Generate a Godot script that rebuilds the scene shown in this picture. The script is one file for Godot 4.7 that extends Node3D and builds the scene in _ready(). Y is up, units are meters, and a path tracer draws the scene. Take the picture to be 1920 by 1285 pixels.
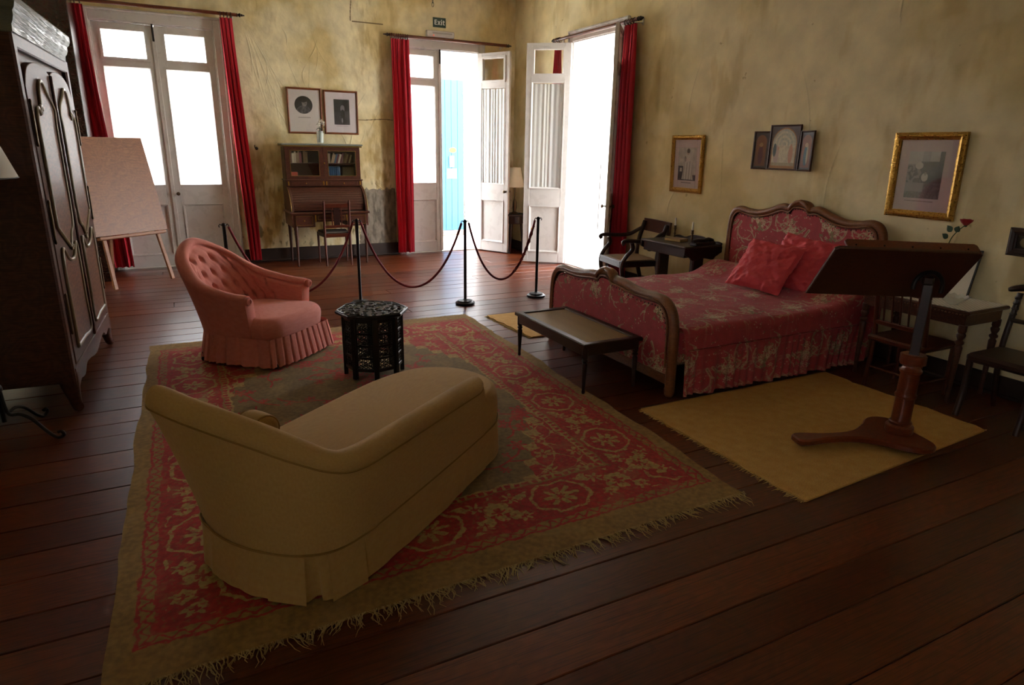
extends Node3D
# A colonial bedroom: French doors in the back and right walls, a bed, a chaise, rugs on a plank floor.

const A := -10.03      # back wall, inner face (z)
const B := 5.15        # right wall, inner face (x)
const LX := -1.42      # left wall, inner face (x)
const FZ := 1.9        # wall behind the camera (z)
const CEIL := 3.95

# ---------------------------------------------------------------- mesh builder
class MB:
	var v := PackedVector3Array()
	var uv := PackedVector2Array()
	var ix := PackedInt32Array()
	var weld := []
	var xf := Transform3D.IDENTITY
	func vert(p: Vector3, t := Vector2.ZERO) -> int:
		v.append(xf * p); uv.append(t)
		return v.size() - 1
	func tri(a: int, b: int, c: int) -> void:
		ix.append(a); ix.append(b); ix.append(c)
	# a flat convex polygon, turned so that it faces away from the point "from"
	func poly(pts: Array, from: Vector3, uvs := []) -> void:
		var n := Vector3.ZERO
		var c := Vector3.ZERO
		for i in pts.size():
			c += pts[i]
			n += (pts[i] as Vector3).cross(pts[(i + 1) % pts.size()])
		c /= pts.size()
		var flip := n.dot(c - from) < 0.0
		var k := v.size()
		for i in pts.size():
			vert(pts[i], uvs[i] if uvs.size() else Vector2.ZERO)
		for i in range(1, pts.size() - 1):
			if flip: tri(k, k + i + 1, k + i)
			else: tri(k, k + i, k + i + 1)
	func quad(a: Vector3, b: Vector3, c: Vector3, d: Vector3, ua := Vector2(0, 1), ub := Vector2(1, 1), uc := Vector2(1, 0), ud := Vector2(0, 0)) -> void:
		var k := v.size()
		vert(a, ua); vert(b, ub); vert(c, uc); vert(d, ud)
		tri(k, k + 1, k + 2); tri(k, k + 2, k + 3)
	# box from its centre and size, edges chamfered by b
	func box(c: Vector3, s: Vector3, b := 0.0, t := Transform3D.IDENTITY) -> void:
		var h := s / 2.0
		b = minf(b, minf(h.x, minf(h.y, h.z)) * 0.98)
		var o := t * c
		var P := func(sx, sy, sz, k):
			var q := Vector3(sx * (h.x - (0.0 if k == 0 else b)), sy * (h.y - (0.0 if k == 1 else b)), sz * (h.z - (0.0 if k == 2 else b)))
			return t * (c + q)
		for s1 in [-1, 1]:
			var fx := [P.call(s1, -1, -1, 0), P.call(s1, 1, -1, 0), P.call(s1, 1, 1, 0), P.call(s1, -1, 1, 0)]
			var fy := [P.call(-1, s1, -1, 1), P.call(1, s1, -1, 1), P.call(1, s1, 1, 1), P.call(-1, s1, 1, 1)]
			var fz := [P.call(-1, -1, s1, 2), P.call(1, -1, s1, 2), P.call(1, 1, s1, 2), P.call(-1, 1, s1, 2)]
			poly(fx, o, [Vector2(0, 0), Vector2(0, s.y), Vector2(s.z, s.y), Vector2(s.z, 0)])
			poly(fy, o, [Vector2(0, 0), Vector2(s.x, 0), Vector2(s.x, s.z), Vector2(0, s.z)])
			poly(fz, o, [Vector2(0, 0), Vector2(s.x, 0), Vector2(s.x, s.y), Vector2(0, s.y)])
		if b <= 0.0: return
		for s1 in [-1, 1]:
			for s2 in [-1, 1]:
				poly([P.call(s1, s2, -1, 0), P.call(s1, s2, 1, 0), P.call(s1, s2, 1, 1), P.call(s1, s2, -1, 1)], o)
				poly([P.call(s1, -1, s2, 0), P.call(s1, 1, s2, 0), P.call(s1, 1, s2, 2), P.call(s1, -1, s2, 2)], o)
				poly([P.call(-1, s1, s2, 1), P.call(1, s1, s2, 1), P.call(1, s1, s2, 2), P.call(-1, s1, s2, 2)], o)
				for s3 in [-1, 1]:
					poly([P.call(s1, s2, s3, 0), P.call(s1, s2, s3, 1), P.call(s1, s2, s3, 2)], o)
	# box between two corners
	func bb(a: Vector3, c: Vector3, b := 0.0, t := Transform3D.IDENTITY) -> void:
		box((a + c) / 2.0, (c - a).abs(), b, t)
	# surface of (nu+1) x (nv+1) points from f(i/nu, j/nv); normals = du x dv
	func grid(nu: int, nv: int, f: Callable, closed_u := false, closed_v := false, us := 1.0, vs := 1.0, flip := false) -> void:
		var k := v.size()
		for j in nv + 1:
			for i in nu + 1:
				var p: Vector3 = f.call(float(i) / nu, float(j) / nv)
				vert(p, Vector2(us * i / nu, vs * j / nv))
		var w := nu + 1
		for j in nv:
			for i in nu:
				var a := k + j * w + i
				if flip:
					tri(a, a + w + 1, a + 1); tri(a, a + w, a + w + 1)
				else:
					tri(a, a + 1, a + w + 1); tri(a, a + w + 1, a + w)
		if closed_u:
			for j in nv + 1: weld.append([k + j * w, k + j * w + nu])
		if closed_v:
			for i in nu + 1: weld.append([k + i, k + nv * w + i])
	# turned shape: profile of Vector2(radius, height), from the bottom up
	func lathe(pr: Array, seg := 20, t := Transform3D.IDENTITY, sharp := 50.0) -> void:
		var rows := [[pr[0]]]
		for i in range(1, pr.size()):
			rows[-1].append(pr[i])
			if i < pr.size() - 1:
				var d1: Vector2 = (pr[i] - pr[i - 1]).normalized()
				var d2: Vector2 = (pr[i + 1] - pr[i]).normalized()
				if absf(d1.angle_to(d2)) > deg_to_rad(sharp): rows.append([pr[i]])
		for r in rows:
			var n: int = r.size() - 1
			if n < 1: continue
			grid(seg, n, func(a: float, b: float):
				var q: Vector2 = r[roundi(b * n)]
				return t * Vector3(q.x * cos(a * TAU), q.y, -q.x * sin(a * TAU)), true)
		if pr[0].x > 0.0001: _cap(pr[0], seg, t, true)
		if pr[-1].x > 0.0001: _cap(pr[-1], seg, t, false)
	func _cap(q: Vector2, seg: int, t: Transform3D, down: bool) -> void:
		var k := vert(t * Vector3(0, q.y, 0))
		for i in seg: vert(t * Vector3(q.x * cos(TAU * i / seg), q.y, -q.x * sin(TAU * i / seg)))
		for i in seg:
			if down: tri(k, k + 1 + (i + 1) % seg, k + 1 + i)
			else: tri(k, k + 1 + i, k + 1 + (i + 1) % seg)
	# tube along points; r a number or an array of radii; flat < 1 squashes it across "up"
	func tube(pts: Array, r, seg := 10, closed := false, flat := 1.0, up := Vector3.UP) -> void:
		var n := pts.size()
		var fr := []
		var last := Vector3.ZERO
		for i in n:
			var d: Vector3
			if closed: d = pts[(i + 1) % n] - pts[(i + n - 1) % n]
			else: d = pts[mini(i + 1, n - 1)] - pts[maxi(i - 1, 0)]
			d = d.normalized()
			var s: Vector3
			if last == Vector3.ZERO:
				s = d.cross(up)
				if s.length() < 0.05: s = d.cross(Vector3(0.3, 0.1, 1))
			else:
				s = last - d * last.dot(d)
			s = s.normalized()
			last = s
			fr.append([pts[i], s, s.cross(d).normalized()])
		var m := n if closed else n - 1
		grid(seg, m, func(a: float, b: float):
			var i := roundi(b * m) % n
			var rr: float = r[i] if r is Array else r
			var f2 = fr[i]
			return f2[0] + f2[1] * cos(a * TAU) * rr + f2[2] * sin(a * TAU) * rr * flat, true, closed)
		if not closed:
			for e in [0, n - 1]:
				var rr: float = r[e] if r is Array else r
				var ring := []
				for i in seg: ring.append(fr[e][0] + fr[e][1] * cos(TAU * i / seg) * rr + fr[e][2] * sin(TAU * i / seg) * rr * flat)
				poly(ring, pts[1] if e == 0 else pts[n - 2])
	# outline in x, y pushed along z from z0 to z1, with chamfer b
	func prism(o: PackedVector2Array, z0: float, z1: float, b := 0.0, t := Transform3D.IDENTITY, uvs := 1.0, sharp := 35.0) -> void:
		var n := o.size()
		if Geometry2D.is_polygon_clockwise(o): o.reverse()   # make it counter-clockwise for y up
		# Geometry2D calls y-down clockwise what is ccw for y up; test by area instead
		var area := 0.0
		for i in n: area += o[i].cross(o[(i + 1) % n])
		if area < 0.0: o.reverse()
		var inner := PackedVector2Array()
		for i in n:
			var d1 := (o[i] - o[(i + n - 1) % n]).normalized()
			var d2 := (o[(i + 1) % n] - o[i]).normalized()
			var m := Vector2(-(d1.y + d2.y), d1.x + d2.x)
			m = m.normalized() * b / maxf(0.4, sqrt(maxf(0.0, (1.0 + d1.dot(d2)) / 2.0)))
			inner.append(o[i] + m)
		var T := Geometry2D.triangulate_polygon(inner)
		for face in [0, 1]:
			var k := v.size()
			var z := z1 if face == 1 else z0
			for p in inner: vert(t * Vector3(p.x, p.y, z), p * uvs)
			for i in range(0, T.size(), 3):
				var ar := (inner[T[i + 1]] - inner[T[i]]).cross(inner[T[i + 2]] - inner[T[i]])
				var ccw := ar > 0.0
				if ccw == (face == 1): tri(k + T[i], k + T[i + 1], k + T[i + 2])
				else: tri(k + T[i], k + T[i + 2], k + T[i + 1])
		var rows := [[inner, z0], [o, z0 + b], [o, z1 - b], [inner, z1]] if b > 0.0 else [[o, z0], [o, z1]]
		for q in rows.size() - 1:
			var along := 0.0
			var prev := -1
			for i in n:
				var j := (i + 1) % n
				var d1 := (o[i] - o[(i + n - 1) % n]).normalized()
				var d2 := (o[j] - o[i]).normalized()
				var soft := prev >= 0 and absf(d1.angle_to(d2)) < deg_to_rad(sharp)
				var l := o[i].distance_to(o[j])
				var a0: int
				var a1: int
				if soft:
					a0 = prev; a1 = prev + 1
				else:
					a0 = vert(t * Vector3(rows[q][0][i].x, rows[q][0][i].y, rows[q][1]), Vector2(along, rows[q][1]) * uvs)
					a1 = vert(t * Vector3(rows[q + 1][0][i].x, rows[q + 1][0][i].y, rows[q + 1][1]), Vector2(along, rows[q + 1][1]) * uvs)
				along += l
				var b0 := vert(t * Vector3(rows[q][0][j].x, rows[q][0][j].y, rows[q][1]), Vector2(along, rows[q][1]) * uvs)
				var b1 := vert(t * Vector3(rows[q + 1][0][j].x, rows[q + 1][0][j].y, rows[q + 1][1]), Vector2(along, rows[q + 1][1]) * uvs)
				tri(a0, b0, b1); tri(a0, b1, a1)
				prev = b0
	# mitred rectangular frame in the x, y plane round a w x h opening; profile of Vector2(outwards, z), from the inside round to the outside
	func frame(w: float, h: float, pr: Array, c := Vector3.ZERO, t := Transform3D.IDENTITY) -> void:
		var sg := [Vector2(-1, -1), Vector2(1, -1), Vector2(1, 1), Vector2(-1, 1)]
		for s in 4:
			var p: Vector2 = sg[s]
			var q: Vector2 = sg[(s + 1) % 4]
			for i in pr.size():
				var a: Vector2 = pr[i]
				var b: Vector2 = pr[(i + 1) % pr.size()]
				var C := func(g: Vector2, m: Vector2): return t * (c + Vector3(g.x * (w / 2 + m.x), g.y * (h / 2 + m.x), m.y))
				var L := w if s % 2 == 0 else h
				quad(C.call(p, a), C.call(p, b), C.call(q, b), C.call(q, a), Vector2(0, a.x), Vector2(0, b.x), Vector2(L, b.x), Vector2(L, a.x))
	func ball(c: Vector3, r: Vector3, nu := 14, nv := 8) -> void:
		grid(nu, nv, func(a: float, b: float):
			var th: float = PI * (b - 0.5)
			return c + Vector3(r.x * cos(th) * cos(a * TAU), r.y * sin(th), -r.z * cos(th) * sin(a * TAU)), true)
	func mesh() -> ArrayMesh:
		var n := PackedVector3Array()
		n.resize(v.size())
		for i in range(0, ix.size(), 3):
			var a := v[ix[i]]
			var f := (v[ix[i + 1]] - a).cross(v[ix[i + 2]] - a)
			for k in 3: n[ix[i + k]] += f
		for p in weld:
			var s := n[p[0]] + n[p[1]]
			n[p[0]] = s; n[p[1]] = s
		for i in n.size(): n[i] = n[i].normalized() if n[i].length_squared() > 1e-30 else Vector3.UP
		var cw := PackedInt32Array()
		cw.resize(ix.size())
		for i in range(0, ix.size(), 3):
			cw[i] = ix[i]; cw[i + 1] = ix[i + 2]; cw[i + 2] = ix[i + 1]
		var arr := []
		arr.resize(Mesh.ARRAY_MAX)
		arr[Mesh.ARRAY_VERTEX] = v
		arr[Mesh.ARRAY_NORMAL] = n
		arr[Mesh.ARRAY_TEX_UV] = uv
		arr[Mesh.ARRAY_INDEX] = cw
		var m := ArrayMesh.new()
		m.add_surface_from_arrays(Mesh.PRIMITIVE_TRIANGLES, arr)
		return m

# ---------------------------------------------------------------- scene helpers
func put(called: String, mb, m: Material, parent: Node = self) -> MeshInstance3D:
	var o := MeshInstance3D.new()
	o.mesh = mb.mesh() if mb is MB else mb
	o.material_override = m
	o.name = called
	parent.add_child(o, true)
	return o

func tag(o: Node, label: String, category: String, group := "") -> Node:
	o.set_meta("label", label)
	o.set_meta("category", category)
	if group: o.set_meta("group", group)
	return o

var used := {}
func numbered(called: String) -> String:
	var k: int = used.get(called, -1) + 1
	used[called] = k
	return called if k == 0 else "%s_%03d" % [called, k]

func thing(called: String, label: String, category: String, at := Vector3.ZERO, turn := 0.0, group := "") -> Node3D:
	var o := Node3D.new()
	o.name = numbered(called)
	add_child(o)
	o.position = at
	o.rotation.y = turn
	tag(o, label, category, group)
	return o

func single(called: String, mb, m: Material, label: String, category: String, group := "") -> MeshInstance3D:
	var o := put(numbered(called), mb, m)
	tag(o, label, category, group)
	return o

func struct(called: String, mb, m: Material) -> MeshInstance3D:
	var o := put(called, mb, m)
	o.set_meta("kind", "structure")
	return o

func T3(p := Vector3.ZERO, r := Vector3.ZERO) -> Transform3D:
	return Transform3D(Basis.from_euler(r * (PI / 180.0)), p)

func mat(c: Color, rough := 0.6, metal := 0.0) -> StandardMaterial3D:
	var m := StandardMaterial3D.new()
	m.albedo_color = c
	m.roughness = rough
	m.metallic = metal
	return m

func hexmat(h: String, rough := 0.6, metal := 0.0) -> StandardMaterial3D:
	return mat(Color(h), rough, metal)

func curve(ctrl: Array, n: int) -> Array:      # Catmull-Rom through points
	var out := []
	var m := ctrl.size()
	for i in n + 1:
		var t := float(i) / n * (m - 1)
		var k := mini(int(t), m - 2)
		var f := t - k
		var p0 = ctrl[maxi(k - 1, 0)]
		var p1 = ctrl[k]
		var p2 = ctrl[k + 1]
		var p3 = ctrl[mini(k + 2, m - 1)]
		out.append(p1.cubic_interpolate(p2, p0, p3, f))
	return out

func lerpa(a: Array, t: float) -> float:       # smooth look-up in a list of numbers
	var x := clampf(t, 0, 1) * (a.size() - 1)
	var k := mini(int(x), a.size() - 2)
	return cubic_interpolate(a[k], a[k + 1], a[maxi(k - 1, 0)], a[mini(k + 2, a.size() - 1)], x - k)

func noise(freq: float, sd: int, oct := 4, type := FastNoiseLite.TYPE_SIMPLEX_SMOOTH) -> FastNoiseLite:
	var n := FastNoiseLite.new()
	n.seed = sd
	n.noise_type = type
	n.frequency = freq
	n.fractal_octaves = oct
	return n

# image from f(u, v) -> Color (sRGB), u right, v down
func picture(w: int, h: int, f: Callable) -> ImageTexture:
	var d := PackedByteArray()
	d.resize(w * h * 3)
	var k := 0
	for y in h:
		for x in w:
			var c: Color = f.call((x + 0.5) / w, (y + 0.5) / h)
			d[k] = clampi(int(c.r * 255.0), 0, 255)
			d[k + 1] = clampi(int(c.g * 255.0), 0, 255)
			d[k + 2] = clampi(int(c.b * 255.0), 0, 255)
			k += 3
	return ImageTexture.create_from_image(Image.create_from_data(w, h, false, Image.FORMAT_RGB8, d))

# seamless noise as grey values 0..255
func field(w: int, h: int, freq: float, sd: int, oct := 4) -> PackedByteArray:
	var im := noise(freq, sd, oct).get_seamless_image(w, h, false, false, 0.15, true)
	im.convert(Image.FORMAT_L8)
	return im.get_data()

func field_plain(w: int, h: int, freq: float, sd: int, oct := 4) -> PackedByteArray:
	var im := noise(freq, sd, oct).get_image(w, h, false, false, true)
	im.convert(Image.FORMAT_L8)
	return im.get_data()

func mix3(a: Color, b: Color, t: float) -> Color:
	return a.lerp(b, clampf(t, 0, 1))

func sm(a: float, b: float, x: float) -> float:
	return smoothstep(a, b, x)
# ---------------------------------------------------------------- build
func _ready() -> void:
	set_view_and_light()
	make_materials()
	build_shell()
	build_doors()
	build_outside()
	build_rugs()
	build_chaise()
	build_armchair()
	build_bed()
	build_furniture()
	build_wall_things()
	build_small_things()

func set_view_and_light() -> void:
	var cam := Camera3D.new()
	cam.name = "camera"
	var f := 1218.04
	cam.fov = rad_to_deg(2.0 * atan(642.5 / f))
	cam.near = 0.05
	cam.far = 300.0
	cam.transform = Transform3D(Basis(Vector3.UP, -0.47757) * Basis(Vector3.RIGHT, -0.29067) * Basis(Vector3.BACK, 0.018284), Vector3(0, 1.65, 0))
	add_child(cam)
	cam.current = true
	var e := Environment.new()
	e.background_mode = Environment.BG_SKY
	var sky := Sky.new()
	var pm := ProceduralSkyMaterial.new()
	pm.sky_top_color = Color(0.93, 0.96, 1.0)
	pm.sky_horizon_color = Color(1.0, 0.99, 0.97)
	pm.sky_curve = 0.25
	pm.ground_horizon_color = Color(0.80, 0.80, 0.78)
	pm.ground_bottom_color = Color(0.62, 0.60, 0.56)
	sky.sky_material = pm
	e.sky = sky
	e.background_energy_multiplier = 14.0
	e.tonemap_mode = Environment.TONE_MAPPER_LINEAR
	e.tonemap_exposure = 1.9
	e.sdfgi_enabled = true
	e.ssao_enabled = true
	e.ssil_enabled = true
	var w := WorldEnvironment.new()
	w.name = "world"
	w.environment = e
	add_child(w)

var M := {}

# a wood: fine grain along u of a seamless picture
func wood_tex(sd: int, a: Color, b: Color, c: Color, rings := 9.0, soft := 1.0) -> ImageTexture:
	var w := 512
	var h := 512
	var warp := field(w, h, 0.008, sd, 3)
	var fib := field(w, h, 0.06, sd + 1, 4)
	var d := PackedByteArray()
	d.resize(w * h * 3)
	for y in h:
		for x in w:
			var wv := warp[y * w + x] / 255.0
			# fibres: bilinear along x so that the grain is long and fine
			var fx := x / 16
			var ff := (x % 16) / 16.0
			var row := (y * 3 % h) * w
			var q := lerpf(fib[row + fx * 4 % w], fib[row + (fx * 4 + 4) % w], ff) / 255.0
			var row2 := ((y * 7 + 41) % h) * w
			var q2 := lerpf(fib[row2 + fx * 3 % w], fib[row2 + (fx * 3 + 3) % w], ff) / 255.0
			var r := sin((float(y) / h * rings + (wv - 0.5) * 5.0 * soft) * TAU) * 0.5 + 0.5
			var col := a.lerp(b, r * 0.45 + q * 0.55).lerp(c, smoothstep(0.5, 0.78, q2) * 0.6)
			var k := (y * w + x) * 3
			d[k] = int(col.r * 255); d[k + 1] = int(col.g * 255); d[k + 2] = int(col.b * 255)
	return ImageTexture.create_from_image(Image.create_from_data(w, h, false, Image.FORMAT_RGB8, d))

func bump_from(f: PackedByteArray, w: int, h: int) -> ImageTexture:
	return ImageTexture.create_from_image(Image.create_from_data(w, h, false, Image.FORMAT_L8, f))

func tri_mat(t: Texture2D, scale: Vector3, rough: float, tint := Color.WHITE) -> StandardMaterial3D:
	var m := mat(tint, rough)
	m.albedo_texture = t
	m.uv1_triplanar = true
	m.uv1_scale = scale
	return m

func make_materials() -> void:
	# floor boards: one grain picture, several tints
	var ft := wood_tex(11, Color("83451f"), Color("663214"), Color("38190b"))
	M.floor = []
	for t in ["d8c6bb", "c8b3a4", "b7a08f", "e2cfc0", "bfa08c", "a58f80"]:
		var m := mat(Color(t), 0.34)
		m.albedo_texture = ft
		m.metallic_specular = 0.45
		m.roughness = 0.31
		M.floor.append(m)
	M.subfloor = hexmat("140c08", 0.9)
	var dk := wood_tex(21, Color("5a3222"), Color("3c1d13"), Color("24100b"))
	M.mahog = tri_mat(dk, Vector3(1.3, 1.3, 1.3), 0.32)
	M.mahog.metallic_specular = 0.5
	M.dark = tri_mat(dk, Vector3(1.3, 1.3, 1.3), 0.36, Color("9a8a86"))
	M.black_wood = tri_mat(dk, Vector3(2, 2, 2), 0.4, Color("4a4040"))
	var wt := wood_tex(31, Color("8d5a34"), Color("6b3d20"), Color("452412"))
	M.walnut = tri_mat(wt, Vector3(1.6, 1.6, 1.6), 0.35)
	M.redwood = tri_mat(wt, Vector3(1.6, 1.6, 1.6), 0.3, Color("e0a48c"))
	M.ply = tri_mat(wood_tex(41, Color("9c6438"), Color("7c4a28"), Color("5c351c")), Vector3(0.9, 0.9, 0.9), 0.45)
	M.redwood_dark = tri_mat(wt, Vector3(1.6, 1.6, 1.6), 0.32, Color("a8705c"))
	M.cane_plain = hexmat("7d6040", 0.6)
	M.pine = tri_mat(wood_tex(43, Color("a8714a"), Color("8a5634"), Color("6a3c24")), Vector3(1.5, 1.5, 1.5), 0.5)
	M.white = mat(Color("ccc6c1"), 0.42)
	var wn := field(256, 256, 0.02, 9, 4)
	M.white.roughness_texture = bump_from(wn, 256, 256)
	M.white.uv1_triplanar = true
	M.white.roughness = 0.75
	M.glass = mat(Color(0.05, 0.06, 0.06, 0.03), 0.02)
	M.glass.transparency = BaseMaterial3D.TRANSPARENCY_ALPHA
	M.glass.metallic_specular = 0.5
	M.sheer = mat(Color(0.93, 0.93, 0.92, 0.82), 0.9)
	M.sheer.transparency = BaseMaterial3D.TRANSPARENCY_ALPHA
	M.sheer.backlight_enabled = true
	M.sheer.backlight = Color(1, 1, 1)
	M.red = mat(Color("bc2236"), 0.85)
	M.red.backlight_enabled = true
	M.red.backlight = Color(0.14, 0.03, 0.04)
	M.iron = hexmat("1a1718", 0.42, 0.6)
	M.dull_metal = hexmat("6f6a66", 0.4, 0.9)
	M.brass = hexmat("b08a3c", 0.34, 0.95)
	M.plaster = mat(Color("d8cfae"), 0.9)
	M.ceiling = mat(Color("e0d6ba"), 0.9)
	M.skirting = mat(Color("2c1d16"), 0.5)
	M.white_ext = mat(Color("ecebe6"), 0.85)
	M.concrete = mat(Color("cfcac0"), 0.9)
	M.wall_a = mat(Color.WHITE, 0.93)
	M.wall_b = mat(Color.WHITE, 0.93)
	wall_pictures()

# plaster of the two walls in view: limewash with patches, drips, dirt and cracks
func wall_pictures() -> void:
	for side in 2:
		var w := 1400 if side == 0 else 1500
		var h := 780 if side == 0 else 520
		var n1 := field_plain(w, h, 0.004 if side == 0 else 0.003, 100 + side, 5)
		var n2 := field_plain(w, h, 0.018, 110 + side, 5)
		var n3 := field_plain(w, h, 0.05, 120 + side, 4)
		var n4 := field_plain(w, h, 0.009, 130 + side, 5)
		var d := PackedByteArray()
		var hd := PackedByteArray()
		d.resize(w * h * 3)
		hd.resize(w * h)
		var base := Color("dccda2") if side == 0 else Color("dccb9c")
		var pale := Color("e6d9b4") if side == 0 else Color("e4d6ae")
		var ochre := Color("c0a05e") if side == 0 else Color("c8ae72")
		var brown := Color("6e5330")
		var grey := Color("8d8272")
		for y in h:
			var Y := (1.0 - (y + 0.5) / h) * CEIL
			for x in w:
				var k := y * w + x
				var a := n1[k] / 255.0
				var b := n2[k] / 255.0
				var g := n3[k] / 255.0
				# drips: noise looked up with little change along the height
				var kd := ((y / 3 + 31) % h) * w + x
				var e := n3[kd] / 255.0
				var m := n4[((y / 3 + 200) % h) * w + x] / 255.0
				var c := base.lerp(pale, smoothstep(0.42, 0.7, a))
				c = c.lerp(ochre, smoothstep(0.46, 0.28, a) * 0.35)
				c = c * (0.93 + 0.14 * b)
				if side == 0:
					var X: float = LX + (x + 0.5) / w * (B - LX)
					var low: float = smoothstep(1.75, 0.5, Y + (b - 0.5) * 0.9)
					var near: float = exp(-pow((X - 2.85) / 0.32, 2.0)) + 0.8 * exp(-pow((X - 1.25) / 0.25, 2.0)) + 0.8 * exp(-pow((X - 5.1) / 0.3, 2.0)) + 0.35 * exp(-pow((X - 2.1) / 0.6, 2.0)) * smoothstep(1.3, 0.6, Y)
					var dirt: float = clampf(smoothstep(0.50, 0.78, e * 0.45 + m * 0.6) * (0.12 + low * 0.75 + near * 0.55), 0, 1)
					c = c.lerp(Color("8a6f44"), dirt * 0.55)
					var mould: float = smoothstep(0.56, 0.68, b * 0.5 + e * 0.5) * low
					c = c.lerp(Color("4d4428"), mould * 0.6)
					c = c.lerp(Color("b08a3a"), smoothstep(0.55, 0.7, m) * low * 0.5)
					# the bare grey patch right of the desk with a stepped edge
					var edge: float = 1.02 + 0.012 * sin(X * 60.0) + (g - 0.5) * 0.05
					if X > 2.52 + (b - 0.5) * 0.15 and X < 3.1 and Y < edge:
						c = grey.lerp(Color("6d6355"), smoothstep(0.4, 0.7, e)) * (0.9 + 0.2 * g)
					# pale salt bloom above the skirting
					c = c.lerp(Color("d9cfae"), smoothstep(0.45, 0.25, Y + (b - 0.5) * 0.5) * smoothstep(0.45, 0.6, m) * 0.7 * float(X > 1.5 and X < 2.5))
					# lining paper seams and cracks
					var cr := minf(absf(Y - (2.02 + 0.01 * sin(X * 9.0))) + (0.0 if X > 2.55 and X < 3.1 else 9.0), absf(X - (2.55 + 0.02 * sin(Y * 7.0))) + (0.0 if Y > 3.33 else 9.0))
					cr = minf(cr, absf(Y - 3.33) + (0.0 if X > 2.55 and X < 3.0 else 9.0))
					if cr < 0.006: c = c.lerp(Color("57452c"), 0.75)
				else:
					var dirt: float = smoothstep(0.56, 0.75, e * 0.5 + m * 0.6)
					c = c.lerp(ochre, dirt * 0.28)
					c = c.lerp(Color("a58f63"), smoothstep(0.6, 0.72, m) * 0.25)
					c = c.lerp(pale, smoothstep(0.58, 0.75, n4[k] / 255.0) * 0.4)
				if g > 0.9: c = c.lerp(brown, 0.3)
				var q := k * 3
				d[q] = clampi(int(c.r * 255), 0, 255); d[q + 1] = clampi(int(c.g * 255), 0, 255); d[q + 2] = clampi(int(c.b * 255), 0, 255)
				hd[k] = clampi(int((0.35 * a + 0.4 * b + 0.25 * g) * 255), 0, 255)
		# creases in the old lining paper: raised lines with dust in them
		var rng := RandomNumberGenerator.new()
		rng.seed = 60 + side
		var cre := []
		if side == 0:
			for i in 9: cre.append([Vector2(1.10 + 0.01 * i, 3.12), Vector2(1.16 + 0.07 * i, 3.0 - rng.randf_range(0.5, 1.1)), 0.8])
			for i in 26:
				var p := Vector2(rng.randf_range(1.1, 3.0), rng.randf_range(0.4, 3.6))
				cre.append([p, p + Vector2(rng.randf_range(-0.25, 0.3), rng.randf_range(-0.7, -0.15)), 0.6])
		else:
			for i in 22:
				var p := Vector2(rng.randf_range(-9.5, 1.0), rng.randf_range(0.6, 3.8))
				cre.append([p, p + Vector2(rng.randf_range(-0.2, 0.2), rng.randf_range(-0.9, -0.2)), 0.35])
		for q in cre:
			var n := 500
			var bend := rng.randf_range(-0.06, 0.06)
			for i in n:
				var f := float(i) / n
				var p: Vector2 = q[0].lerp(q[1], f)
				p.x += bend * sin(f * PI)
				var cx := (p.x - (LX if side == 0 else A)) / ((B - LX) if side == 0 else (FZ - A)) * w
				var cy := (1.0 - p.y / CEIL) * h
				for ox in range(-3, 4):
					var xx := int(cx) + ox
					var yy := int(cy)
					if xx < 0 or yy < 0 or xx >= w or yy >= h: continue
					var kk := yy * w + xx
					var up = exp(-pow(xx - cx, 2.0) / 2.2) * sin(f * PI) * q[2]
					hd[kk] = clampi(maxi(hd[kk], hd[kk] + int(26.0 * up)), 0, 255)
					if ox == 1:
						for c in 3: d[kk * 3 + c] = int(d[kk * 3 + c] * (1.0 - 0.05 * up))
		var m: StandardMaterial3D = M.wall_a if side == 0 else M.wall_b
		m.albedo_texture = ImageTexture.create_from_image(Image.create_from_data(w, h, false, Image.FORMAT_RGB8, d))
		m.heightmap_enabled = true
		m.heightmap_texture = bump_from(hd, w, h)
		m.heightmap_scale = 1.2

# ---------------------------------------------------------------- shell
const D1 := [-0.655, 0.725]     # openings in the back wall
const D2 := [3.25, 4.50]
const D3 := [-8.26, -7.10]      # opening in the right wall (z)
const DH := 3.06

func wall_uv(mb: MB, along_x: bool, s0: float, s1: float) -> void:
	for i in mb.v.size():
		var p := mb.v[i]
		var s := p.x if along_x else p.z
		mb.uv[i] = Vector2((s - s0) / (s1 - s0), 1.0 - p.y / CEIL)

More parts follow.
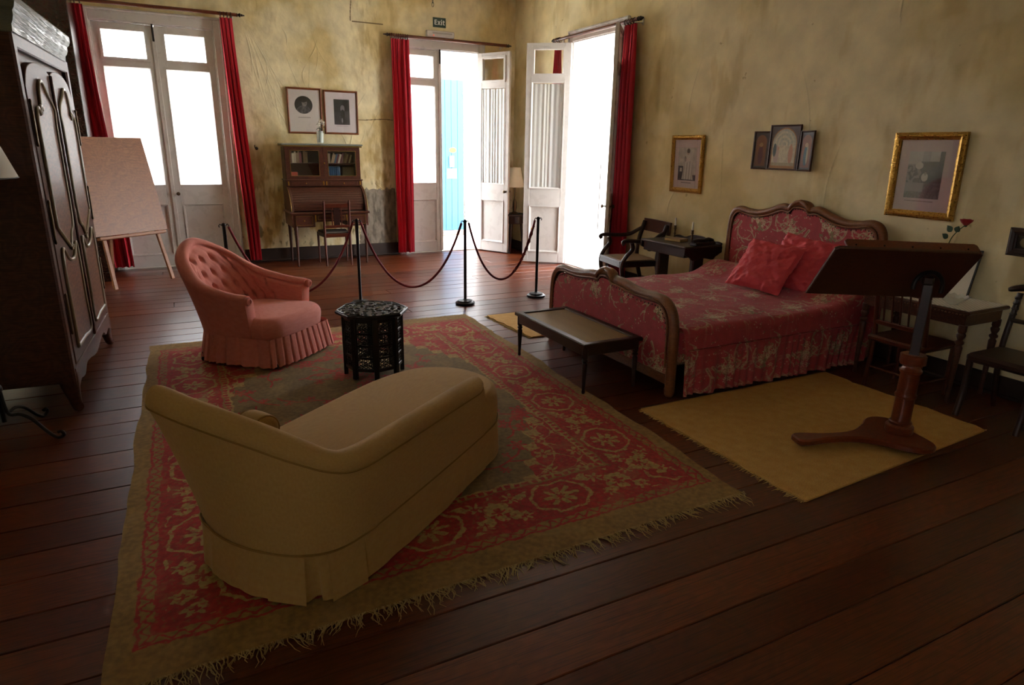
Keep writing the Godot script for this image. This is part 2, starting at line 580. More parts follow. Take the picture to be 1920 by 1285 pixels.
func build_shell() -> void:
	var rng := RandomNumberGenerator.new()
	rng.seed = 4
	# floor: dark joists under, boards on top, running along x
	var mb := MB.new()
	mb.bb(Vector3(LX - 0.3, -0.3, A - 0.45), Vector3(B + 0.45, -0.022, FZ + 0.3))
	var fl := struct("floor", mb, M.subfloor)
	var z := FZ
	while z > A:
		var wd := rng.randf_range(0.19, 0.25)
		var z0 := maxf(z - wd, A)
		if z0 - A < 0.09: z0 = A
		var cuts := [LX, LX + rng.randf_range(1.2, 5.6), B]
		if rng.randf() < 0.45: cuts = [LX, B]
		for i in cuts.size() - 1:
			var b := MB.new()
			var L: float = cuts[i + 1] - cuts[i]
			var g := 0.0022
			var lift := rng.randf_range(-0.0012, 0.0008)
			b.bb(Vector3(cuts[i] + g, -0.02, z0 + g), Vector3(cuts[i + 1] - g, lift, z - g), 0.003)
			var off := Vector2(rng.randf(), rng.randf())
			var fl2 := 1.0 if rng.randf() < 0.5 else -1.0
			for k in b.v.size():
				b.uv[k] = Vector2((b.v[k].x - cuts[i]) * 0.42 * fl2, (b.v[k].z - z0) * 0.8) + off
			put("plank", b, M.floor[rng.randi() % M.floor.size()], fl)
		z = z0
	# ceiling
	mb = MB.new()
	mb.bb(Vector3(LX - 0.3, CEIL, A - 0.45), Vector3(B + 0.45, CEIL + 0.25, FZ + 0.3))
	struct("ceiling", mb, M.ceiling)
	# back wall with two openings
	mb = MB.new()
	var zz := [A - 0.45, A]
	for s in [[LX - 0.3, D1[0], 0.0, CEIL], [D1[0], D1[1], DH, CEIL], [D1[1], D2[0], 0.0, CEIL], [D2[0], D2[1], DH, CEIL], [D2[1], B + 0.45, 0.0, CEIL]]:
		mb.bb(Vector3(s[0], s[2], zz[0]), Vector3(s[1], s[3], zz[1]))
	wall_uv(mb, true, LX, B)
	struct("wall_back", mb, M.wall_a)
	mb = MB.new()
	for s in [[A, D3[0], 0.0, CEIL], [D3[0], D3[1], DH, CEIL], [D3[1], FZ + 0.3, 0.0, CEIL]]:
		mb.bb(Vector3(B, s[2], s[0]), Vector3(B + 0.45, s[3], s[1]))
	wall_uv(mb, false, A, FZ)
	struct("wall_right", mb, M.wall_b)
	mb = MB.new()
	for s in [[A, WL[0], 0.0, CEIL], [WL[0], WL[1], 0.0, 1.15], [WL[0], WL[1], 2.15, CEIL], [WL[1], FZ + 0.3, 0.0, CEIL]]:
		mb.bb(Vector3(LX - 0.3, s[2], s[0]), Vector3(LX, s[3], s[1]))
	struct("wall_left", mb, M.plaster)
	# casement in the left wall behind the camera: it lights the raised end of the chaise
	mb = MB.new()
	var wt := Transform3D(Basis(Vector3(0, 0, -1), Vector3.UP, Vector3(1, 0, 0)), Vector3(LX, 1.65, (WL[0] + WL[1]) / 2))
	mb.frame(WL[1] - WL[0] - 0.08, 0.92, [Vector2(0, -0.28), Vector2(0, -0.2), Vector2(0.04, -0.2), Vector2(0.04, 0.02), Vector2(0.10, 0.02), Vector2(0.10, 0.0), Vector2(0.041, 0.0), Vector2(0.041, -0.28)], Vector3.ZERO, wt)
	mb.bb(Vector3(-0.02, -0.46, -0.26), Vector3(0.02, 0.46, -0.22), 0.004, wt)
	mb.bb(Vector3(-0.31, -0.015, -0.255), Vector3(0.31, 0.015, -0.225), 0.004, wt)
	var win := struct("window_1", mb, M.white)
	for q in [[-1, -1], [1, -1], [-1, 1], [1, 1]]:
		mb = MB.new()
		mb.box(Vector3(q[0] * 0.165, q[1] * 0.23, -0.24), Vector3(0.29, 0.43, 0.003), 0.0, wt)
		put("pane", mb, M.glass, win)
	mb = MB.new()
	mb.bb(Vector3(LX, 0, FZ), Vector3(B, CEIL, FZ + 0.3))
	struct("wall_front", mb, M.plaster)
	# skirtings
	mb = MB.new()
	for s in [[LX, D1[0] - 0.12], [D1[1] + 0.12, D2[0] - 0.12], [D2[1] + 0.12, B]]:
		mb.bb(Vector3(s[0], 0, A), Vector3(s[1], 0.19, A + 0.022), 0.006)
		mb.bb(Vector3(s[0], 0, A + 0.02), Vector3(s[1], 0.03, A + 0.038), 0.008)
	struct("baseboard_back", mb, M.skirting)
	mb = MB.new()
	for s in [[A, D3[0] - 0.12], [D3[1] + 0.12, FZ]]:
		mb.bb(Vector3(B - 0.022, 0, s[0]), Vector3(B, 0.15, s[1]), 0.006)
		mb.bb(Vector3(B - 0.038, 0, s[0]), Vector3(B - 0.02, 0.03, s[1]), 0.008)
	struct("baseboard_right", mb, M.skirting)


const WL := [0.2, 0.9]   # casement opening in the left wall (z)

# ---------------------------------------------------------------- French doors
# one leaf: hinge edge at x = 0, free edge at x = w, standing in the x, y plane
func leaf(parent: Node, w: float, xf: Transform3D, sheer: Material, knob: bool) -> MeshInstance3D:
	var th := 0.022
	var s := 0.085
	var y := [0.015, 0.17, 0.845, 1.10, 2.54, 2.625, 2.985, 3.046]
	var mb := MB.new()
	mb.bb(Vector3(0, y[0], -th), Vector3(s, y[7], th), 0.004)
	mb.bb(Vector3(w - s, y[0], -th), Vector3(w, y[7], th), 0.004)
	for r in [[y[0], y[1]], [y[2], y[3]], [y[4], y[5]], [y[6], y[7]]]:
		mb.bb(Vector3(s - 0.002, r[0], -th + 0.001), Vector3(w - s + 0.002, r[1], th - 0.001), 0.004)
	# glazing beads, and the hopper frame of the upper light
	var bead := [Vector2(-0.012, -0.008), Vector2(-0.012, 0.008), Vector2(0.002, th + 0.004), Vector2(0.012, th + 0.004), Vector2(0.012, -th - 0.004), Vector2(0.002, -th - 0.004)]
	mb.frame(w - 2 * s, y[4] - y[3], bead, Vector3(w / 2, (y[3] + y[4]) / 2, 0))
	var hop := [Vector2(-0.03, -0.012), Vector2(-0.03, 0.012), Vector2(-0.022, th + 0.012), Vector2(0.008, th + 0.012), Vector2(0.008, -th - 0.002), Vector2(-0.022, -th - 0.002)]
	mb.frame(w - 2 * s, y[6] - y[5], hop, Vector3(w / 2, (y[5] + y[6]) / 2, 0))
	var o := put("leaf", mb, M.white, parent)
	o.transform = xf
	# panel with a raised moulding
	mb = MB.new()
	mb.bb(Vector3(s - 0.004, y[1] - 0.004, -0.008), Vector3(w - s + 0.004, y[2] + 0.004, 0.008))
	mb.frame(w - 2 * s - 0.05, y[2] - y[1] - 0.05, [Vector2(0, 0.008), Vector2(0.004, 0.02), Vector2(0.014, 0.022), Vector2(0.02, 0.03), Vector2(0.027, 0.028), Vector2(0.027, -0.028), Vector2(0.02, -0.03), Vector2(0.014, -0.022), Vector2(0.004, -0.02), Vector2(0, -0.008)], Vector3(w / 2, (y[1] + y[2]) / 2, 0))
	put("panel", mb, M.white, o)
	mb = MB.new()
	mb.box(Vector3(w / 2, (y[5] + y[6]) / 2, 0), Vector3(w - 2 * s - 0.05, y[6] - y[5] - 0.05, 0.004))
	put("upper_pane", mb, M.glass, o)
	mb = MB.new()
	mb.box(Vector3(w / 2, (y[3] + y[4]) / 2, 0.0), Vector3(w - 2 * s - 0.01, y[4] - y[3] - 0.01, 0.004))
	put("pane", mb, M.glass, o)
	# gathered net on its own wires just behind the pane
	var ph := w * 31.0
	mb = MB.new()
	mb.grid(110, 10, func(a: float, b: float):
		var x: float = s + 0.012 + a * (w - 2 * s - 0.024)
		var yy: float = y[3] + 0.012 + (1.0 - b) * (y[4] - y[3] - 0.03)
		var f: float = sin(a * 46.0 + ph + 1.1 * sin(a * 11.0 + ph)) * 0.55 + sin(a * 27.0 + b * 0.9 + ph) * 0.35
		return Vector3(x, yy, 0.016 * 0.0 + 0.017 + 0.0075 * f))
	put("sheer_curtain", mb, sheer, o)
	if knob:
		mb = MB.new()
		for sd in [-1, 1]:
			var t := T3(Vector3(w - 0.045, 0.985, sd * th), Vector3(90 * sd, 0, 0))
			mb.lathe([Vector2(0.02, 0), Vector2(0.02, 0.004), Vector2(0.008, 0.01), Vector2(0.008, 0.03), Vector2(0.021, 0.038), Vector2(0.024, 0.05), Vector2(0.016, 0.06), Vector2(0, 0.062)], 14, t)
		put("knob", mb, M.brass_old, o)
	return o

func build_doors() -> void:
	M.brass_old = hexmat("5a4a35", 0.4, 0.8)
	M.bolt = hexmat("3a3430", 0.5, 0.7)
	M.sheer_grey = M.sheer.duplicate()
	M.sheer_grey.albedo_color = Color(0.90, 0.91, 0.90, 0.93)
	M.sheer_grey.backlight = Color(0.5, 0.5, 0.5)
	# jamb linings and architraves
	for k in 3:
		var o0: float = [D1[0], D2[0], D3[0]][k]
		var o1: float = [D1[1], D2[1], D3[1]][k]
		var t := Transform3D.IDENTITY
		if k == 2: t = Transform3D(Basis(Vector3.UP, -PI / 2), Vector3(B - A * 0.0, 0, 0))
		var mb := MB.new()
		# local: x along the wall, y up, z into the room, wall face at z = 0
		var w := o1 - o0
		for e in [0, 1]:
			var x0: float = o0 - 0.10 if e == 0 else o1
			mb.bb(Vector3(x0, 0, 0), Vector3(x0 + 0.10, DH + 0.13, 0.028), 0.007)
			var xb: float = o0 - 0.105 if e == 0 else o1 + 0.075
			mb.bb(Vector3(xb, 0, 0), Vector3(xb + 0.03, DH + 0.14, 0.045), 0.01)
			var xj: float = o0 - 0.012 if e == 0 else o1 - 0.012
			mb.bb(Vector3(xj, 0, -0.46), Vector3(xj + 0.024, DH + 0.005, 0.012), 0.003)
		mb.bb(Vector3(o0 - 0.002, DH, 0), Vector3(o1 + 0.002, DH + 0.128, 0.026), 0.007)
		mb.bb(Vector3(o0 - 0.105, DH + 0.11, 0), Vector3(o1 + 0.105, DH + 0.14, 0.05), 0.01)
		mb.bb(Vector3(o0, DH - 0.012, -0.46), Vector3(o1, DH + 0.012, 0.012), 0.003)
		var d := put("door_%d" % (k + 1), mb, M.white)
		d.set_meta("kind", "structure")
		if k < 2: d.position = Vector3(0, 0, A)
		else:
			# the right wall: local x runs along -z ... turned so that z points into the room
			d.transform = Transform3D(Basis(Vector3(0, 0, 1), Vector3.UP, Vector3(-1, 0, 0)), Vector3(B, 0, 0))
		mb = MB.new()
		mb.bb(Vector3(o0, -0.02, -0.46), Vector3(o1, 0.012, 0.0), 0.004)
		put("threshold", mb, M.concrete, d)
		var lw := w / 2 - 0.008
		if k == 0:
			leaf(d, lw, T3(Vector3(o0 + 0.004, 0, -0.03)), M.sheer, false)
			var r := leaf(d, lw, T3(Vector3(o1 - 0.004, 0, -0.03), Vector3(0, 180, 0)), M.sheer, true)
			r.get_node("sheer_curtain").position.z = -0.034
		elif k == 1:
			leaf(d, lw, T3(Vector3(o0 + 0.004, 0, -0.03)), M.sheer, false)
			# right leaf swung into the room
			leaf(d, lw, T3(Vector3(o1 - 0.01, 0, 0.04), Vector3(0, -62.0, 0)), M.sheer_grey, true)
		else:
			# local x = world z, local z = -world x
			leaf(d, lw + 0.05, T3(Vector3(o0 + 0.01, 0, 0.04), Vector3(0, -128.0, 0)), M.sheer_grey, false)
			leaf(d, lw, T3(Vector3(o1 - 0.01, 0, 0.04), Vector3(0, -41.0, 0)), M.sheer_grey, true)
		if k < 2:
			mb = MB.new()
			var sx := (o0 + o1) / 2
			mb.bb(Vector3(sx - 0.035, 0.02, -0.008), Vector3(sx + 0.012, 3.03, 0.004), 0.004)
			put("cover_strip", mb, M.white, d)
			mb = MB.new()
			mb.box(Vector3(sx - 0.012, 2.98, 0.012), Vector3(0.024, 0.24, 0.014), 0.004)
			mb.tube([Vector3(sx - 0.012, 2.86, 0.014), Vector3(sx - 0.012, 3.12, 0.014)], 0.007, 8)
			put("bolt", mb, M.bolt, d)

func build_outside() -> void:
	# ground, and the white wing with its blue door seen through the open doors
	var mb := MB.new()
	mb.bb(Vector3(-25, -0.35, -45), Vector3(30, -0.12, A - 0.45))
	mb.bb(Vector3(B + 0.45, -0.35, A - 0.45), Vector3(30, -0.12, 12))
	struct("ground_outside", mb, M.concrete)
	mb = MB.new()
	mb.bb(Vector3(2.6, -0.12, -13.0), Vector3(9.0, -0.001, A - 0.46), 0.01)
	struct("porch_floor", mb, M.concrete)
	mb = MB.new()
	mb.bb(Vector3(4.05, 0, -13.0), Vector3(9.0, 4.2, -12.68), 0.01)
	mb.bb(Vector3(8.7, 0, -12.7), Vector3(9.0, 4.2, A - 0.6), 0.01)
	struct("wall_outside", mb, M.white_ext)
	# blue boarded door
	var d := thing("blue_door", "bright blue boarded door across the porch with notices on it", "door", Vector3(4.42, 0.012, -12.60))
	var bl := mat(Color("24557e"), 0.55)
	for k in 7:
		mb = MB.new()
		mb.bb(Vector3(k * 0.1305 + 0.001, 0, -0.02), Vector3(k * 0.1305 + 0.1295, 2.89, 0.02), 0.005)
		put("board", mb, bl, d)
	for y in [0.4, 1.5, 2.5]:
		mb = MB.new()
		mb.bb(Vector3(0.02, y - 0.06, -0.045), Vector3(0.89, y + 0.06, -0.02), 0.005)
		put("batten", mb, bl, d)
	for y in [0.35, 1.35, 2.62]:
		mb = MB.new()
		mb.box(Vector3(0.915, y, 0.02), Vector3(0.03, 0.11, 0.02), 0.004)
		put("hinge", mb, M.dull_metal, d)
	var wl := thing("porch_shutter", "white flat shutter leaf hinged beside the blue door", "shutter", Vector3(5.37, 0.012, -12.60))
	mb = MB.new()
	mb.bb(Vector3(0, 0, -0.02), Vector3(0.27, 2.9, 0.02), 0.006)
	put("leaf", mb, mat(Color("c9c8cc"), 0.6), wl)
	mb = MB.new()
	mb.box(Vector3(0.25, 1.4, 0.03), Vector3(0.05, 0.16, 0.03), 0.008)
	put("latch", mb, M.brass, wl)
	# notices fixed to the blue door
	var pts := PackedVector2Array()
	for i in 24: pts.append(Vector2(0.075 * cos(TAU * i / 24), 0.05 * sin(TAU * i / 24)))
	mb = MB.new()
	mb.prism(pts, 0, 0.006, 0.002)
	var og := single("oval_plaque", mb, mat(Color("a86018"), 0.5), "small orange oval plaque on the blue door", "plaque")
	og.position = Vector3(5.098, 1.592, -12.579)
	mb = MB.new()
	mb.box(Vector3(0, 0, 0.02), Vector3(0.1, 0.22, 0.035), 0.01)
	var bx := single("leaflet_holder", mb, mat(Color("7d8c90"), 0.3), "grey leaflet holder fixed under the orange plaque on the blue door", "holder")
	bx.position = Vector3(5.07, 1.375, -12.579)
	var no := thing("door_notice", "white paper notice with red lines on the blue door", "notice", Vector3(5.08, 1.14, -12.579))
	mb = MB.new()
	mb.box(Vector3(0, 0, 0.001), Vector3(0.2, 0.19, 0.002))
	put("paper", mb, mat(Color("d8d2cc"), 0.8), no)
	for k in 4:
		mb = MB.new()
		mb.box(Vector3(0.0, 0.055 - k * 0.035, 0.0025), Vector3(0.16 - 0.02 * (k % 2), 0.012, 0.001))
		put("red_line", mb, mat(Color("b04030"), 0.8), no)
	mb = MB.new()
	mb.bb(Vector3(-0.45, 0, -0.28), Vector3(0.45, 0.014, 0.28), 0.005)
	var mt := single("door_mat", mb, mat(Color("7a5a44"), 0.95), "brown coir mat on the porch before the blue door", "mat")
	mt.position = Vector3(5.0, 0.0, -12.15)
	# white shutter swung out beyond the door in the right wall
	var sh := thing("outer_shutter", "tall white shutter standing open outside the right wall's doorway", "shutter", Vector3(B + 0.47, 0.0, D3[0] + 0.02), deg_to_rad(14))
	mb = MB.new()
	mb.bb(Vector3(0.0, 0.0, -0.02), Vector3(0.62, 3.02, 0.02), 0.006)
	mb.frame(0.42, 1.3, [Vector2(0, 0.02), Vector2(0.004, 0.03), Vector2(0.02, 0.03), Vector2(0.024, 0.02)], Vector3(0.31, 2.15, 0))
	mb.frame(0.42, 1.0, [Vector2(0, 0.02), Vector2(0.004, 0.03), Vector2(0.02, 0.03), Vector2(0.024, 0.02)], Vector3(0.31, 0.75, 0))
	put("leaf", mb, M.white, sh)
	mb = MB.new()
	mb.tube([Vector3(0.05, 0.5, 0.03), Vector3(0.05, 1.45, 0.03)], 0.006, 8)
	put("bolt", mb, M.bolt, sh)
	mb = MB.new()
	mb.bb(Vector3(B + 0.46, -0.12, -9.2), Vector3(B + 2.4, -0.005, -6.0), 0.01)
	struct("step_outside", mb, M.concrete)
# ---------------------------------------------------------------- rugs
var RW := 2.80
var RL := 4.02

func rose(dx: float, dy: float, r: float, petals: int, ph := 0.0) -> float:   # > 0 inside a lobed flower
	var d := sqrt(dx * dx + dy * dy)
	if d > r: return -1.0
	var a := atan2(dy, dx)
	return r * (0.68 + 0.32 * cos(petals * a + ph)) - d

func rug_tex() -> ImageTexture:
	var w := 800
	var h := 1148
	var n1 := field_plain(w, h, 0.012, 301, 4)
	var n2 := field_plain(w, h, 0.09, 302, 3)
	var n3 := field_plain(w, h, 0.03, 303, 3)
	var n4 := field_plain(w, h, 0.03, 304, 3)
	var n5 := field_plain(w, h, 0.11, 305, 2)
	var idx := PackedByteArray()      # 0 ochre margin, 1 red, 2 olive field, 3 pale ochre, 4 brown line
	idx.resize(w * h)
	var px := RW / w
	for y in h:
		for x in w:
			var k := y * w + x
			# hand-woven wobble
			var X := (x + 0.5) * px + (n3[k] / 255.0 - 0.5) * 0.028 + (n5[k] / 255.0 - 0.5) * 0.008
			var Y := (y + 0.5) * px + (n4[k] / 255.0 - 0.5) * 0.028 + (n5[(k + 4000) % (w * h)] / 255.0 - 0.5) * 0.008
			var dx := minf(X, RW - X)
			var dy := minf(Y, RL - Y)
			dx += 0.085
			var d := minf(dx, dy)
			var s := Y if dx < dy else X
			var L := RL if dx < dy else RW
			var c := 0
			if d < 0.165: c = 0
			elif d < 0.178: c = 1
			elif d < 0.222:
				var q := fposmod(s, 0.07) / 0.07
				c = 1 if absf((d - 0.2) - 0.014 * sin(q * TAU)) < 0.0065 else 0
			elif d < 0.235: c = 1
			elif d < 0.56:
				c = 1
				var P := L / roundf(L / 0.66)
				var q := fposmod(s - P * 0.25, P) - P / 2       # along, centred on a cartouche
				var t := d - 0.398
				var e := maxf(absf(q) * 0.95, absf(t) * 1.15)
				var oct := maxf(e, (absf(q) + absf(t)) * 0.74)
				if oct < 0.158 and oct > 0.138: c = 3
				elif oct < 0.095:
					c = 3 if rose(q, t, 0.105, 8) > 0.0 else 1
					if rose(q, t, 0.03, 6) > 0.0: c = 1
				else:
					# leafy scrolls between the cartouches
					var q2 := P / 2 - absf(q)
					var ww := sin(q2 * 34.0 + t * 22.0) + sin(t * 52.0 - q2 * 15.0) * 0.8 + (n3[k] / 255.0 - 0.5) * 2.6
					if oct > 0.185 and absf(t) < 0.142:
						if ww > 0.62: c = 3
						if rose(q2, t, 0.085, 5, 0.6) > 0.0: c = 3
						if rose(q2, t, 0.04, 5) > 0.004: c = 1
						if rose(q2 - 0.10, absf(t) - 0.08, 0.05, 6) > 0.0: c = 3
						if rose(q2 - 0.10, absf(t) - 0.08, 0.018, 4) > 0.0: c = 1
			elif d < 0.572: c = 0
			elif d < 0.60:
				var q := fposmod(s, 0.05) / 0.05
				c = 1 if q < 0.6 else 3
			elif d < 0.614: c = 3
			else:
				# field: olive lozenge with stepped edge, red corners full of flowers
				var fx := absf(X - RW / 2) / (RW / 2 - 0.614)
				var fy := absf(Y - RL / 2) / (RL / 2 - 0.614)
				var st := 0.085
				var gx := floorf(fx * (RW / 2 - 0.614) / st) * st / (RW / 2 - 0.614)
				var gy := floorf(fy * (RL / 2 - 0.614) / st) * st / (RL / 2 - 0.614)
				var m := gx + gy * 0.9 - 0.58
				var m2 := gx + gy * 0.9 - 0.545
				if m > 0.84:
					c = 1
					var u := fposmod(X * 1.0 + Y * 0.31, 0.21) - 0.105
					var v2 := fposmod(Y * 1.0 - X * 0.27, 0.21) - 0.105
					if rose(u, v2, 0.062, 6, floorf(X * 5.0)) > 0.0: c = 3
					if rose(u, v2, 0.024, 5) > 0.0: c = 1
					var ln := sin(X * 31.0 + sin(Y * 13.0) * 1.8) - sin(Y * 24.0)
					if absf(ln) < 0.10: c = 3
				elif m2 > 0.84: c = 3
				else: c = 2
			idx[k] = c
	# vines and flowers strewn over the field
	var rng := RandomNumberGenerator.new()
	rng.seed = 77
	var stamp := func(cx: float, cy: float, r: float, petals: int, ph: float):
		for yy in range(int((cy - r) / px), int((cy + r) / px) + 1):
			for xx in range(int((cx - r) / px), int((cx + r) / px) + 1):
				if xx < 0 or yy < 0 or xx >= w or yy >= h: continue
				if idx[yy * w + xx] != 2: continue
				var f := rose(xx * px - cx, yy * px - cy, r, petals, ph)
				if f > 0.0 and f < r * 0.36: idx[yy * w + xx] = 5
				elif f > r * 0.62: idx[yy * w + xx] = 1
	var line := func(p: Vector2, q: Vector2, wd: float):
		var n := int(p.distance_to(q) / px * 1.5) + 1
		for i in n:
			var m: Vector2 = p.lerp(q, float(i) / n)
			for oy in 3:
				for ox in 3:
					var xx := int(m.x / px) + ox
					var yy := int(m.y / px) + oy
					if xx >= 0 and yy >= 0 and xx < w and yy < h and idx[yy * w + xx] == 2: idx[yy * w + xx] = 6
	for i in 70:
		var p := Vector2(rng.randf_range(0.65, RW - 0.65), rng.randf_range(0.65, RL - 0.65))
		var dir := rng.randf() * TAU
		for k in 7:
			var q := p + Vector2(cos(dir), sin(dir)) * 0.06
			line.call(p, q, 0.006)
			if k % 2 == 1:
				var sd := 1.0 if k % 4 == 1 else -1.0
				var b: Vector2 = q + Vector2(cos(dir + sd * 1.2), sin(dir + sd * 1.2)) * 0.055
				line.call(q, b, 0.005)
				stamp.call(b.x, b.y, rng.randf_range(0.026, 0.042), 4 + rng.randi() % 3, rng.randf() * 6.0)
			p = q
			dir += rng.randf_range(-0.7, 0.7)
		stamp.call(p.x, p.y, rng.randf_range(0.045, 0.075), 5 + rng.randi() % 3, rng.randf() * 6.0)
	var pal := [Color("92703a"), Color("a52c28"), Color("7e653e"), Color("ab8d50"), Color("5a3a22"), Color("b0302a"), Color("aa3428")]
	var d := PackedByteArray()
	d.resize(w * h * 3)
	for k in w * h:
		var c: Color = pal[idx[k]]
		var f := 0.80 + 0.28 * (n2[k] / 255.0) + 0.16 * (n1[k] / 255.0 - 0.5)
		var worn := smoothstep(0.60, 0.75, n1[k] / 255.0) * 0.35
		if idx[k] == 3 or idx[k] == 1:
			var other: Color = pal[1] if idx[k] == 3 else pal[0]
			c = c.lerp(other, smoothstep(0.6, 0.78, n5[k] / 255.0) * 0.5)
		c = (c * f).lerp(Color("8a7046"), worn)
		d[k * 3] = clampi(int(c.r * 255), 0, 255); d[k * 3 + 1] = clampi(int(c.g * 255), 0, 255); d[k * 3 + 2] = clampi(int(c.b * 255), 0, 255)
	return ImageTexture.create_from_image(Image.create_from_data(w, h, false, Image.FORMAT_RGB8, d))

# a rug lying on the floor between four corners (a: far left, b: far right, c: near right, d: near left)
func rug_mesh(a: Vector3, b: Vector3, c: Vector3, d: Vector3, nu: int, nv: int, th: float, wave: float, sd: int, folds := []) -> MB:
	var n := noise(1.6, sd, 3)
	var edge := noise(2.5, sd + 1, 2)
	var P := func(u: float, t: float, top: float):
		var p := a.lerp(b, u).lerp(d.lerp(c, u), t)
		var out := (b - a).normalized()
		if u < 0.001: p -= out * edge.get_noise_2d(t * 3.0, 5.0) * 0.02
		if u > 0.999: p += out * edge.get_noise_2d(t * 3.0, 9.0) * 0.03
		var hgt := th + wave * maxf(0.0, n.get_noise_2d(p.x, p.z))
		for f in folds:
			var q := Vector2(p.x - f[0], p.z - f[1]).rotated(-f[2])
			hgt += f[3] * exp(-pow(q.y / 0.03, 2.0)) * smoothstep(0.45, 0.0, absf(q.x))
		return Vector3(p.x, hgt * top + 0.0015 * (1.0 - top), p.z)
	var mb := MB.new()
	mb.grid(nu, nv, func(u: float, t: float): return P.call(u, t, 1.0), false, false, 1.0, 1.0, true)
	mb.grid(nu, nv, func(u: float, t: float): return P.call(u, t, 0.0), false, false, 1.0, 1.0, false)
	mb.grid(nu, 1, func(u: float, t: float): return P.call(u, 0.0, 1.0 - t), false, false, 1.0, 0.0, false)
	mb.grid(nu, 1, func(u: float, t: float): return P.call(u, 1.0, t), false, false, 1.0, 0.0, false)
	mb.grid(nv, 1, func(u: float, t: float): return P.call(0.0, u, t), false, false, 0.0, 1.0, false)
	mb.grid(nv, 1, func(u: float, t: float): return P.call(1.0, u, 1.0 - t), false, false, 0.0, 1.0, false)
	return mb

func fringe(a: Vector3, b: Vector3, out: Vector3, n: int, len_a: float, len_b: float, sd: int, tangle: float) -> MB:
	var rng := RandomNumberGenerator.new()
	rng.seed = sd
	var clump := noise(6.0, sd, 2)
	var mb := MB.new()
	var along := (b - a).normalized()
	for i in n:
		var t := (i + rng.randf()) / n
		var p := a.lerp(b, t) - out * 0.006 + Vector3(0, 0.006, 0)
		var L := rng.randf_range(len_a, len_b) * (0.55 + 0.9 * maxf(0.0, clump.get_noise_1d(t * 10.0) + 0.35))
		var pts := [p]
		var dir := out
		var lean := clump.get_noise_1d(t * 10.0 + 50.0) * 1.6 * tangle
		for k in 4:
			dir = (out + along * (lean + rng.randf_range(-0.8, 0.8) * tangle)).normalized()
			var q: Vector3 = pts[-1] + dir * L / 4
			q.y = maxf(0.0022, lerpf(0.006, 0.0022, (k + 1) / 4.0) + rng.randf() * 0.004 * tangle)
			pts.append(q)
		mb.tube(pts, [0.0022, 0.0022, 0.002, 0.0018, 0.001], 4)
	return mb

func build_rugs() -> void:
	var m := mat(Color.WHITE, 0.95)
	m.albedo_texture = rug_tex()
	m.texture_repeat = false
	var pile := field(256, 256, 0.25, 3, 2)
	M.pile = bump_from(pile, 256, 256)
	m.heightmap_enabled = false
	var o := thing("oriental_rug", "large worn red and olive oriental rug with frayed fringe under the chaise", "rug")
	var a := Vector3(-0.31, 0, -6.0)
	var b := Vector3(2.555, 0, -5.985)
	var c := Vector3(2.40, 0, -2.06)
	var d := Vector3(-0.375, 0, -1.99)
	put("carpet", rug_mesh(a, b, c, d, 40, 60, 0.007, 0.006, 12, [[2.40, -5.3, 0.25, 0.022], [2.42, -4.75, 0.3, 0.015], [2.3, -3.5, 0.2, 0.01], [1.2, -5.95, 0.0, 0.01]]), m, o)
	var fm := hexmat("a58a58", 0.95)
	var f1 := put("fringe", fringe(d, c, Vector3(0, 0, 1), 520, 0.03, 0.10, 21, 1.0), fm, o)
	f1.set_meta("kind", "stuff")
	var f2 := put("fringe", fringe(a, b, Vector3(0, 0, -1), 260, 0.012, 0.035, 22, 0.9), fm, o)
	f2.set_meta("kind", "stuff")
	# two plain bedside rugs
	var tn := field(512, 512, 0.02, 61, 5)
	var fine := field(512, 512, 0.2, 62, 2)
	var td := PackedByteArray()
	td.resize(512 * 512 * 3)
	for k in 512 * 512:
		var q := Color("b98a42").lerp(Color("c89d56"), tn[k] / 255.0) * (0.86 + 0.24 * fine[k] / 255.0)
		td[k * 3] = int(q.r * 255); td[k * 3 + 1] = int(q.g * 255); td[k * 3 + 2] = int(minf(1, q.b) * 255)
	var pm := mat(Color.WHITE, 0.97)
	pm.albedo_texture = ImageTexture.create_from_image(Image.create_from_data(512, 512, false, Image.FORMAT_RGB8, td))
	pm.uv1_triplanar = true
	pm.uv1_scale = Vector3(1.1, 1.1, 1.1)
	for k in 2:
		var q := [Vector3(2.60, 0, -3.16), Vector3(4.40, 0, -3.16), Vector3(4.38, 0, -1.97), Vector3(2.60, 0, -1.86)]
		if k == 1: q = [Vector3(2.72, 0, -5.83), Vector3(4.52, 0, -5.80), Vector3(4.50, 0, -4.95), Vector3(2.755, 0, -4.95)]
		var r := thing("bedside_rug", ["plain tan fringed rug lying under the wooden reading stand", "plain tan fringed rug lying behind the cane bench and the footboard"][k], "rug", Vector3.ZERO, 0, "pair of plain tan bedside rugs")
		put("carpet", rug_mesh(q[0], q[1], q[2], q[3], 24, 18, 0.012, 0.004, 40 + k), pm, r)
		var g1 := put("fringe", fringe(q[0], q[3], Vector3(-1, 0, 0), 210, 0.02, 0.045, 50 + k, 0.35), hexmat("c9a868", 0.95), r)
		g1.set_meta("kind", "stuff")
		var g2 := put("fringe", fringe(q[1], q[2], Vector3(1, 0, 0), 190, 0.015, 0.03, 60 + k, 0.35), hexmat("c9a868", 0.95), r)
		g2.set_meta("kind", "stuff")

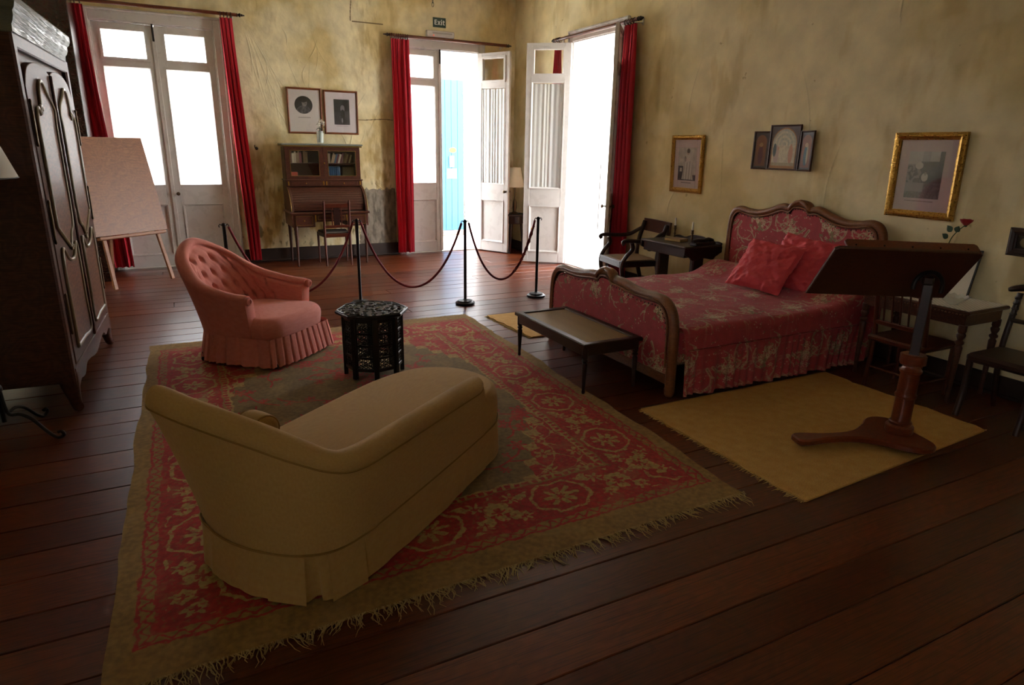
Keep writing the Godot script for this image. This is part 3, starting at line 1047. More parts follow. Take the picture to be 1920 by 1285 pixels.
# ---------------------------------------------------------------- chaise longue
func cloth_tex(sd: int, a: Color, b: Color, rib: float) -> ImageTexture:
	var n := field(512, 512, 0.012, sd, 5)
	var f := field(512, 512, 0.18, sd + 1, 2)
	var d := PackedByteArray()
	d.resize(512 * 512 * 3)
	for y in 512:
		for x in 512:
			var k := y * 512 + x
			var s := 1.0 - rib * (0.5 + 0.5 * sin(x * TAU * 0.125))
			var c := a.lerp(b, n[k] / 255.0) * (s * (0.92 + 0.14 * f[k] / 255.0))
			d[k * 3] = clampi(int(c.r * 255), 0, 255); d[k * 3 + 1] = clampi(int(c.g * 255), 0, 255); d[k * 3 + 2] = clampi(int(c.b * 255), 0, 255)
	return ImageTexture.create_from_image(Image.create_from_data(512, 512, false, Image.FORMAT_RGB8, d))

func build_chaise() -> void:
	var m := mat(Color.WHITE, 0.9)
	m.albedo_texture = cloth_tex(71, Color("c09450"), Color("cca25e"), 0.16)
	m.rim_enabled = true
	m.rim = 0.2
	m.uv1_scale = Vector3(3.2, 3.2, 3.2)
	M.cream = m
	var pip := hexmat("8f6a2c", 0.85)
	var o := thing("chaise_longue", "cream ribbed chaise longue with one raised end and a skirted base", "sofa", Vector3(0.37, 0.0135, -2.13), deg_to_rad(37.8))
	# plan (u along the seat, v across it); local z = -v
	var head := [Vector2(1.16, -0.025), Vector2(0.8, -0.035), Vector2(0.4, -0.04), Vector2(0.15, -0.035), Vector2(0.02, -0.005), Vector2(-0.065, 0.09), Vector2(-0.105, 0.22), Vector2(-0.112, 0.36), Vector2(-0.085, 0.5), Vector2(-0.02, 0.635)]
	var rest := [Vector2(0.12, 0.665), Vector2(0.5, 0.67), Vector2(0.9, 0.67), Vector2(1.2, 0.655), Vector2(1.45, 0.58), Vector2(1.57, 0.42), Vector2(1.575, 0.25), Vector2(1.50, 0.09), Vector2(1.36, 0.0)]
	var loop := []
	loop.append_array(head)
	loop.append_array(rest)
	loop.append(head[0])
	var plan := curve(loop, 150)
	var cen := Vector2(0.72, 0.31)
	var at := func(p: Vector2, h: float): return Vector3(p.x, h, -p.y)
	var hem := noise(1.4, 5, 2)
	# skirt: hangs from the seam at 0.2, a kick pleat at the near corner
	var mb := MB.new()
	var sk := func(t: float, b: float, off: float):
		var i := clampi(roundi(t * 150), 0, 150)
		var p: Vector2 = plan[i]
		var outw := (p - cen).normalized()
		var fl := 0.012 * b + 0.010 * b * sin(t * 40.0) * hem.get_noise_1d(t * 30.0)
		# folded-in strip of the pleat
		var pl: float = smoothstep(0.012, 0.0, absf(t - 0.243)) * 0.05 * b
		return at.call(p + outw * (fl + off - pl), lerpf(0.205, 0.008 + 0.006 * hem.get_noise_1d(t * 16.0), b))
	mb.grid(300, 8, func(a: float, b: float):
		var x: float = a * 150
		var i := mini(int(x), 149)
		var A1: Vector3 = sk.call(float(i) / 150, b, 0.004)
		var A2: Vector3 = sk.call(float(i + 1) / 150, b, 0.004)
		var q: Vector3 = A1.lerp(A2, x - i)
		return q, true, false, 4.0, 0.3)
	put("skirt", mb, m, o)
	# the pleat: an inset strip under two overlapping edges
	mb = MB.new()
	var pc: Vector2 = plan[36]
	var od := (pc - cen).normalized()
	for s in 2:
		var p0: Vector2 = plan[36 + (2 if s == 0 else -2)]
		var p1: Vector2 = plan[36 + (11 if s == 0 else -12)]
		var nrm := Vector2((p1 - p0).y, -(p1 - p0).x).normalized()
		if nrm.dot(od) < 0: nrm = -nrm
		mb.grid(8, 4, func(a: float, b: float):
			var p: Vector2 = p0.lerp(p1, a) + nrm * (0.02 * (1.0 - b * 0.0) * (1.0 - a * 0.6) + 0.014 * b)
			return at.call(p, lerpf(0.2, 0.006, b)), false, false, 0.2, 0.3, s == 0)
	put("pleat", mb, m, o)
	# seat: box body and crowned cushion
	mb = MB.new()
	mb.grid(150, 22, func(a: float, b: float):
		var p: Vector2 = plan[roundi(a * 150) % 150]
		var k: float
		var h: float
		if b < 0.35:
			h = lerpf(0.19, 0.345, b / 0.35)
			k = 0.995 + 0.012 * sin(b / 0.35 * PI)
		elif b < 0.62:
			var q := (b - 0.35) / 0.27 * PI / 2
			k = 0.995 - 0.085 * (1.0 - cos(q))
			h = 0.345 + 0.055 * sin(q)
		else:
			var q := (b - 0.62) / 0.38
			k = 0.91 * (1.0 - q)
			h = 0.40 + 0.014 * q * (2 - q)
		return at.call(cen + (p - cen) * k, h), true, false, 4.6, 1.2)
	put("seat", mb, m, o)
	# back and arm in one sweep: roll on top
	var base := curve(head, 90)
	var off := [Vector2(0, 0), Vector2(0, -0.005), Vector2(0, -0.01), Vector2(0.0, -0.012), Vector2(0.015, -0.005), Vector2(0.02, 0.0), Vector2(0.005, 0.0), Vector2(-0.035, 0.0), Vector2(-0.09, 0.01), Vector2(-0.155, 0.03)]
	var offs := curve(off, 90)
	var hts := [0.52, 0.54, 0.553, 0.562, 0.585, 0.635, 0.685, 0.73, 0.765, 0.79]
	var sec := func(t: float, b: float):
		var i := roundi(t * 90)
		var p: Vector2 = base[i]
		var q: Vector2 = p + offs[i]
		var d: Vector2 = base[mini(i + 1, 90)] - base[maxi(i - 1, 0)]
		var nrm := Vector2(-d.y, d.x).normalized()     # outwards
		if nrm.dot(p - Vector2(0.6, 0.31)) < 0: nrm = -nrm
		var H := lerpa(hts, t)
		var r := 0.052
		var endk := 1.0
		if i < 3: endk = sqrt(1.0 - pow((3.0 - i) / 3.0, 2.0) * 0.4)
		if i > 87: endk = sqrt(1.0 - pow((i - 87.0) / 3.0, 2.0) * 0.8)
		r *= endk
		var x: Vector2
		var h: float
		if b < 0.4:            # outer face
			var f := b / 0.4
			x = p.lerp(q, f * f * 0.45 + f * 0.55) + nrm * (0.004 + 0.008 * sin(f * PI))
			h = lerpf(0.19, H - r - 0.012, f)
		elif b < 0.8:          # roll
			var an := lerpf(-0.42, PI + 0.5, (b - 0.4) / 0.4)
			x = q - nrm * (0.044) + nrm * cos(an) * r * 1.08
			h = H - r + sin(an) * r
		else:                  # inner face down into the seat
			var f := (b - 0.8) / 0.2
			x = q.lerp(p, f * 0.8) - nrm * (0.088 + 0.01 * f)
			h = lerpf(H - r - 0.02, 0.36, f)
		return at.call(x, h)
	mb = MB.new()
	mb.grid(90, 34, func(a: float, b: float): return sec.call(a, b), false, false, 4.0, 2.2, true)
	for e in [0.0, 1.0]:
		var ring := []
		for j in 35: ring.append(sec.call(e, j / 34.0))
		var c3 := Vector3.ZERO
		for r3 in ring: c3 += r3 / 35.0
		var k := mb.v.size()
		var bulge: Vector3 = (sec.call(e, 0.6) - sec.call(0.04 if e == 0.0 else 0.96, 0.6)).normalized() * 0.008
		mb.vert(c3 + bulge)
		for r3 in ring: mb.vert(r3)
		for j in 35:
			var j2 := (j + 1) % 35
			if e == 0.0: mb.tri(k, k + 1 + j, k + 1 + j2)
			else: mb.tri(k, k + 1 + j2, k + 1 + j)
	put("back_and_arm", mb, m, o)
	# piping under the roll and along the skirt seam
	mb = MB.new()
	var pts := []
	for i in 91: pts.append(sec.call(i / 90.0, 0.41))
	mb.tube(pts, 0.0042, 6)
	put("piping", mb, pip, o)
	mb = MB.new()
	var pt2 := []
	for i in 150: pt2.append(at.call(cen + (plan[i] - cen) * 1.008 + (plan[i] - cen).normalized() * 0.004, 0.205))
	mb.tube(pt2, 0.0042, 6, true)
	put("piping", mb, pip, o)
	# foot blocks under the skirt
	for q in [Vector2(0.1, 0.08), Vector2(0.1, 0.55), Vector2(1.4, 0.12), Vector2(1.4, 0.5)]:
		mb = MB.new()
		mb.lathe([Vector2(0.022, 0), Vector2(0.03, 0.1), Vector2(0.03, 0.2)], 12, T3(at.call(q, 0.0)))
		put("foot", mb, M.dark, o)
	# small bolster lying against the raised end
	var bol := thing("bolster_cushion", "small cream bolster resting behind the raised end of the chaise", "cushion", o.transform * Vector3(0.24, 0.483, -0.575), deg_to_rad(37.8 - 6.0))
	mb = MB.new()
	mb.lathe([Vector2(0, -0.07), Vector2(0.045, -0.068), Vector2(0.066, -0.058), Vector2(0.072, -0.04), Vector2(0.074, 0.0), Vector2(0.072, 0.04), Vector2(0.066, 0.058), Vector2(0.045, 0.068), Vector2(0, 0.07)], 22, T3(Vector3.ZERO, Vector3(90, 0, 0)))
	put("cover", mb, m, bol)
	for e in [-1, 1]:
		mb = MB.new()
		var ring := []
		for i in 22: ring.append(Vector3(0.067 * cos(TAU * i / 22), 0.067 * sin(TAU * i / 22), e * 0.057))
		mb.tube(ring, 0.004, 6, true)
		put("piping", mb, pip, bol)

# ---------------------------------------------------------------- tufted armchair
func build_armchair() -> void:
	var m := mat(Color.WHITE, 0.88)
	m.albedo_texture = cloth_tex(81, Color("d67c6e"), Color("e08b7e"), 0.03)
	m.rim_enabled = true
	m.rim = 0.3
	m.uv1_scale = Vector3(2, 2, 2)
	# local x = facing, local z = right of the sitter
	var o := thing("tufted_armchair", "pink button-tufted armchair with a pleated skirt on the red rug", "armchair", Vector3(0.52, 0.0125, -5.48), deg_to_rad(-45))
	# centre line of the shell in plan, from one arm front round the back to the other
	var line := curve([Vector2(0.21, 0.345), Vector2(0.0, 0.355), Vector2(-0.18, 0.335), Vector2(-0.29, 0.22), Vector2(-0.325, 0.0), Vector2(-0.29, -0.22), Vector2(-0.18, -0.335), Vector2(0.0, -0.355), Vector2(0.21, -0.345)], 96)
	var rim := [0.555, 0.575, 0.64, 0.80, 0.895, 0.80, 0.64, 0.575, 0.555]
	var lean := [0.0, 0.02, 0.10, 0.235, 0.30, 0.235, 0.10, 0.02, 0.0]     # how far the rim stands back
	var buttons := []
	var tuft := func(t: float, hh: float) -> float:     # diamond buttoning on the inner face
		var x := t * 15.0
		var y := hh * 4.6
		var a := x + y * 0.5 * 2.0
		var b := x - y * 0.5 * 2.0
		var da := absf(a - roundf(a))
		var db := absf(b - roundf(b))
		var pit := exp(-(da * da + db * db) / 0.022)
		var fold := maxf(exp(-da * da / 0.004), exp(-db * db / 0.004)) * 0.35
		return 0.046 * pit + 0.02 * fold
	var sec := func(t: float, b: float):
		var i := roundi(t * 96)
		var p: Vector2 = line[i]
		var d: Vector2 = line[mini(i + 1, 96)] - line[maxi(i - 1, 0)]
		var nrm := Vector2(-d.y, d.x).normalized()
		if nrm.dot(p - Vector2(0.25, 0)) < 0: nrm = -nrm
		var H := lerpa(rim, t)
		var Lb := lerpa(lean, t)
		var side := 0.028 * smoothstep(0.25, 0.0, minf(t, 1.0 - t))
		var thick := lerpf(0.055, 0.085, smoothstep(0.0, 0.4, minf(t, 1.0 - t)))
		var r := thick / 2.0 + 0.012
		var endk := 1.0
		if i < 4: endk = 0.72 + 0.28 * sqrt(1.0 - pow((4.0 - i) / 4.0, 2.0))
		if i > 92: endk = 0.72 + 0.28 * sqrt(1.0 - pow((i - 92.0) / 4.0, 2.0))
		r *= endk
		var push := func(h: float) -> Vector2:
			var f := clampf((h - 0.22) / (H - 0.22), 0, 1)
			return Vector2(-Lb * pow(f, 1.25), 0) + nrm * (side * f * f)
		var x: Vector2
		var h: float
		if b < 0.36:
			var f := b / 0.36
			h = lerpf(0.215, H - r, f)
			x = p + push.call(h) + nrm * (thick * 0.5 + 0.012 * f)
		elif b < 0.6:
			var an := lerpf(0.0, PI, (b - 0.36) / 0.24)
			h = H - r + sin(an) * r
			x = p + push.call(H - r) + nrm * cos(an) * (r if an < PI / 2 else thick * 0.5 + 0.012)
		else:
			var f := (b - 0.6) / 0.4
			h = lerpf(H - r, 0.33, f)
			var tf: float = tuft.call(t, (h - 0.30)) if t > 0.1 and t < 0.9 else 0.0
			tf *= smoothstep(0.0, 0.08, f) * smoothstep(0.10, 0.18, minf(t, 1.0 - t))
			var puff: float = 0.034 * smoothstep(0.0, 0.12, f)
			x = p + push.call(h) - nrm * (thick * 0.5 + puff - tf)
		return Vector3(x.x, h, x.y)
	var mb := MB.new()
	mb.grid(96, 76, func(a: float, b: float): return sec.call(a, b), false, false, 2.2, 1.6)
	for e in [0.0, 1.0]:
		var ring := []
		for j in 77: ring.append(sec.call(e, j / 76.0))
		var k := mb.v.size()
		var c3 := Vector3.ZERO
		for r3 in ring: c3 += r3 / 77.0
		mb.vert(c3 + Vector3(0.012, 0, 0))
		for r3 in ring: mb.vert(r3)
		for j in 77:
			var j2 := (j + 1) % 77
			if e == 0.0: mb.tri(k, k + 1 + j2, k + 1 + j)
			else: mb.tri(k, k + 1 + j, k + 1 + j2)
	put("back_and_arms", mb, m, o)
	# scroll at each arm front
	for s in [-1, 1]:
		mb = MB.new()
		mb.lathe([Vector2(0.0, -0.02), Vector2(0.028, -0.018), Vector2(0.034, 0.0), Vector2(0.03, 0.016), Vector2(0.016, 0.02), Vector2(0.014, 0.013), Vector2(0.0, 0.012)], 16, T3(Vector3(0.222, 0.515, s * 0.375), Vector3(0, 0, -90)))
		put("arm_scroll", mb, m, o)
	# buttons where the tufts meet
	for yi in range(0, 6):
		for xi in range(1, 15):
			var y := yi * 0.5
			var x := float(xi) if yi % 2 == 0 else xi + 0.5
			var t := x / 15.0
			var h := 0.30 + y / 4.6 * 1.0
			if t < 0.17 or t > 0.83: continue
			var H := lerpa(rim, t)
			if h < 0.42 or h > H - 0.07: continue
			var r := (lerpf(0.055, 0.085, smoothstep(0.0, 0.4, minf(t, 1.0 - t)))) / 2 + 0.012
			var f := (H - r - h) / (H - r - 0.33)
			var p: Vector3 = sec.call(roundf(t * 96) / 96.0, 0.6 + 0.4 * f)
			mb = MB.new()
			mb.ball(p, Vector3(0.009, 0.009, 0.009), 8, 5)
			put("button", mb, m, o)
	# sprung seat, rounded at the front
	mb = MB.new()
	var seat := curve([Vector2(0.30, 0.36), Vector2(0.1, 0.345), Vector2(-0.2, 0.27), Vector2(-0.30, 0.0), Vector2(-0.2, -0.27), Vector2(0.1, -0.345), Vector2(0.30, -0.36), Vector2(0.385, -0.25), Vector2(0.40, 0.0), Vector2(0.385, 0.25), Vector2(0.30, 0.36)], 80)
	mb.grid(80, 20, func(a: float, b: float):
		var p: Vector2 = seat[roundi(a * 80) % 80]
		var k: float
		var h: float
		if b < 0.3:
			h = lerpf(0.215, 0.30, b / 0.3)
			k = 1.0 + 0.02 * sin(b / 0.3 * PI / 2)
		elif b < 0.6:
			var q := (b - 0.3) / 0.3 * PI / 2
			h = 0.30 + 0.075 * sin(q)
			k = 1.02 - 0.17 * (1 - cos(q))
		else:
			var q := (b - 0.6) / 0.4
			k = 0.85 * (1 - q)
			h = 0.375 + 0.028 * q * (2 - q)
		var c := Vector2(0.03, 0)
		var r := c + (p - c) * k
		return Vector3(r.x, h, r.y), true, false, 2.0, 1.0, true)
	put("seat", mb, m, o)
	# box-pleated skirt round the base
	var foot := curve([Vector2(0.375, 0.375), Vector2(0.0, 0.39), Vector2(-0.2, 0.37), Vector2(-0.33, 0.24), Vector2(-0.365, 0.0), Vector2(-0.33, -0.24), Vector2(-0.2, -0.37), Vector2(0.0, -0.39), Vector2(0.375, -0.375), Vector2(0.42, -0.2), Vector2(0.425, 0.0), Vector2(0.42, 0.2), Vector2(0.375, 0.375)], 400)
	var N := 34.0
	mb = MB.new()
	mb.grid(400, 6, func(a: float, b: float):
		var p: Vector2 = foot[roundi(a * 400) % 400]
		var outw := p.normalized()
		var ph := fposmod(a * N, 1.0)
		var fold: float = smoothstep(0.0, 0.10, ph) * smoothstep(1.0, 0.72, ph)
		p = p * 0.975 + outw * (fold * (0.010 + 0.022 * b) + 0.02 * b)
		return Vector3(p.x, lerpf(0.228, 0.018, b) + 0.004 * b * sin(a * TAU * N), p.y), true, false, 8.0, 0.5)
	put("skirt", mb, m, o)
	for q in [[-0.25, 0.375], [-0.25, -0.375], [0.395, 0.345], [0.395, -0.345]]:
		mb = MB.new()
		mb.lathe([Vector2(0.0, 0.0), Vector2(0.016, 0.006), Vector2(0.02, 0.02), Vector2(0.016, 0.034), Vector2(0.008, 0.04), Vector2(0.008, 0.075)], 12, T3(Vector3(q[0], 0, q[1])))
		put("caster", mb, M.iron, o)
# ---------------------------------------------------------------- bed
func damask_tex() -> ImageTexture:
	var w := 768
	var n1 := field(w, w, 0.012, 401, 4)
	var n2 := field(w, w, 0.12, 402, 2)
	var n3 := field(w, w, 0.03, 403, 3)
	var idx := PackedByteArray()
	idx.resize(w * w)
	var rng := RandomNumberGenerator.new()
	rng.seed = 9
	var dab := func(cx: float, cy: float, r: float, c: int, petals := 0, ph := 0.0):
		var R := int(r) + 1
		for yy in range(int(cy) - R, int(cy) + R + 1):
			for xx in range(int(cx) - R, int(cx) + R + 1):
				var dx := xx - cx
				var dy := yy - cy
				var q := rose(dx, dy, r, petals, ph) if petals > 0 else r - sqrt(dx * dx + dy * dy)
				if q > 0.0: idx[posmod(yy, w) * w + posmod(xx, w)] = c
	var stroke := func(pts: Array, r0: float, r1: float, c: int):
		var P := curve(pts, 60)
		for i in 61: dab.call(P[i].x, P[i].y, lerpf(r0, r1, i / 60.0), c)
	# scrolling acanthus stems
	for k in 12:
		var p := Vector2(rng.randf() * w, rng.randf() * w)
		var dir := rng.randf() * TAU
		var pts := [p]
		for i in 5:
			dir += rng.randf_range(0.4, 1.1) * (1 if k % 2 == 0 else -1)
			p += Vector2(cos(dir), sin(dir)) * 62.0
			pts.append(p)
		stroke.call(pts, 13.0, 4.0, 1)
		var off := []
		for q in pts: off.append(q + Vector2(4, 3))
		stroke.call(off, 5.0, 2.0, 2)
		for i in range(1, 5):
			var s: Vector2 = (pts[i + 1] - pts[i]).orthogonal().normalized()
			stroke.call([pts[i], pts[i] + s * 26 + (pts[i + 1] - pts[i]) * 0.2, pts[i] + s * 44 + (pts[i + 1] - pts[i]) * 0.7], 10.0, 3.0, 1)
	# bouquets
	for c in [Vector2(190, 210), Vector2(560, 560), Vector2(590, 140), Vector2(180, 610)]:
		for i in 26:
			var p: Vector2 = c + Vector2.from_angle(rng.randf() * TAU) * rng.randf_range(10, 100)
			dab.call(p.x, p.y, rng.randf_range(9, 20), 4, 3, rng.randf() * 6)
		for i in 24:
			var p: Vector2 = c + Vector2.from_angle(rng.randf() * TAU) * rng.randf_range(0, 80)
			var r := rng.randf_range(12, 25)
			dab.call(p.x, p.y, r, 3, 6, rng.randf() * 6)
			dab.call(p.x + 1, p.y + 1, r * 0.55, 1, 5, rng.randf() * 6)
			dab.call(p.x, p.y, r * 0.22, 2)
	# sprays of small blossoms
	for i in 130:
		var p := Vector2(rng.randf(), rng.randf()) * w
		if i % 3 > 0: p = Vector2(fposmod(sin(i * 12.9) * 999.0, 1.0) * 0.6 * w + 130.0 * (i % 5), fposmod(i * 0.618, 1.0) * w)
		dab.call(p.x, p.y, rng.randf_range(4, 8), 3, 5, rng.randf() * 6)
		if i % 2: dab.call(p.x + 12, p.y - 8, rng.randf_range(3, 6), 4)
	var pal := [Color("a83840"), Color("b8977a"), Color("946f50"), Color("cfbb98"), Color("847a54")]
	var d := PackedByteArray()
	d.resize(w * w * 3)
	for k in w * w:
		var c: Color = pal[idx[k]]
		if idx[k] > 0: c = c.lerp(pal[0], smoothstep(0.5, 0.8, n3[k] / 255.0) * 0.65)
		c = c * (0.84 + 0.2 * n2[k] / 255.0 + 0.14 * (n1[k] / 255.0 - 0.5))
		d[k * 3] = clampi(int(c.r * 255), 0, 255); d[k * 3 + 1] = clampi(int(c.g * 255), 0, 255); d[k * 3 + 2] = clampi(int(c.b * 255), 0, 255)
	return ImageTexture.create_from_image(Image.create_from_data(w, w, false, Image.FORMAT_RGB8, d))

# one end of the bed, in its own z (across), y (up); x is its thickness, facing -x
func bed_end(parent: Node, called: String, x: float, zc: float, half: Array, low: float, thick: float, fab: Material) -> void:
	var prof := []
	for i in range(half.size() - 1, 0, -1): prof.append(Vector2(-half[i].x, half[i].y))
	prof.append_array(half)
	var fine := curve(prof, 110)
	var W: float = half[-1].x
	var path := []
	path.append(Vector3(0, 0.02, -W - 0.004))
	path.append(Vector3(0, 0.2, -W - 0.002))
	for p in fine: path.append(Vector3(0, p.y, p.x))
	path.append(Vector3(0, 0.2, W + 0.002))
	path.append(Vector3(0, 0.02, W + 0.004))
	var pos := Vector3(x, 0, zc)
	var root := MeshInstance3D.new()
	# carved rail: rounded band with a bead on its inner side
	var mb := MB.new()
	mb.tube(path, 0.034, 12, false, thick / 0.034 * 0.5 * 1.25, Vector3.RIGHT)
	var e := put(called, mb, M.walnut, parent)
	e.position = pos
	for s in [-1, 1]:
		mb = MB.new()
		var pb := []
		for i in range(1, path.size() - 1):
			var p: Vector3 = path[i]
			var q := Vector2(p.z, p.y - 0.42)
			q -= q.normalized() * 0.034
			pb.append(Vector3(s * thick * 0.55, q.y + 0.42, q.x))
		mb.tube(pb, 0.008, 8)
		put("bead", mb, M.walnut, e)
	# crest: a pair of scrolls at the middle
	mb = MB.new()
	var top: float = half[0].y
	for s in [-1, 1]:
		mb.tube([Vector3(-0.012, top - 0.075, s * 0.125), Vector3(-0.03, top - 0.05, s * 0.105), Vector3(-0.03, top - 0.02, s * 0.085), Vector3(-0.026, top + 0.006, s * 0.045), Vector3(-0.02, top + 0.018, 0.0)], [0.012, 0.02, 0.022, 0.022, 0.02], 10)
	put("crest", mb, M.walnut, e)
	# padded panel
	var outl := PackedVector2Array()
	for p in fine: outl.append(Vector2(p.x * 0.957, p.y - 0.036))
	outl.append(Vector2(W * 0.957, low))
	outl.append(Vector2(-W * 0.957, low))
	mb = MB.new()
	mb.prism(outl, -thick * 0.5, thick * 0.5, 0.012, Transform3D(Basis(Vector3(0, 0, 1), Vector3.UP, Vector3(-1, 0, 0)), Vector3.ZERO))
	put("upholstery", mb, fab, e)
	mb = MB.new()
	mb.bb(Vector3(-thick * 0.45, low - 0.07, -W), Vector3(thick * 0.45, low + 0.012, W), 0.012)
	put("bottom_rail", mb, M.walnut, e)
	# upholstery nails round the panel
	mb = MB.new()
	for s in [-1, 1]:
		for i in range(0, 111, 2):
			var p: Vector2 = fine[i]
			mb.ball(Vector3(s * thick * 0.5, p.y - 0.05, p.x * 0.945), Vector3(0.004, 0.006, 0.006), 6, 4)
	var nails := put("nails", mb, M.iron, e)
	nails.set_meta("kind", "stuff")
	for s in [-1, 1]:
		mb = MB.new()
		mb.lathe([Vector2(0.024, 0.0), Vector2(0.034, 0.012), Vector2(0.038, 0.05), Vector2(0.03, 0.075), Vector2(0.036, 0.1), Vector2(0.036, 0.16)], 14, T3(Vector3(0, 0, s * W)))
		put("leg", mb, M.walnut, e)

func pillow(w: float, h: float, d: float, sd: int) -> MB:
	var n := noise(5.0, sd, 3)
	var mb := MB.new()
	for s in [1.0, -1.0]:
		mb.grid(40, 40, func(a: float, b: float):
			var x := a * 2 - 1
			var y := b * 2 - 1
			var pinch := 1.0 - 0.07 * (pow(1.0 - absf(y), 0.8) * x * x + 0.0)
			var pinch2 := 1.0 - 0.07 * pow(1.0 - absf(x), 0.8) * y * y
			var t := pow(maxf(0.0, (1 - x * x) * (1 - y * y)), 0.42)
			var wr := n.get_noise_3d(x * 0.5 + y * 0.15, y * 0.5, s) * 0.03 * smoothstep(0.0, 0.3, t) + sin((x + y) * 22.0 + n.get_noise_2d(x, y) * 6.0) * 0.004 * smoothstep(0.0, 0.5, t)
			return Vector3(x * w / 2 * pinch, y * h / 2 * pinch2, s * (d / 2 * t + wr)), false, false, 1, 1, s < 0)
	return mb

func build_bed() -> void:
	var fab := mat(Color.WHITE, 0.8)
	fab.albedo_texture = damask_tex()
	fab.uv1_triplanar = true
	fab.uv1_world_triplanar = true
	fab.uv1_scale = Vector3(1.25, 1.25, 1.25)
	fab.rim_enabled = true
	fab.rim = 0.15
	var o := thing("double_bed", "carved wooden double bed covered in red floral damask against the wall", "bed", Vector3.ZERO)
	bed_end(o, "headboard", 5.065, -4.13, [Vector2(0, 1.215), Vector2(0.07, 1.205), Vector2(0.115, 1.165), Vector2(0.2, 1.172), Vector2(0.33, 1.125), Vector2(0.47, 1.09), Vector2(0.6, 1.092), Vector2(0.71, 1.108), Vector2(0.785, 1.075), Vector2(0.82, 0.97), Vector2(0.823, 0.7), Vector2(0.825, 0.4)], 0.22, 0.06, fab)
	bed_end(o, "footboard", 2.945, -4.09, [Vector2(0, 0.75), Vector2(0.06, 0.742), Vector2(0.105, 0.705), Vector2(0.2, 0.70), Vector2(0.36, 0.674), Vector2(0.5, 0.664), Vector2(0.62, 0.668), Vector2(0.71, 0.65), Vector2(0.775, 0.585), Vector2(0.80, 0.48), Vector2(0.806, 0.36)], 0.15, 0.06, fab)
	# bedspread over the mattress: a soft block with a pillow swell at the head
	var n := noise(1.3, 33, 3)
	var n2 := noise(3.5, 35, 3)
	var x0 := 2.972
	var x1 := 5.03
	var z0 := -4.90
	var z1 := -3.205
	var top := func(u: float, t: float):
		# t runs across: side, rounded edge, top, rounded edge, side
		var x := lerpf(x0, x1, u)
		var H := 0.505 + 0.075 * smoothstep(4.45, 4.85, x) * smoothstep(5.2, 4.95, x + 0.1) + 0.035 * smoothstep(4.5, 4.8, x)
		var zc := (z0 + z1) / 2
		var hw := (z1 - z0) / 2
		var r := 0.05
		var s := t * 2.0 - 1.0
		var z: float
		var h: float
		var sg := signf(s)
		var q := absf(s)
		if q > 0.86:
			h = lerpf(H - r, 0.345, (q - 0.86) / 0.14)
			z = hw + 0.012 * ((q - 0.86) / 0.14)
		elif q > 0.76:
			var an := (q - 0.76) / 0.10 * PI / 2
			z = hw - r + sin(an) * r
			h = H - r + cos(an) * r
		else:
			z = q / 0.76 * (hw - r)
			h = H
		z = zc + sg * z
		h += n.get_noise_2d(x, z) * 0.014 + n2.get_noise_2d(x * 0.7 + z, z) * 0.007
		z += sg * n.get_noise_2d(x * 2.0, h * 4.0) * 0.008
		return Vector3(x, h, z)
	var mb := MB.new()
	mb.grid(90, 80, top, false, false, 1, 1, true)
	var ring := []
	put("bedspread", mb, fab, o)
	# foot and head closing faces of the mattress
	mb = MB.new()
	mb.bb(Vector3(x0 + 0.002, 0.22, z0 + 0.05), Vector3(x1 - 0.004, 0.49, z1 - 0.05), 0.03)
	put("mattress", mb, fab, o)
	# gathered valance on both sides
	for s in 2:
		var zz := z1 + 0.004 if s == 0 else z0 - 0.004
		var sg := 1.0 if s == 0 else -1.0
		mb = MB.new()
		mb.grid(420, 8, func(a: float, b: float):
			var x := lerpf(2.985, 4.98 - 0.05 * b, a)
			var g := sin(a * 150.0 + 2.2 * sin(a * 23.0)) * 0.6 + sin(a * 61.0 + b * 0.8) * 0.4
			return Vector3(x, lerpf(0.352, 0.022 + 0.008 * sin(a * 40.0), b), zz + sg * (g * (0.004 + 0.016 * b) + 0.012 * b)), false, false, 1, 1, s == 0)
		put("valance", mb, fab, o)
		mb = MB.new()
		mb.tube([Vector3(3.0, 0.352, zz + sg * 0.014), Vector3(4.98, 0.352, zz + sg * 0.014)], 0.005, 6)
		put("piping", mb, fab, o)
	# two pink cushions
	var pk := mat(Color("d84652"), 0.7)
	pk.albedo_texture = cloth_tex(91, Color("f4f0f0"), Color("ffffff"), 0.02)
	pk.rim_enabled = true
	pk.rim = 0.35
	var pn := field(256, 256, 0.02, 95, 3)
	for k in 2:
		var c := thing("square_cushion", ["crumpled pink square cushion leaning in front of its twin on the bed", "pink square cushion half hidden behind a crumpled one on the bed"][k], "cushion", Vector3.ZERO, 0, "pink cushions on the bed")
		var ax: Vector3 = [Vector3(4.50, 0.712, -3.96), Vector3(4.73, 0.742, -3.80)][k]
		# leaning back towards the headboard, turned on the spread
		var nrm: Vector3 = [Vector3(-0.74, 0.66, 0.16), Vector3(-0.86, 0.50, 0.12)][k].normalized()
		var right := Vector3.UP.cross(nrm).normalized()
		var up := nrm.cross(right).normalized()
		var roll: float = [-0.06, -0.10][k]
		var r2 := right * cos(roll) + up * sin(roll)
		var u2 := up * cos(roll) - right * sin(roll)
		c.transform = Transform3D(Basis(r2, u2, nrm), ax)
		put("cover", pillow(0.52, 0.50, 0.15, 500 + k), pk, c)
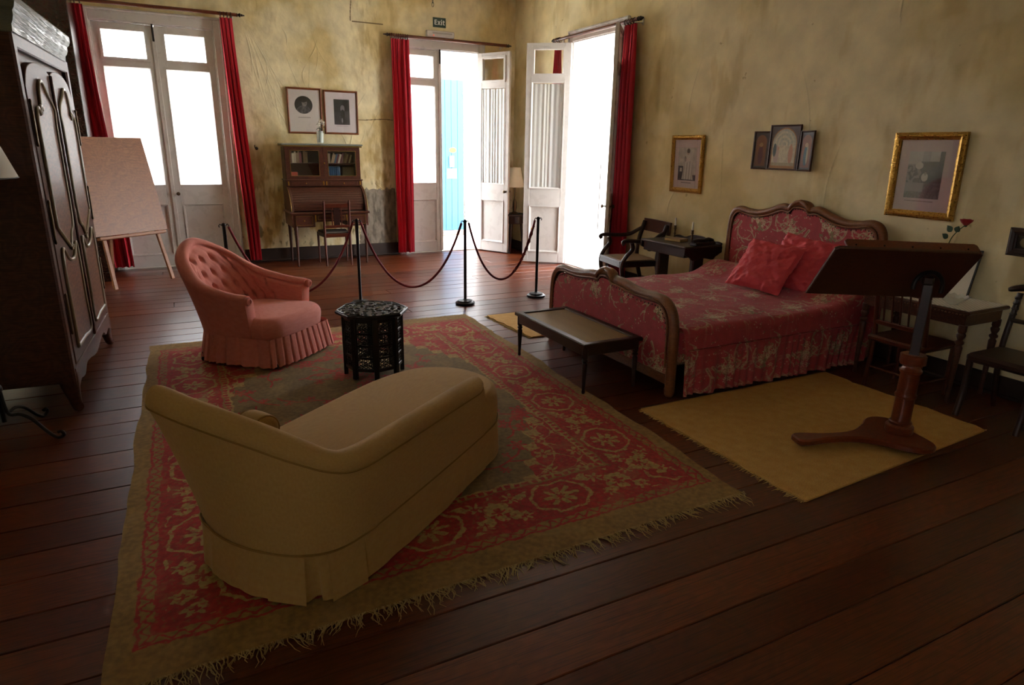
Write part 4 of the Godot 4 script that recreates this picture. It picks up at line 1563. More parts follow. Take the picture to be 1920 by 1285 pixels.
# ---------------------------------------------------------------- furniture
func turned_leg(h: float, r: float) -> Array:
	return [Vector2(r * 0.45, 0), Vector2(r * 0.6, h * 0.02), Vector2(r * 0.5, h * 0.06), Vector2(r * 0.62, h * 0.3), Vector2(r * 0.85, h * 0.62), Vector2(r * 0.95, h * 0.72), Vector2(r * 0.62, h * 0.745), Vector2(r * 1.05, h * 0.77), Vector2(r * 1.05, h * 0.79), Vector2(r * 0.6, h * 0.81), Vector2(r * 1.0, h * 0.85), Vector2(r * 1.1, h * 0.88), Vector2(r * 0.8, h * 0.9), Vector2(r, h * 0.92), Vector2(r, h)]

func build_furniture() -> void:
	armoire()
	wardrobe()
	easel()
	secretary()
	desk_chair()
	octagon_table()
	bench()
	elbow_chair()
	side_table()
	reading_stand()
	lamp_table()
	spindle_chair()
	plain_chair()
	corner_things()
	floor_lamp()
	barrier()

# big French armoire: local x along the front (0 .. W), y up, front at z = 0, body behind (-z)
func armoire() -> void:
	var W := 1.63
	var D := 0.58
	var wood := tri_mat(wood_tex(51, Color("5c3626"), Color("40231a"), Color("27130e"), 7.0), Vector3(0.9, 0.9, 0.9), 0.42)
	wood.uv1_offset = Vector3(0.2, 0.1, 0)
	wood.metallic_specular = 0.36
	var strip := tri_mat(wood_tex(53, Color("87573a"), Color("4c2a1d"), Color("2c1710"), 16.0, 0.35), Vector3(1.6, 1.6, 1.6), 0.40)
	strip.metallic_specular = 0.4
	var o := Node3D.new()
	o.name = numbered("armoire")
	add_child(o)
	tag(o, "tall dark carved armoire with panelled double doors and grey cornice by the lamp", "armoire")
	var p0 := Vector3(-0.665, 0, -4.62)
	var p1 := Vector3(-0.585, 0, -6.25)
	var xd := (p1 - p0).normalized()
	o.transform = Transform3D(Basis(xd, Vector3.UP, xd.cross(Vector3.UP)), p0)
	var mb := MB.new()
	mb.bb(Vector3(0, 0.2, -D), Vector3(W, 2.22, -0.035), 0.006)
	for x in [0.0, W - 0.085]:
		mb.bb(Vector3(x, 0.17, -0.06), Vector3(x + 0.085, 2.22, 0.0), 0.012)
	mb.bb(Vector3(0.05, 2.13, -0.06), Vector3(W - 0.05, 2.22, 0.0), 0.008)
	put("body", mb, wood, o)
	# shaped apron
	mb = MB.new()
	var ap := PackedVector2Array()
	ap.append(Vector2(0.03, 0.285)); ap.append(Vector2(W - 0.03, 0.285))
	for p in curve([Vector2(W - 0.03, 0.13), Vector2(W - 0.16, 0.17), Vector2(W - 0.30, 0.155), Vector2(W - 0.42, 0.20), Vector2(W - 0.6, 0.185), Vector2(W / 2, 0.155), Vector2(0.6, 0.185), Vector2(0.42, 0.20), Vector2(0.30, 0.155), Vector2(0.16, 0.17), Vector2(0.03, 0.13)], 60): ap.append(p)
	mb.prism(ap, -0.05, 0.004, 0.006)
	put("apron", mb, wood, o)
	# scrolled feet
	for x in [0.055, W - 0.055]:
		for z in [-0.05, -D + 0.06]:
			mb = MB.new()
			var s := -1.0 if x < 0.5 else 1.0
			mb.tube(curve([Vector3(x, 0.24, z), Vector3(x + s * 0.012, 0.16, z + 0.01), Vector3(x + s * 0.006, 0.09, z + 0.018), Vector3(x + s * 0.012, 0.035, z + 0.028), Vector3(x + s * 0.03, 0.032, z + 0.04)], 14), [0.06, 0.058, 0.055, 0.052, 0.048, 0.044, 0.04, 0.037, 0.034, 0.032, 0.031, 0.031, 0.032, 0.031, 0.026], 12)
			put("foot", mb, wood, o)
	# cornice
	var corn := hexmat("5a5c54", 0.55)
	var ct := field(256, 256, 0.03, 55, 4)
	corn.roughness_texture = bump_from(ct, 256, 256)
	corn.roughness = 1.0
	mb = MB.new()
	var E1 := W - 0.12
	var pr := [[0.0, 2.20], [0.008, 2.205], [0.01, 2.24], [0.02, 2.255], [0.028, 2.28], [0.028, 2.305], [0.04, 2.32], [0.048, 2.345], [0.048, 2.375], [0.042, 2.385]]
	for i in pr.size() - 1:
		var a: float = pr[i][0]
		var b: float = pr[i + 1][0]
		var y0: float = pr[i][1]
		var y1: float = pr[i + 1][1]
		mb.quad(Vector3(-a, y0, a), Vector3(E1 + a, y0, a), Vector3(E1 + b, y1, b), Vector3(-b, y1, b))
		mb.quad(Vector3(-a, y0, -D), Vector3(-a, y0, a), Vector3(-b, y1, b), Vector3(-b, y1, -D))
		mb.quad(Vector3(E1 + a, y0, a), Vector3(E1 + a, y0, -D), Vector3(E1 + b, y1, -D), Vector3(E1 + b, y1, b))
	mb.quad(Vector3(-0.042, 2.385, 0.042), Vector3(E1 + 0.042, 2.385, 0.042), Vector3(E1 + 0.042, 2.385, -D), Vector3(-0.042, 2.385, -D))
	mb.quad(Vector3(E1, 2.2, -D), Vector3(0, 2.2, -D), Vector3(-0.042, 2.385, -D), Vector3(E1 + 0.042, 2.385, -D))
	put("cornice", mb, corn, o)
	# doors: arched top, two shaped panels, pale carved mouldings
	var mould := hexmat("76684c", 0.32)
	for k in 2:
		var w := (W - 0.17) / 2 - 0.006
		var x0 := 0.085 + 0.003 + k * (w + 0.006)
		var fx := func(t: float) -> float: return t if k == 0 else w - t      # t runs from the hinge
		var out := PackedVector2Array()
		out.append(Vector2(fx.call(0.0), 0.295)); out.append(Vector2(fx.call(w), 0.295))
		for p in curve([Vector2(w, 2.05), Vector2(w * 0.8, 2.085), Vector2(w * 0.45, 2.09), Vector2(w * 0.15, 2.045), Vector2(0, 1.94)], 20): out.append(Vector2(fx.call(p.x), p.y))
		mb = MB.new()
		mb.prism(out, -0.034, 0.004, 0.004)
		var door := put("door", mb, wood, o)
		door.position = Vector3(x0, 0, 0)
		# upper panel
		var a := 0.11
		var up := curve([Vector2(fx.call(a), 1.14), Vector2(fx.call(a), 1.5), Vector2(fx.call(a), 1.76), Vector2(fx.call(a + 0.06), 1.83), Vector2(fx.call(a + 0.12), 1.80), Vector2(fx.call(a + 0.17), 1.95), Vector2(fx.call(a + 0.26), 1.99), Vector2(fx.call(a + 0.36), 1.93), Vector2(fx.call(w - a + 0.02), 1.84), Vector2(fx.call(w - a), 1.72), Vector2(fx.call(w - a), 1.45), Vector2(fx.call(w - a), 1.22), Vector2(fx.call(w - a - 0.03), 1.10), Vector2(fx.call(w - a - 0.12), 1.06), Vector2(fx.call(w - a - 0.19), 0.985), Vector2(fx.call(w * 0.5), 1.01), Vector2(fx.call(a + 0.1), 1.09), Vector2(fx.call(a), 1.14)], 90)
		var lo := curve([Vector2(fx.call(a), 0.38), Vector2(fx.call(a), 0.6), Vector2(fx.call(a), 0.92), Vector2(fx.call(a + 0.05), 1.0), Vector2(fx.call(a + 0.16), 0.93), Vector2(fx.call(w * 0.52), 0.90), Vector2(fx.call(w - a - 0.13), 0.91), Vector2(fx.call(w - a - 0.04), 0.985), Vector2(fx.call(w - a), 0.93), Vector2(fx.call(w - a), 0.6), Vector2(fx.call(w - a), 0.38), Vector2(fx.call(w * 0.5), 0.38), Vector2(fx.call(a), 0.38)], 80)
		for q in [["upper_panel", up], ["lower_panel", lo]]:
			var pl := PackedVector2Array()
			for i in q[1].size() - 1: pl.append(q[1][i])
			mb = MB.new()
			mb.prism(pl, -0.02, 0.011, 0.006)
			put(q[0], mb, strip, door)
			var pth := []
			for i in q[1].size() - 1: pth.append(Vector3(q[1][i].x, q[1][i].y, 0.011))
			mb = MB.new()
			mb.tube(pth, 0.012, 8, true, 1.0, Vector3.BACK)
			put("moulding", mb, mould, door)
		# carved scrolls at the shoulders of the upper panel
		for s in [[a + 0.115, 1.815, 1.0], [w - a - 0.19, 0.99, -1.0]]:
			mb = MB.new()
			var pts := []
			for i in 22:
				var an := i / 21.0 * 4.6
				var r := 0.038 * (1.0 - i / 26.0)
				pts.append(Vector3(fx.call(s[0] + cos(an) * r), s[1] + sin(an) * r * s[2], 0.016))
			mb.tube(pts, 0.009, 7, false, 1.0, Vector3.BACK)
			put("scroll", mb, mould, door)
		# long brass hinges on the outer stile
		for y in [0.62, 1.18, 1.74]:
			mb = MB.new()
			mb.lathe([Vector2(0.004, -0.13), Vector2(0.009, -0.12), Vector2(0.006, -0.1), Vector2(0.008, -0.06), Vector2(0.008, 0.06), Vector2(0.006, 0.1), Vector2(0.009, 0.12), Vector2(0.004, 0.13)], 10, T3(Vector3(fx.call(-0.003), y, 0.012)))
			put("hinge", mb, M.brass_old, door)
	mb = MB.new()
	mb.bb(Vector3(W / 2 - 0.018, 0.30, 0.002), Vector3(W / 2 + 0.018, 2.05, 0.02), 0.006)
	put("cover_strip", mb, wood, o)
	mb = MB.new()
	mb.prism(PackedVector2Array([Vector2(-0.012, -0.07), Vector2(0.012, -0.07), Vector2(0.018, -0.03), Vector2(0.012, 0.0), Vector2(0.018, 0.03), Vector2(0.01, 0.075), Vector2(-0.01, 0.075), Vector2(-0.018, 0.03), Vector2(-0.012, 0.0), Vector2(-0.018, -0.03)]), 0.02, 0.026, 0.002, T3(Vector3(W / 2 + 0.06, 1.12, -0.012)))
	put("key_plate", mb, M.brass_old, o)

# a darker panelled cupboard in the far left corner
func wardrobe() -> void:
	var m := tri_mat(M.dark.albedo_texture, Vector3(1.1, 1.1, 1.1), 0.25, Color("b0aab0"))
	var o := thing("wardrobe", "black panelled cupboard standing in the far corner beside the red curtain", "wardrobe", Vector3(-1.40, 0, -9.22))
	var mb := MB.new()
	var W := 0.62
	mb.bb(Vector3(0, 0.0, -0.6), Vector3(W, 3.35, -0.03), 0.006)
	mb.bb(Vector3(0.0, 0.0, -0.62), Vector3(W + 0.02, 0.12, 0.02), 0.01)
	mb.bb(Vector3(-0.0, 3.3, -0.62), Vector3(W + 0.03, 3.42, 0.04), 0.015)
	put("body", mb, m, o)
	mb = MB.new()
	for x in [0.0, W - 0.085]: mb.bb(Vector3(x, 0.12, -0.032), Vector3(x + 0.085, 3.3, 0.0), 0.006)
	for y in [[0.12, 0.24], [1.2, 1.32], [2.42, 2.56], [3.18, 3.3]]: mb.bb(Vector3(0.08, y[0], -0.032), Vector3(W - 0.08, y[1], -0.001), 0.006)
	put("door_frame", mb, m, o)
	for y in [[0.24, 1.2], [1.32, 2.42], [2.56, 3.18]]:
		mb = MB.new()
		mb.frame(W - 0.21, y[1] - y[0] - 0.04, [Vector2(0, -0.026), Vector2(0.006, -0.012), Vector2(0.02, -0.006), Vector2(0.022, -0.03)], Vector3(W / 2, (y[0] + y[1]) / 2, 0))
		mb.bb(Vector3(0.08, y[0], -0.034), Vector3(W - 0.08, y[1], -0.02))
		put("panel", mb, m, o)

func easel() -> void:
	var o := thing("easel", "wooden easel carrying a bare plywood board before the French doors", "easel")
	var lb := Vector3(-0.665, 0, -8.575)
	var rb := Vector3(-0.075, 0, -9.06)
	var along := (rb - lb).normalized()
	var back := along.cross(Vector3.UP).normalized()
	if back.z > 0: back = -back
	# the board's plane leans back from the legs
	var leanv := (Vector3.UP + back * 0.235).normalized()
	for p in [lb, rb]:
		var mb := MB.new()
		var inw: Vector3 = along * (0.10 if p == lb else -0.10)
		var q: Vector3 = p + leanv * 1.7 + inw - back * 0.02
		var b := Basis(along, (q - p).normalized(), along.cross((q - p).normalized()))
		mb.box(Vector3(0, 0.86, 0), Vector3(0.045, 1.72, 0.03), 0.005, Transform3D(b, p + Vector3(0, 0.004, 0) + back * 0.045))
		put("leg", mb, M.pine, o)
	var mb := MB.new()
	var mid := (lb + rb) / 2
	var tip := mid + leanv * 1.55 + back * 0.06
	var foot := mid + back * 0.62
	var yd := (tip - foot).normalized()
	mb.box(Vector3(0, (tip - foot).length() / 2, 0), Vector3(0.04, (tip - foot).length(), 0.03), 0.005, Transform3D(Basis(along, yd, along.cross(yd)), foot + Vector3(0, 0.006, 0)))
	put("back_leg", mb, M.pine, o)
	mb = MB.new()
	var shelf := mid + leanv * 0.60
	mb.box(Vector3.ZERO, Vector3(0.86, 0.035, 0.06), 0.006, Transform3D(Basis(along, leanv, along.cross(leanv)), shelf + back * 0.0))
	put("ledge", mb, M.pine, o)
	# the board, a thing of its own resting on the ledge
	var bd := thing("plywood_board", "large bare reddish plywood board propped on the easel", "board")
	mb = MB.new()
	var c := mid + leanv * (0.625 + 0.555) - back * 0.012 + along * -0.015
	mb.box(Vector3.ZERO, Vector3(0.955, 1.11, 0.014), 0.002)
	bd.transform = Transform3D(Basis(along, leanv, along.cross(leanv)), c)
	put("sheet", mb, M.ply, bd)

# ---------------------------------------------------------------- roll-top secretary on the back wall
func secretary() -> void:
	var o := thing("secretary_desk", "mahogany roll-top writing desk with a glazed bookcase against the back wall", "desk", Vector3(1.965, 0, -9.40))
	var hw := 0.53
	var zb := -0.60
	var w = M.mahog
	var gold := hexmat("8e7440", 0.35, 0.8)
	# legs, square tapered
	for x in [-hw + 0.045, hw - 0.045]:
		for z in [-0.02, zb + 0.05]:
			var mb := MB.new()
			mb.lathe([Vector2(0.012, 0), Vector2(0.016, 0.02), Vector2(0.014, 0.05), Vector2(0.026, 0.5), Vector2(0.03, 0.52), Vector2(0.026, 0.535), Vector2(0.03, 0.55), Vector2(0.03, 0.57)], 12, T3(Vector3(x, 0, z)))
			put("leg", mb, w, o)
	# frieze with two drawers and a knee hole
	var mb := MB.new()
	mb.bb(Vector3(-hw, 0.545, zb), Vector3(-hw + 0.31, 0.725, 0.0), 0.006)
	mb.bb(Vector3(hw - 0.31, 0.545, zb), Vector3(hw, 0.725, 0.0), 0.006)
	mb.bb(Vector3(-hw + 0.30, 0.615, zb), Vector3(hw - 0.30, 0.725, -0.01), 0.006)
	put("frieze", mb, w, o)
	for x in [[-hw + 0.035, -hw + 0.285, 0.56, 0.71], [-0.2, 0.2, 0.63, 0.71], [hw - 0.285, hw - 0.035, 0.56, 0.71]]:
		mb = MB.new()
		var cx: float = (x[0] + x[1]) / 2
		var cy: float = (x[2] + x[3]) / 2
		mb.bb(Vector3(x[0], x[2], -0.01), Vector3(x[1], x[3], 0.008), 0.003)
		var d := put("drawer", mb, w, o)
		mb = MB.new()
		mb.frame(x[1] - x[0] - 0.04, x[3] - x[2] - 0.035, [Vector2(0, 0.008), Vector2(0.001, 0.012), Vector2(0.006, 0.012), Vector2(0.007, 0.008)], Vector3(cx, cy, 0))
		put("inlay", mb, gold, d)
		mb = MB.new()
		mb.ball(Vector3(cx, cy, 0.014), Vector3(0.008, 0.012, 0.008), 10, 6)
		put("knob", mb, M.brass, d)
	for x in [-0.215, 0.215]:
		mb = MB.new()
		mb.bb(Vector3(x - 0.008, 0.62, -0.006), Vector3(x + 0.008, 0.71, 0.006), 0.003)
		put("mount", mb, M.brass, o)
	mb = MB.new()
	mb.bb(Vector3(-hw - 0.02, 0.72, zb), Vector3(hw + 0.02, 0.752, 0.03), 0.01)
	put("desk_top", mb, w, o)
	# roll top: quarter cylinder between curved cheeks
	var R := 0.31
	var zc := -0.36
	for s in [-1, 1]:
		var pl := PackedVector2Array()
		pl.append(Vector2(-zb - 0.0, 0.752)); pl.append(Vector2(0.01, 0.752))
		for i in 15:
			var an := i / 14.0 * PI / 2
			pl.append(Vector2(-(zc + cos(an) * (R + 0.04)), 0.765 + sin(an) * (R + 0.015)))
		pl.append(Vector2(-zb, 1.09))
		mb = MB.new()
		mb.prism(pl, 0, 0.035, 0.004, Transform3D(Basis(Vector3(0, 0, -1), Vector3.UP, Vector3(1, 0, 0)), Vector3(s * (hw - 0.018) - 0.018, 0, 0)))
		var ch := put("cheek", mb, w, o)
		mb = MB.new()
		var pts := []
		for i in 15:
			var an := i / 14.0 * PI / 2
			pts.append(Vector3(s * (hw - 0.002), 0.765 + sin(an) * (R + 0.012), zc + cos(an) * (R + 0.038)))
		mb.tube(pts, 0.006, 6)
		put("edging", mb, gold, ch)
	for i in 13:         # tambour slats
		var an0 := (i + 0.5) / 13.0 * PI / 2
		mb = MB.new()
		mb.box(Vector3(0, 0.765 + sin(an0) * R, zc + cos(an0) * R), Vector3(2 * hw - 0.07, 0.036, 0.02), 0.006, Transform3D.IDENTITY)
		var t := T3(Vector3(0, 0.765 + sin(an0) * R, zc + cos(an0) * R), Vector3(-rad_to_deg(an0), 0, 0))
		mb = MB.new()
		mb.box(Vector3.ZERO, Vector3(2 * hw - 0.07, 0.0375, 0.016), 0.0035, t)
		put("slat", mb, w, o)
	# tier of shallow drawers
	mb = MB.new()
	mb.bb(Vector3(-hw, 1.085, zb), Vector3(hw, 1.165, -0.27), 0.005)
	mb.bb(Vector3(-hw - 0.012, 1.16, zb), Vector3(hw + 0.012, 1.178, -0.255), 0.005)
	put("drawer_case", mb, w, o)
	for s in [-1, 1]:
		mb = MB.new()
		mb.bb(Vector3(s * 0.265 - 0.2, 1.098, -0.28), Vector3(s * 0.265 + 0.2, 1.153, -0.262), 0.003)
		var d := put("drawer", mb, w, o)
		mb = MB.new()
		mb.ball(Vector3(s * 0.265, 1.126, -0.256), Vector3(0.007, 0.011, 0.008), 10, 6)
		put("knob", mb, M.brass, d)
	for x in [-0.5, -0.02, 0.02, 0.5]:
		mb = MB.new()
		mb.bb(Vector3(x - 0.009, 1.098, -0.272), Vector3(x + 0.009, 1.153, -0.264), 0.003)
		put("mount", mb, M.brass, o)
	# bookcase: open box with shelf, two glazed doors
	mb = MB.new()
	var zf := -0.30
	mb.bb(Vector3(-hw + 0.01, 1.178, zb), Vector3(hw - 0.01, 1.62, zb + 0.015))
	for s in [-1, 1]: mb.bb(Vector3(s * (hw - 0.02) - 0.012, 1.178, zb), Vector3(s * (hw - 0.02) + 0.012, 1.62, zf), 0.003)
	mb.bb(Vector3(-hw + 0.01, 1.178, zb), Vector3(hw - 0.01, 1.198, zf), 0.002)
	mb.bb(Vector3(-hw + 0.01, 1.598, zb), Vector3(hw - 0.01, 1.62, zf), 0.002)
	put("bookcase", mb, w, o)
	mb = MB.new()
	mb.bb(Vector3(-hw + 0.03, 1.385, zb + 0.012), Vector3(hw - 0.03, 1.4, zf - 0.03), 0.002)
	put("shelf", mb, w, o)
	for s in [-1, 1]:
		mb = MB.new()
		var cx: float = s * 0.2575
		mb.frame(0.385, 0.335, [Vector2(0, -0.008), Vector2(0.0, 0.008), Vector2(0.004, 0.011), Vector2(0.064, 0.011), Vector2(0.064, -0.008)], Vector3(cx, 1.398, zf + 0.006))
		var d := put("glass_door", mb, w, o)
		mb = MB.new()
		mb.box(Vector3(cx, 1.398, zf + 0.006), Vector3(0.39, 0.34, 0.003))
		put("pane", mb, M.glass, d)
		mb = MB.new()
		mb.frame(0.385, 0.335, [Vector2(0.0, 0.009), Vector2(0.0, 0.014), Vector2(0.007, 0.014), Vector2(0.008, 0.009)], Vector3(cx, 1.398, zf + 0.006))
		put("inlay", mb, gold, d)
	mb = MB.new()
	mb.ball(Vector3(0.01, 1.40, zf + 0.022), Vector3(0.008, 0.012, 0.008), 10, 6)
	put("knob", mb, M.brass, o)
	# top slab of grey marble with a gilt edge
	mb = MB.new()
	mb.bb(Vector3(-hw - 0.02, 1.618, zb), Vector3(hw + 0.02, 1.64, zf + 0.035), 0.005)
	put("cornice", mb, gold, o)
	var marble := mat(Color("7d8076"), 0.25)
	mb = MB.new()
	mb.bb(Vector3(-hw - 0.03, 1.64, zb), Vector3(hw + 0.03, 1.663, zf + 0.045), 0.006)
	put("marble_top", mb, marble, o)
	books(o.position)

func books(at: Vector3) -> void:
	var rng := RandomNumberGenerator.new()
	rng.seed = 15
	var cols := ["b9a988", "c4b596", "8a6f50", "a58d68", "d0c6ac", "7a5a42", "b59c78", "6d4a3a", "cbbf9e", "94806a", "6a2a30", "3a5a70"]
	var lay := func(x0: float, x1: float, y: float, hmax: float, lean: float, where: String, grp: String):
		var x := x0
		var k := 0
		while true:
			var th := rng.randf_range(0.018, 0.034)
			var h := rng.randf_range(hmax * 0.78, hmax)
			var tl := lean if k > 1 else 0.0
			var run: float = th / cos(tl)
			if k == 2: run += hmax * sin(tl) if lean > 0.0 else 0.0
			if x + run > x1: break
			if k == 2 and lean > 0.0: x += 0.0
			var mb := MB.new()
			var dp := 0.15
			mb.box(Vector3(th / 2, h / 2, 0), Vector3(th - 0.004, h - 0.006, dp - 0.006))
			var col := Color(cols[rng.randi() % cols.size()])
			var b := thing("book", "%s %s book, %s %s" % [["tan", "cream", "brown", "ochre", "off-white", "dark brown", "buff", "reddish brown", "ivory", "grey-brown", "maroon", "slate blue"][cols.find(col.to_html(false))], "leaning" if lean > 0.0 and k > 1 else "upright", ["first", "second", "third", "fourth", "fifth", "sixth", "seventh", "eighth", "ninth", "tenth", "eleventh", "twelfth", "thirteenth", "fourteenth"][mini(k, 13)], where], "book", at + Vector3(x, y, -0.46), 0.0, grp)
			var pages := put("pages", mb, hexmat("d8cdb0", 0.9), b)
			mb = MB.new()
			mb.box(Vector3(0.0015, h / 2, 0), Vector3(0.003, h, dp), 0.001)
			mb.box(Vector3(th - 0.0015, h / 2, 0), Vector3(0.003, h, dp), 0.001)
			mb.box(Vector3(th / 2, h / 2, dp / 2 - 0.0015), Vector3(th, h, 0.003), 0.001)
			put("cover", mb, mat(col, 0.7), b)
			if tl > 0.0:
				b.rotation.z = -tl
				b.position.y += 0.001
			elif tl < 0.0:
				b.rotation.z = -tl
				b.position.y += th * sin(-tl) * 0.0 + 0.001
			x += th / cos(tl) + 0.0015
			k += 1
	lay.call(-0.46, -0.28, 1.4005, 0.165, 0.0, "from the desk's bookcase side wall, upper shelf", "books on the upper shelf, left door")
	lay.call(-0.26, -0.12, 1.4005, 0.165, 0.36, "of the slanting row behind the knobless bookcase door", "leaning books on the upper shelf, left door")
	lay.call(0.06, 0.40, 1.4005, 0.16, 0.30, "from the door knob, upper bookcase shelf", "leaning books on the upper shelf, right door")
	# lower shelf: lying books, blue volumes, a card
	var low := [[-0.45, 0.10, 0.026, "b03a2c", "orange-red book lying behind the left glass door, lower shelf"], [-0.45, 0.10, 0.05, "c85a44", "bright red book on top of the lying pile, lower left shelf"], [-0.30, 0.12, 0.02, "cfc4a4", "pale book lying flat beside the red pile, lower left shelf"]]
	for q in low:
		var b := thing("lying_book", q[4], "book", at + Vector3(q[0], 1.1985 + (0.0265 if q[2] == 0.05 else 0.0), -0.45))
		var mb := MB.new()
		mb.bb(Vector3(0, 0, -0.08), Vector3(q[1], q[2], 0.08), 0.002)
		put("cover", mb, hexmat(q[3], 0.7), b)
		mb = MB.new()
		mb.bb(Vector3(0.004, 0.004, -0.081), Vector3(q[1] + 0.001, q[2] - 0.004, 0.079))
		put("pages", mb, hexmat("d8cdb0", 0.9), b)
	for i in 6:
		var b := thing("blue_volume", "%s blue cloth volume from the door knob, lower bookcase shelf" % ["first", "second", "third", "fourth", "fifth", "sixth"][i], "book", at + Vector3(0.075 + i * 0.03, 1.1985, -0.46), 0, "set of blue volumes")
		var mb := MB.new()
		mb.bb(Vector3(0, 0, -0.07), Vector3(0.028, 0.155, 0.07), 0.003)
		put("cover", mb, hexmat("2c5068", 0.6), b)
		mb = MB.new()
		mb.bb(Vector3(0.003, 0.154, -0.067), Vector3(0.025, 0.1555, 0.066))
		put("pages", mb, hexmat("d8cdb0", 0.9), b)
	var mb2 := MB.new()
	mb2.bb(Vector3(0, 0, 0), Vector3(0.17, 0.15, 0.02), 0.003)
	var cd := single("box_file", mb2, hexmat("8a7a58", 0.8), "tan box file behind the right glass door, lower shelf", "box")
	cd.position = at + Vector3(0.29, 1.1985, -0.46)

# ---------------------------------------------------------------- chairs and small tables
func desk_chair() -> void:
	# local +z = back of the chair (towards the camera)
	var o := thing("desk_chair", "small brown wooden chair with a splat back tucked under the writing desk", "chair", Vector3(2.025, 0, -9.50))
	var m = M.redwood_dark
	var hw := 0.175
	for s in [-1, 1]:
		var mb := MB.new()
		mb.tube(curve([Vector3(s * hw, 0, 0.19), Vector3(s * hw, 0.22, 0.165), Vector3(s * hw, 0.45, 0.16), Vector3(s * hw, 0.68, 0.175), Vector3(s * hw, 0.885, 0.20)], 14), [0.013, 0.015, 0.017, 0.018, 0.019, 0.019, 0.019, 0.018, 0.018, 0.017, 0.017, 0.016, 0.016, 0.016, 0.016], 10)
		put("back_post", mb, m, o)
		mb = MB.new()
		mb.lathe([Vector2(0.008, 0), Vector2(0.016, 0.008), Vector2(0.01, 0.02), Vector2(0.012, 0.03), Vector2(0.0, 0.04)], 10, T3(Vector3(s * hw, 0.88, 0.20)))
		put("finial", mb, m, o)
		mb = MB.new()
		mb.lathe([Vector2(0.011, 0), Vector2(0.018, 0.38), Vector2(0.02, 0.42)], 10, T3(Vector3(s * (hw + 0.025), 0, -0.19)))
		put("front_leg", mb, m, o)
	var mb := MB.new()
	mb.bb(Vector3(-hw, 0.81, 0.18), Vector3(hw, 0.87, 0.2), 0.006)
	put("top_rail", mb, m, o)
	mb = MB.new()
	mb.bb(Vector3(-hw, 0.53, 0.158), Vector3(hw, 0.57, 0.178), 0.006)
	put("cross_rail", mb, m, o)
	for x in [-0.065, 0.065]:
		mb = MB.new()
		mb.box(Vector3(0, 0.125, 0), Vector3(0.014, 0.25, 0.012), 0.003, T3(Vector3(x, 0.565, 0.17), Vector3(4, 0, 0)))
		put("spindle", mb, m, o)
	mb = MB.new()
	mb.box(Vector3(0, 0.125, 0), Vector3(0.085, 0.25, 0.008), 0.003, T3(Vector3(0, 0.565, 0.17), Vector3(4, 0, 0)))
	put("splat", mb, M.dark, o)
	mb = MB.new()
	mb.prism(PackedVector2Array([Vector2(-0.215, -0.21), Vector2(0.215, -0.21), Vector2(0.185, 0.175), Vector2(-0.185, 0.175)]), -0.45, -0.40, 0.006, Transform3D(Basis(Vector3(1, 0, 0), Vector3(0, 0, 1), Vector3(0, -1, 0)), Vector3.ZERO))
	put("seat_frame", mb, m, o)
	mb = MB.new()
	mb.prism(PackedVector2Array([Vector2(-0.205, -0.2), Vector2(0.205, -0.2), Vector2(0.168, 0.145), Vector2(-0.168, 0.145)]), -0.475, -0.448, 0.012, Transform3D(Basis(Vector3(1, 0, 0), Vector3(0, 0, 1), Vector3(0, -1, 0)), Vector3.ZERO))
	put("seat_pad", mb, hexmat("4a4038", 0.8), o)

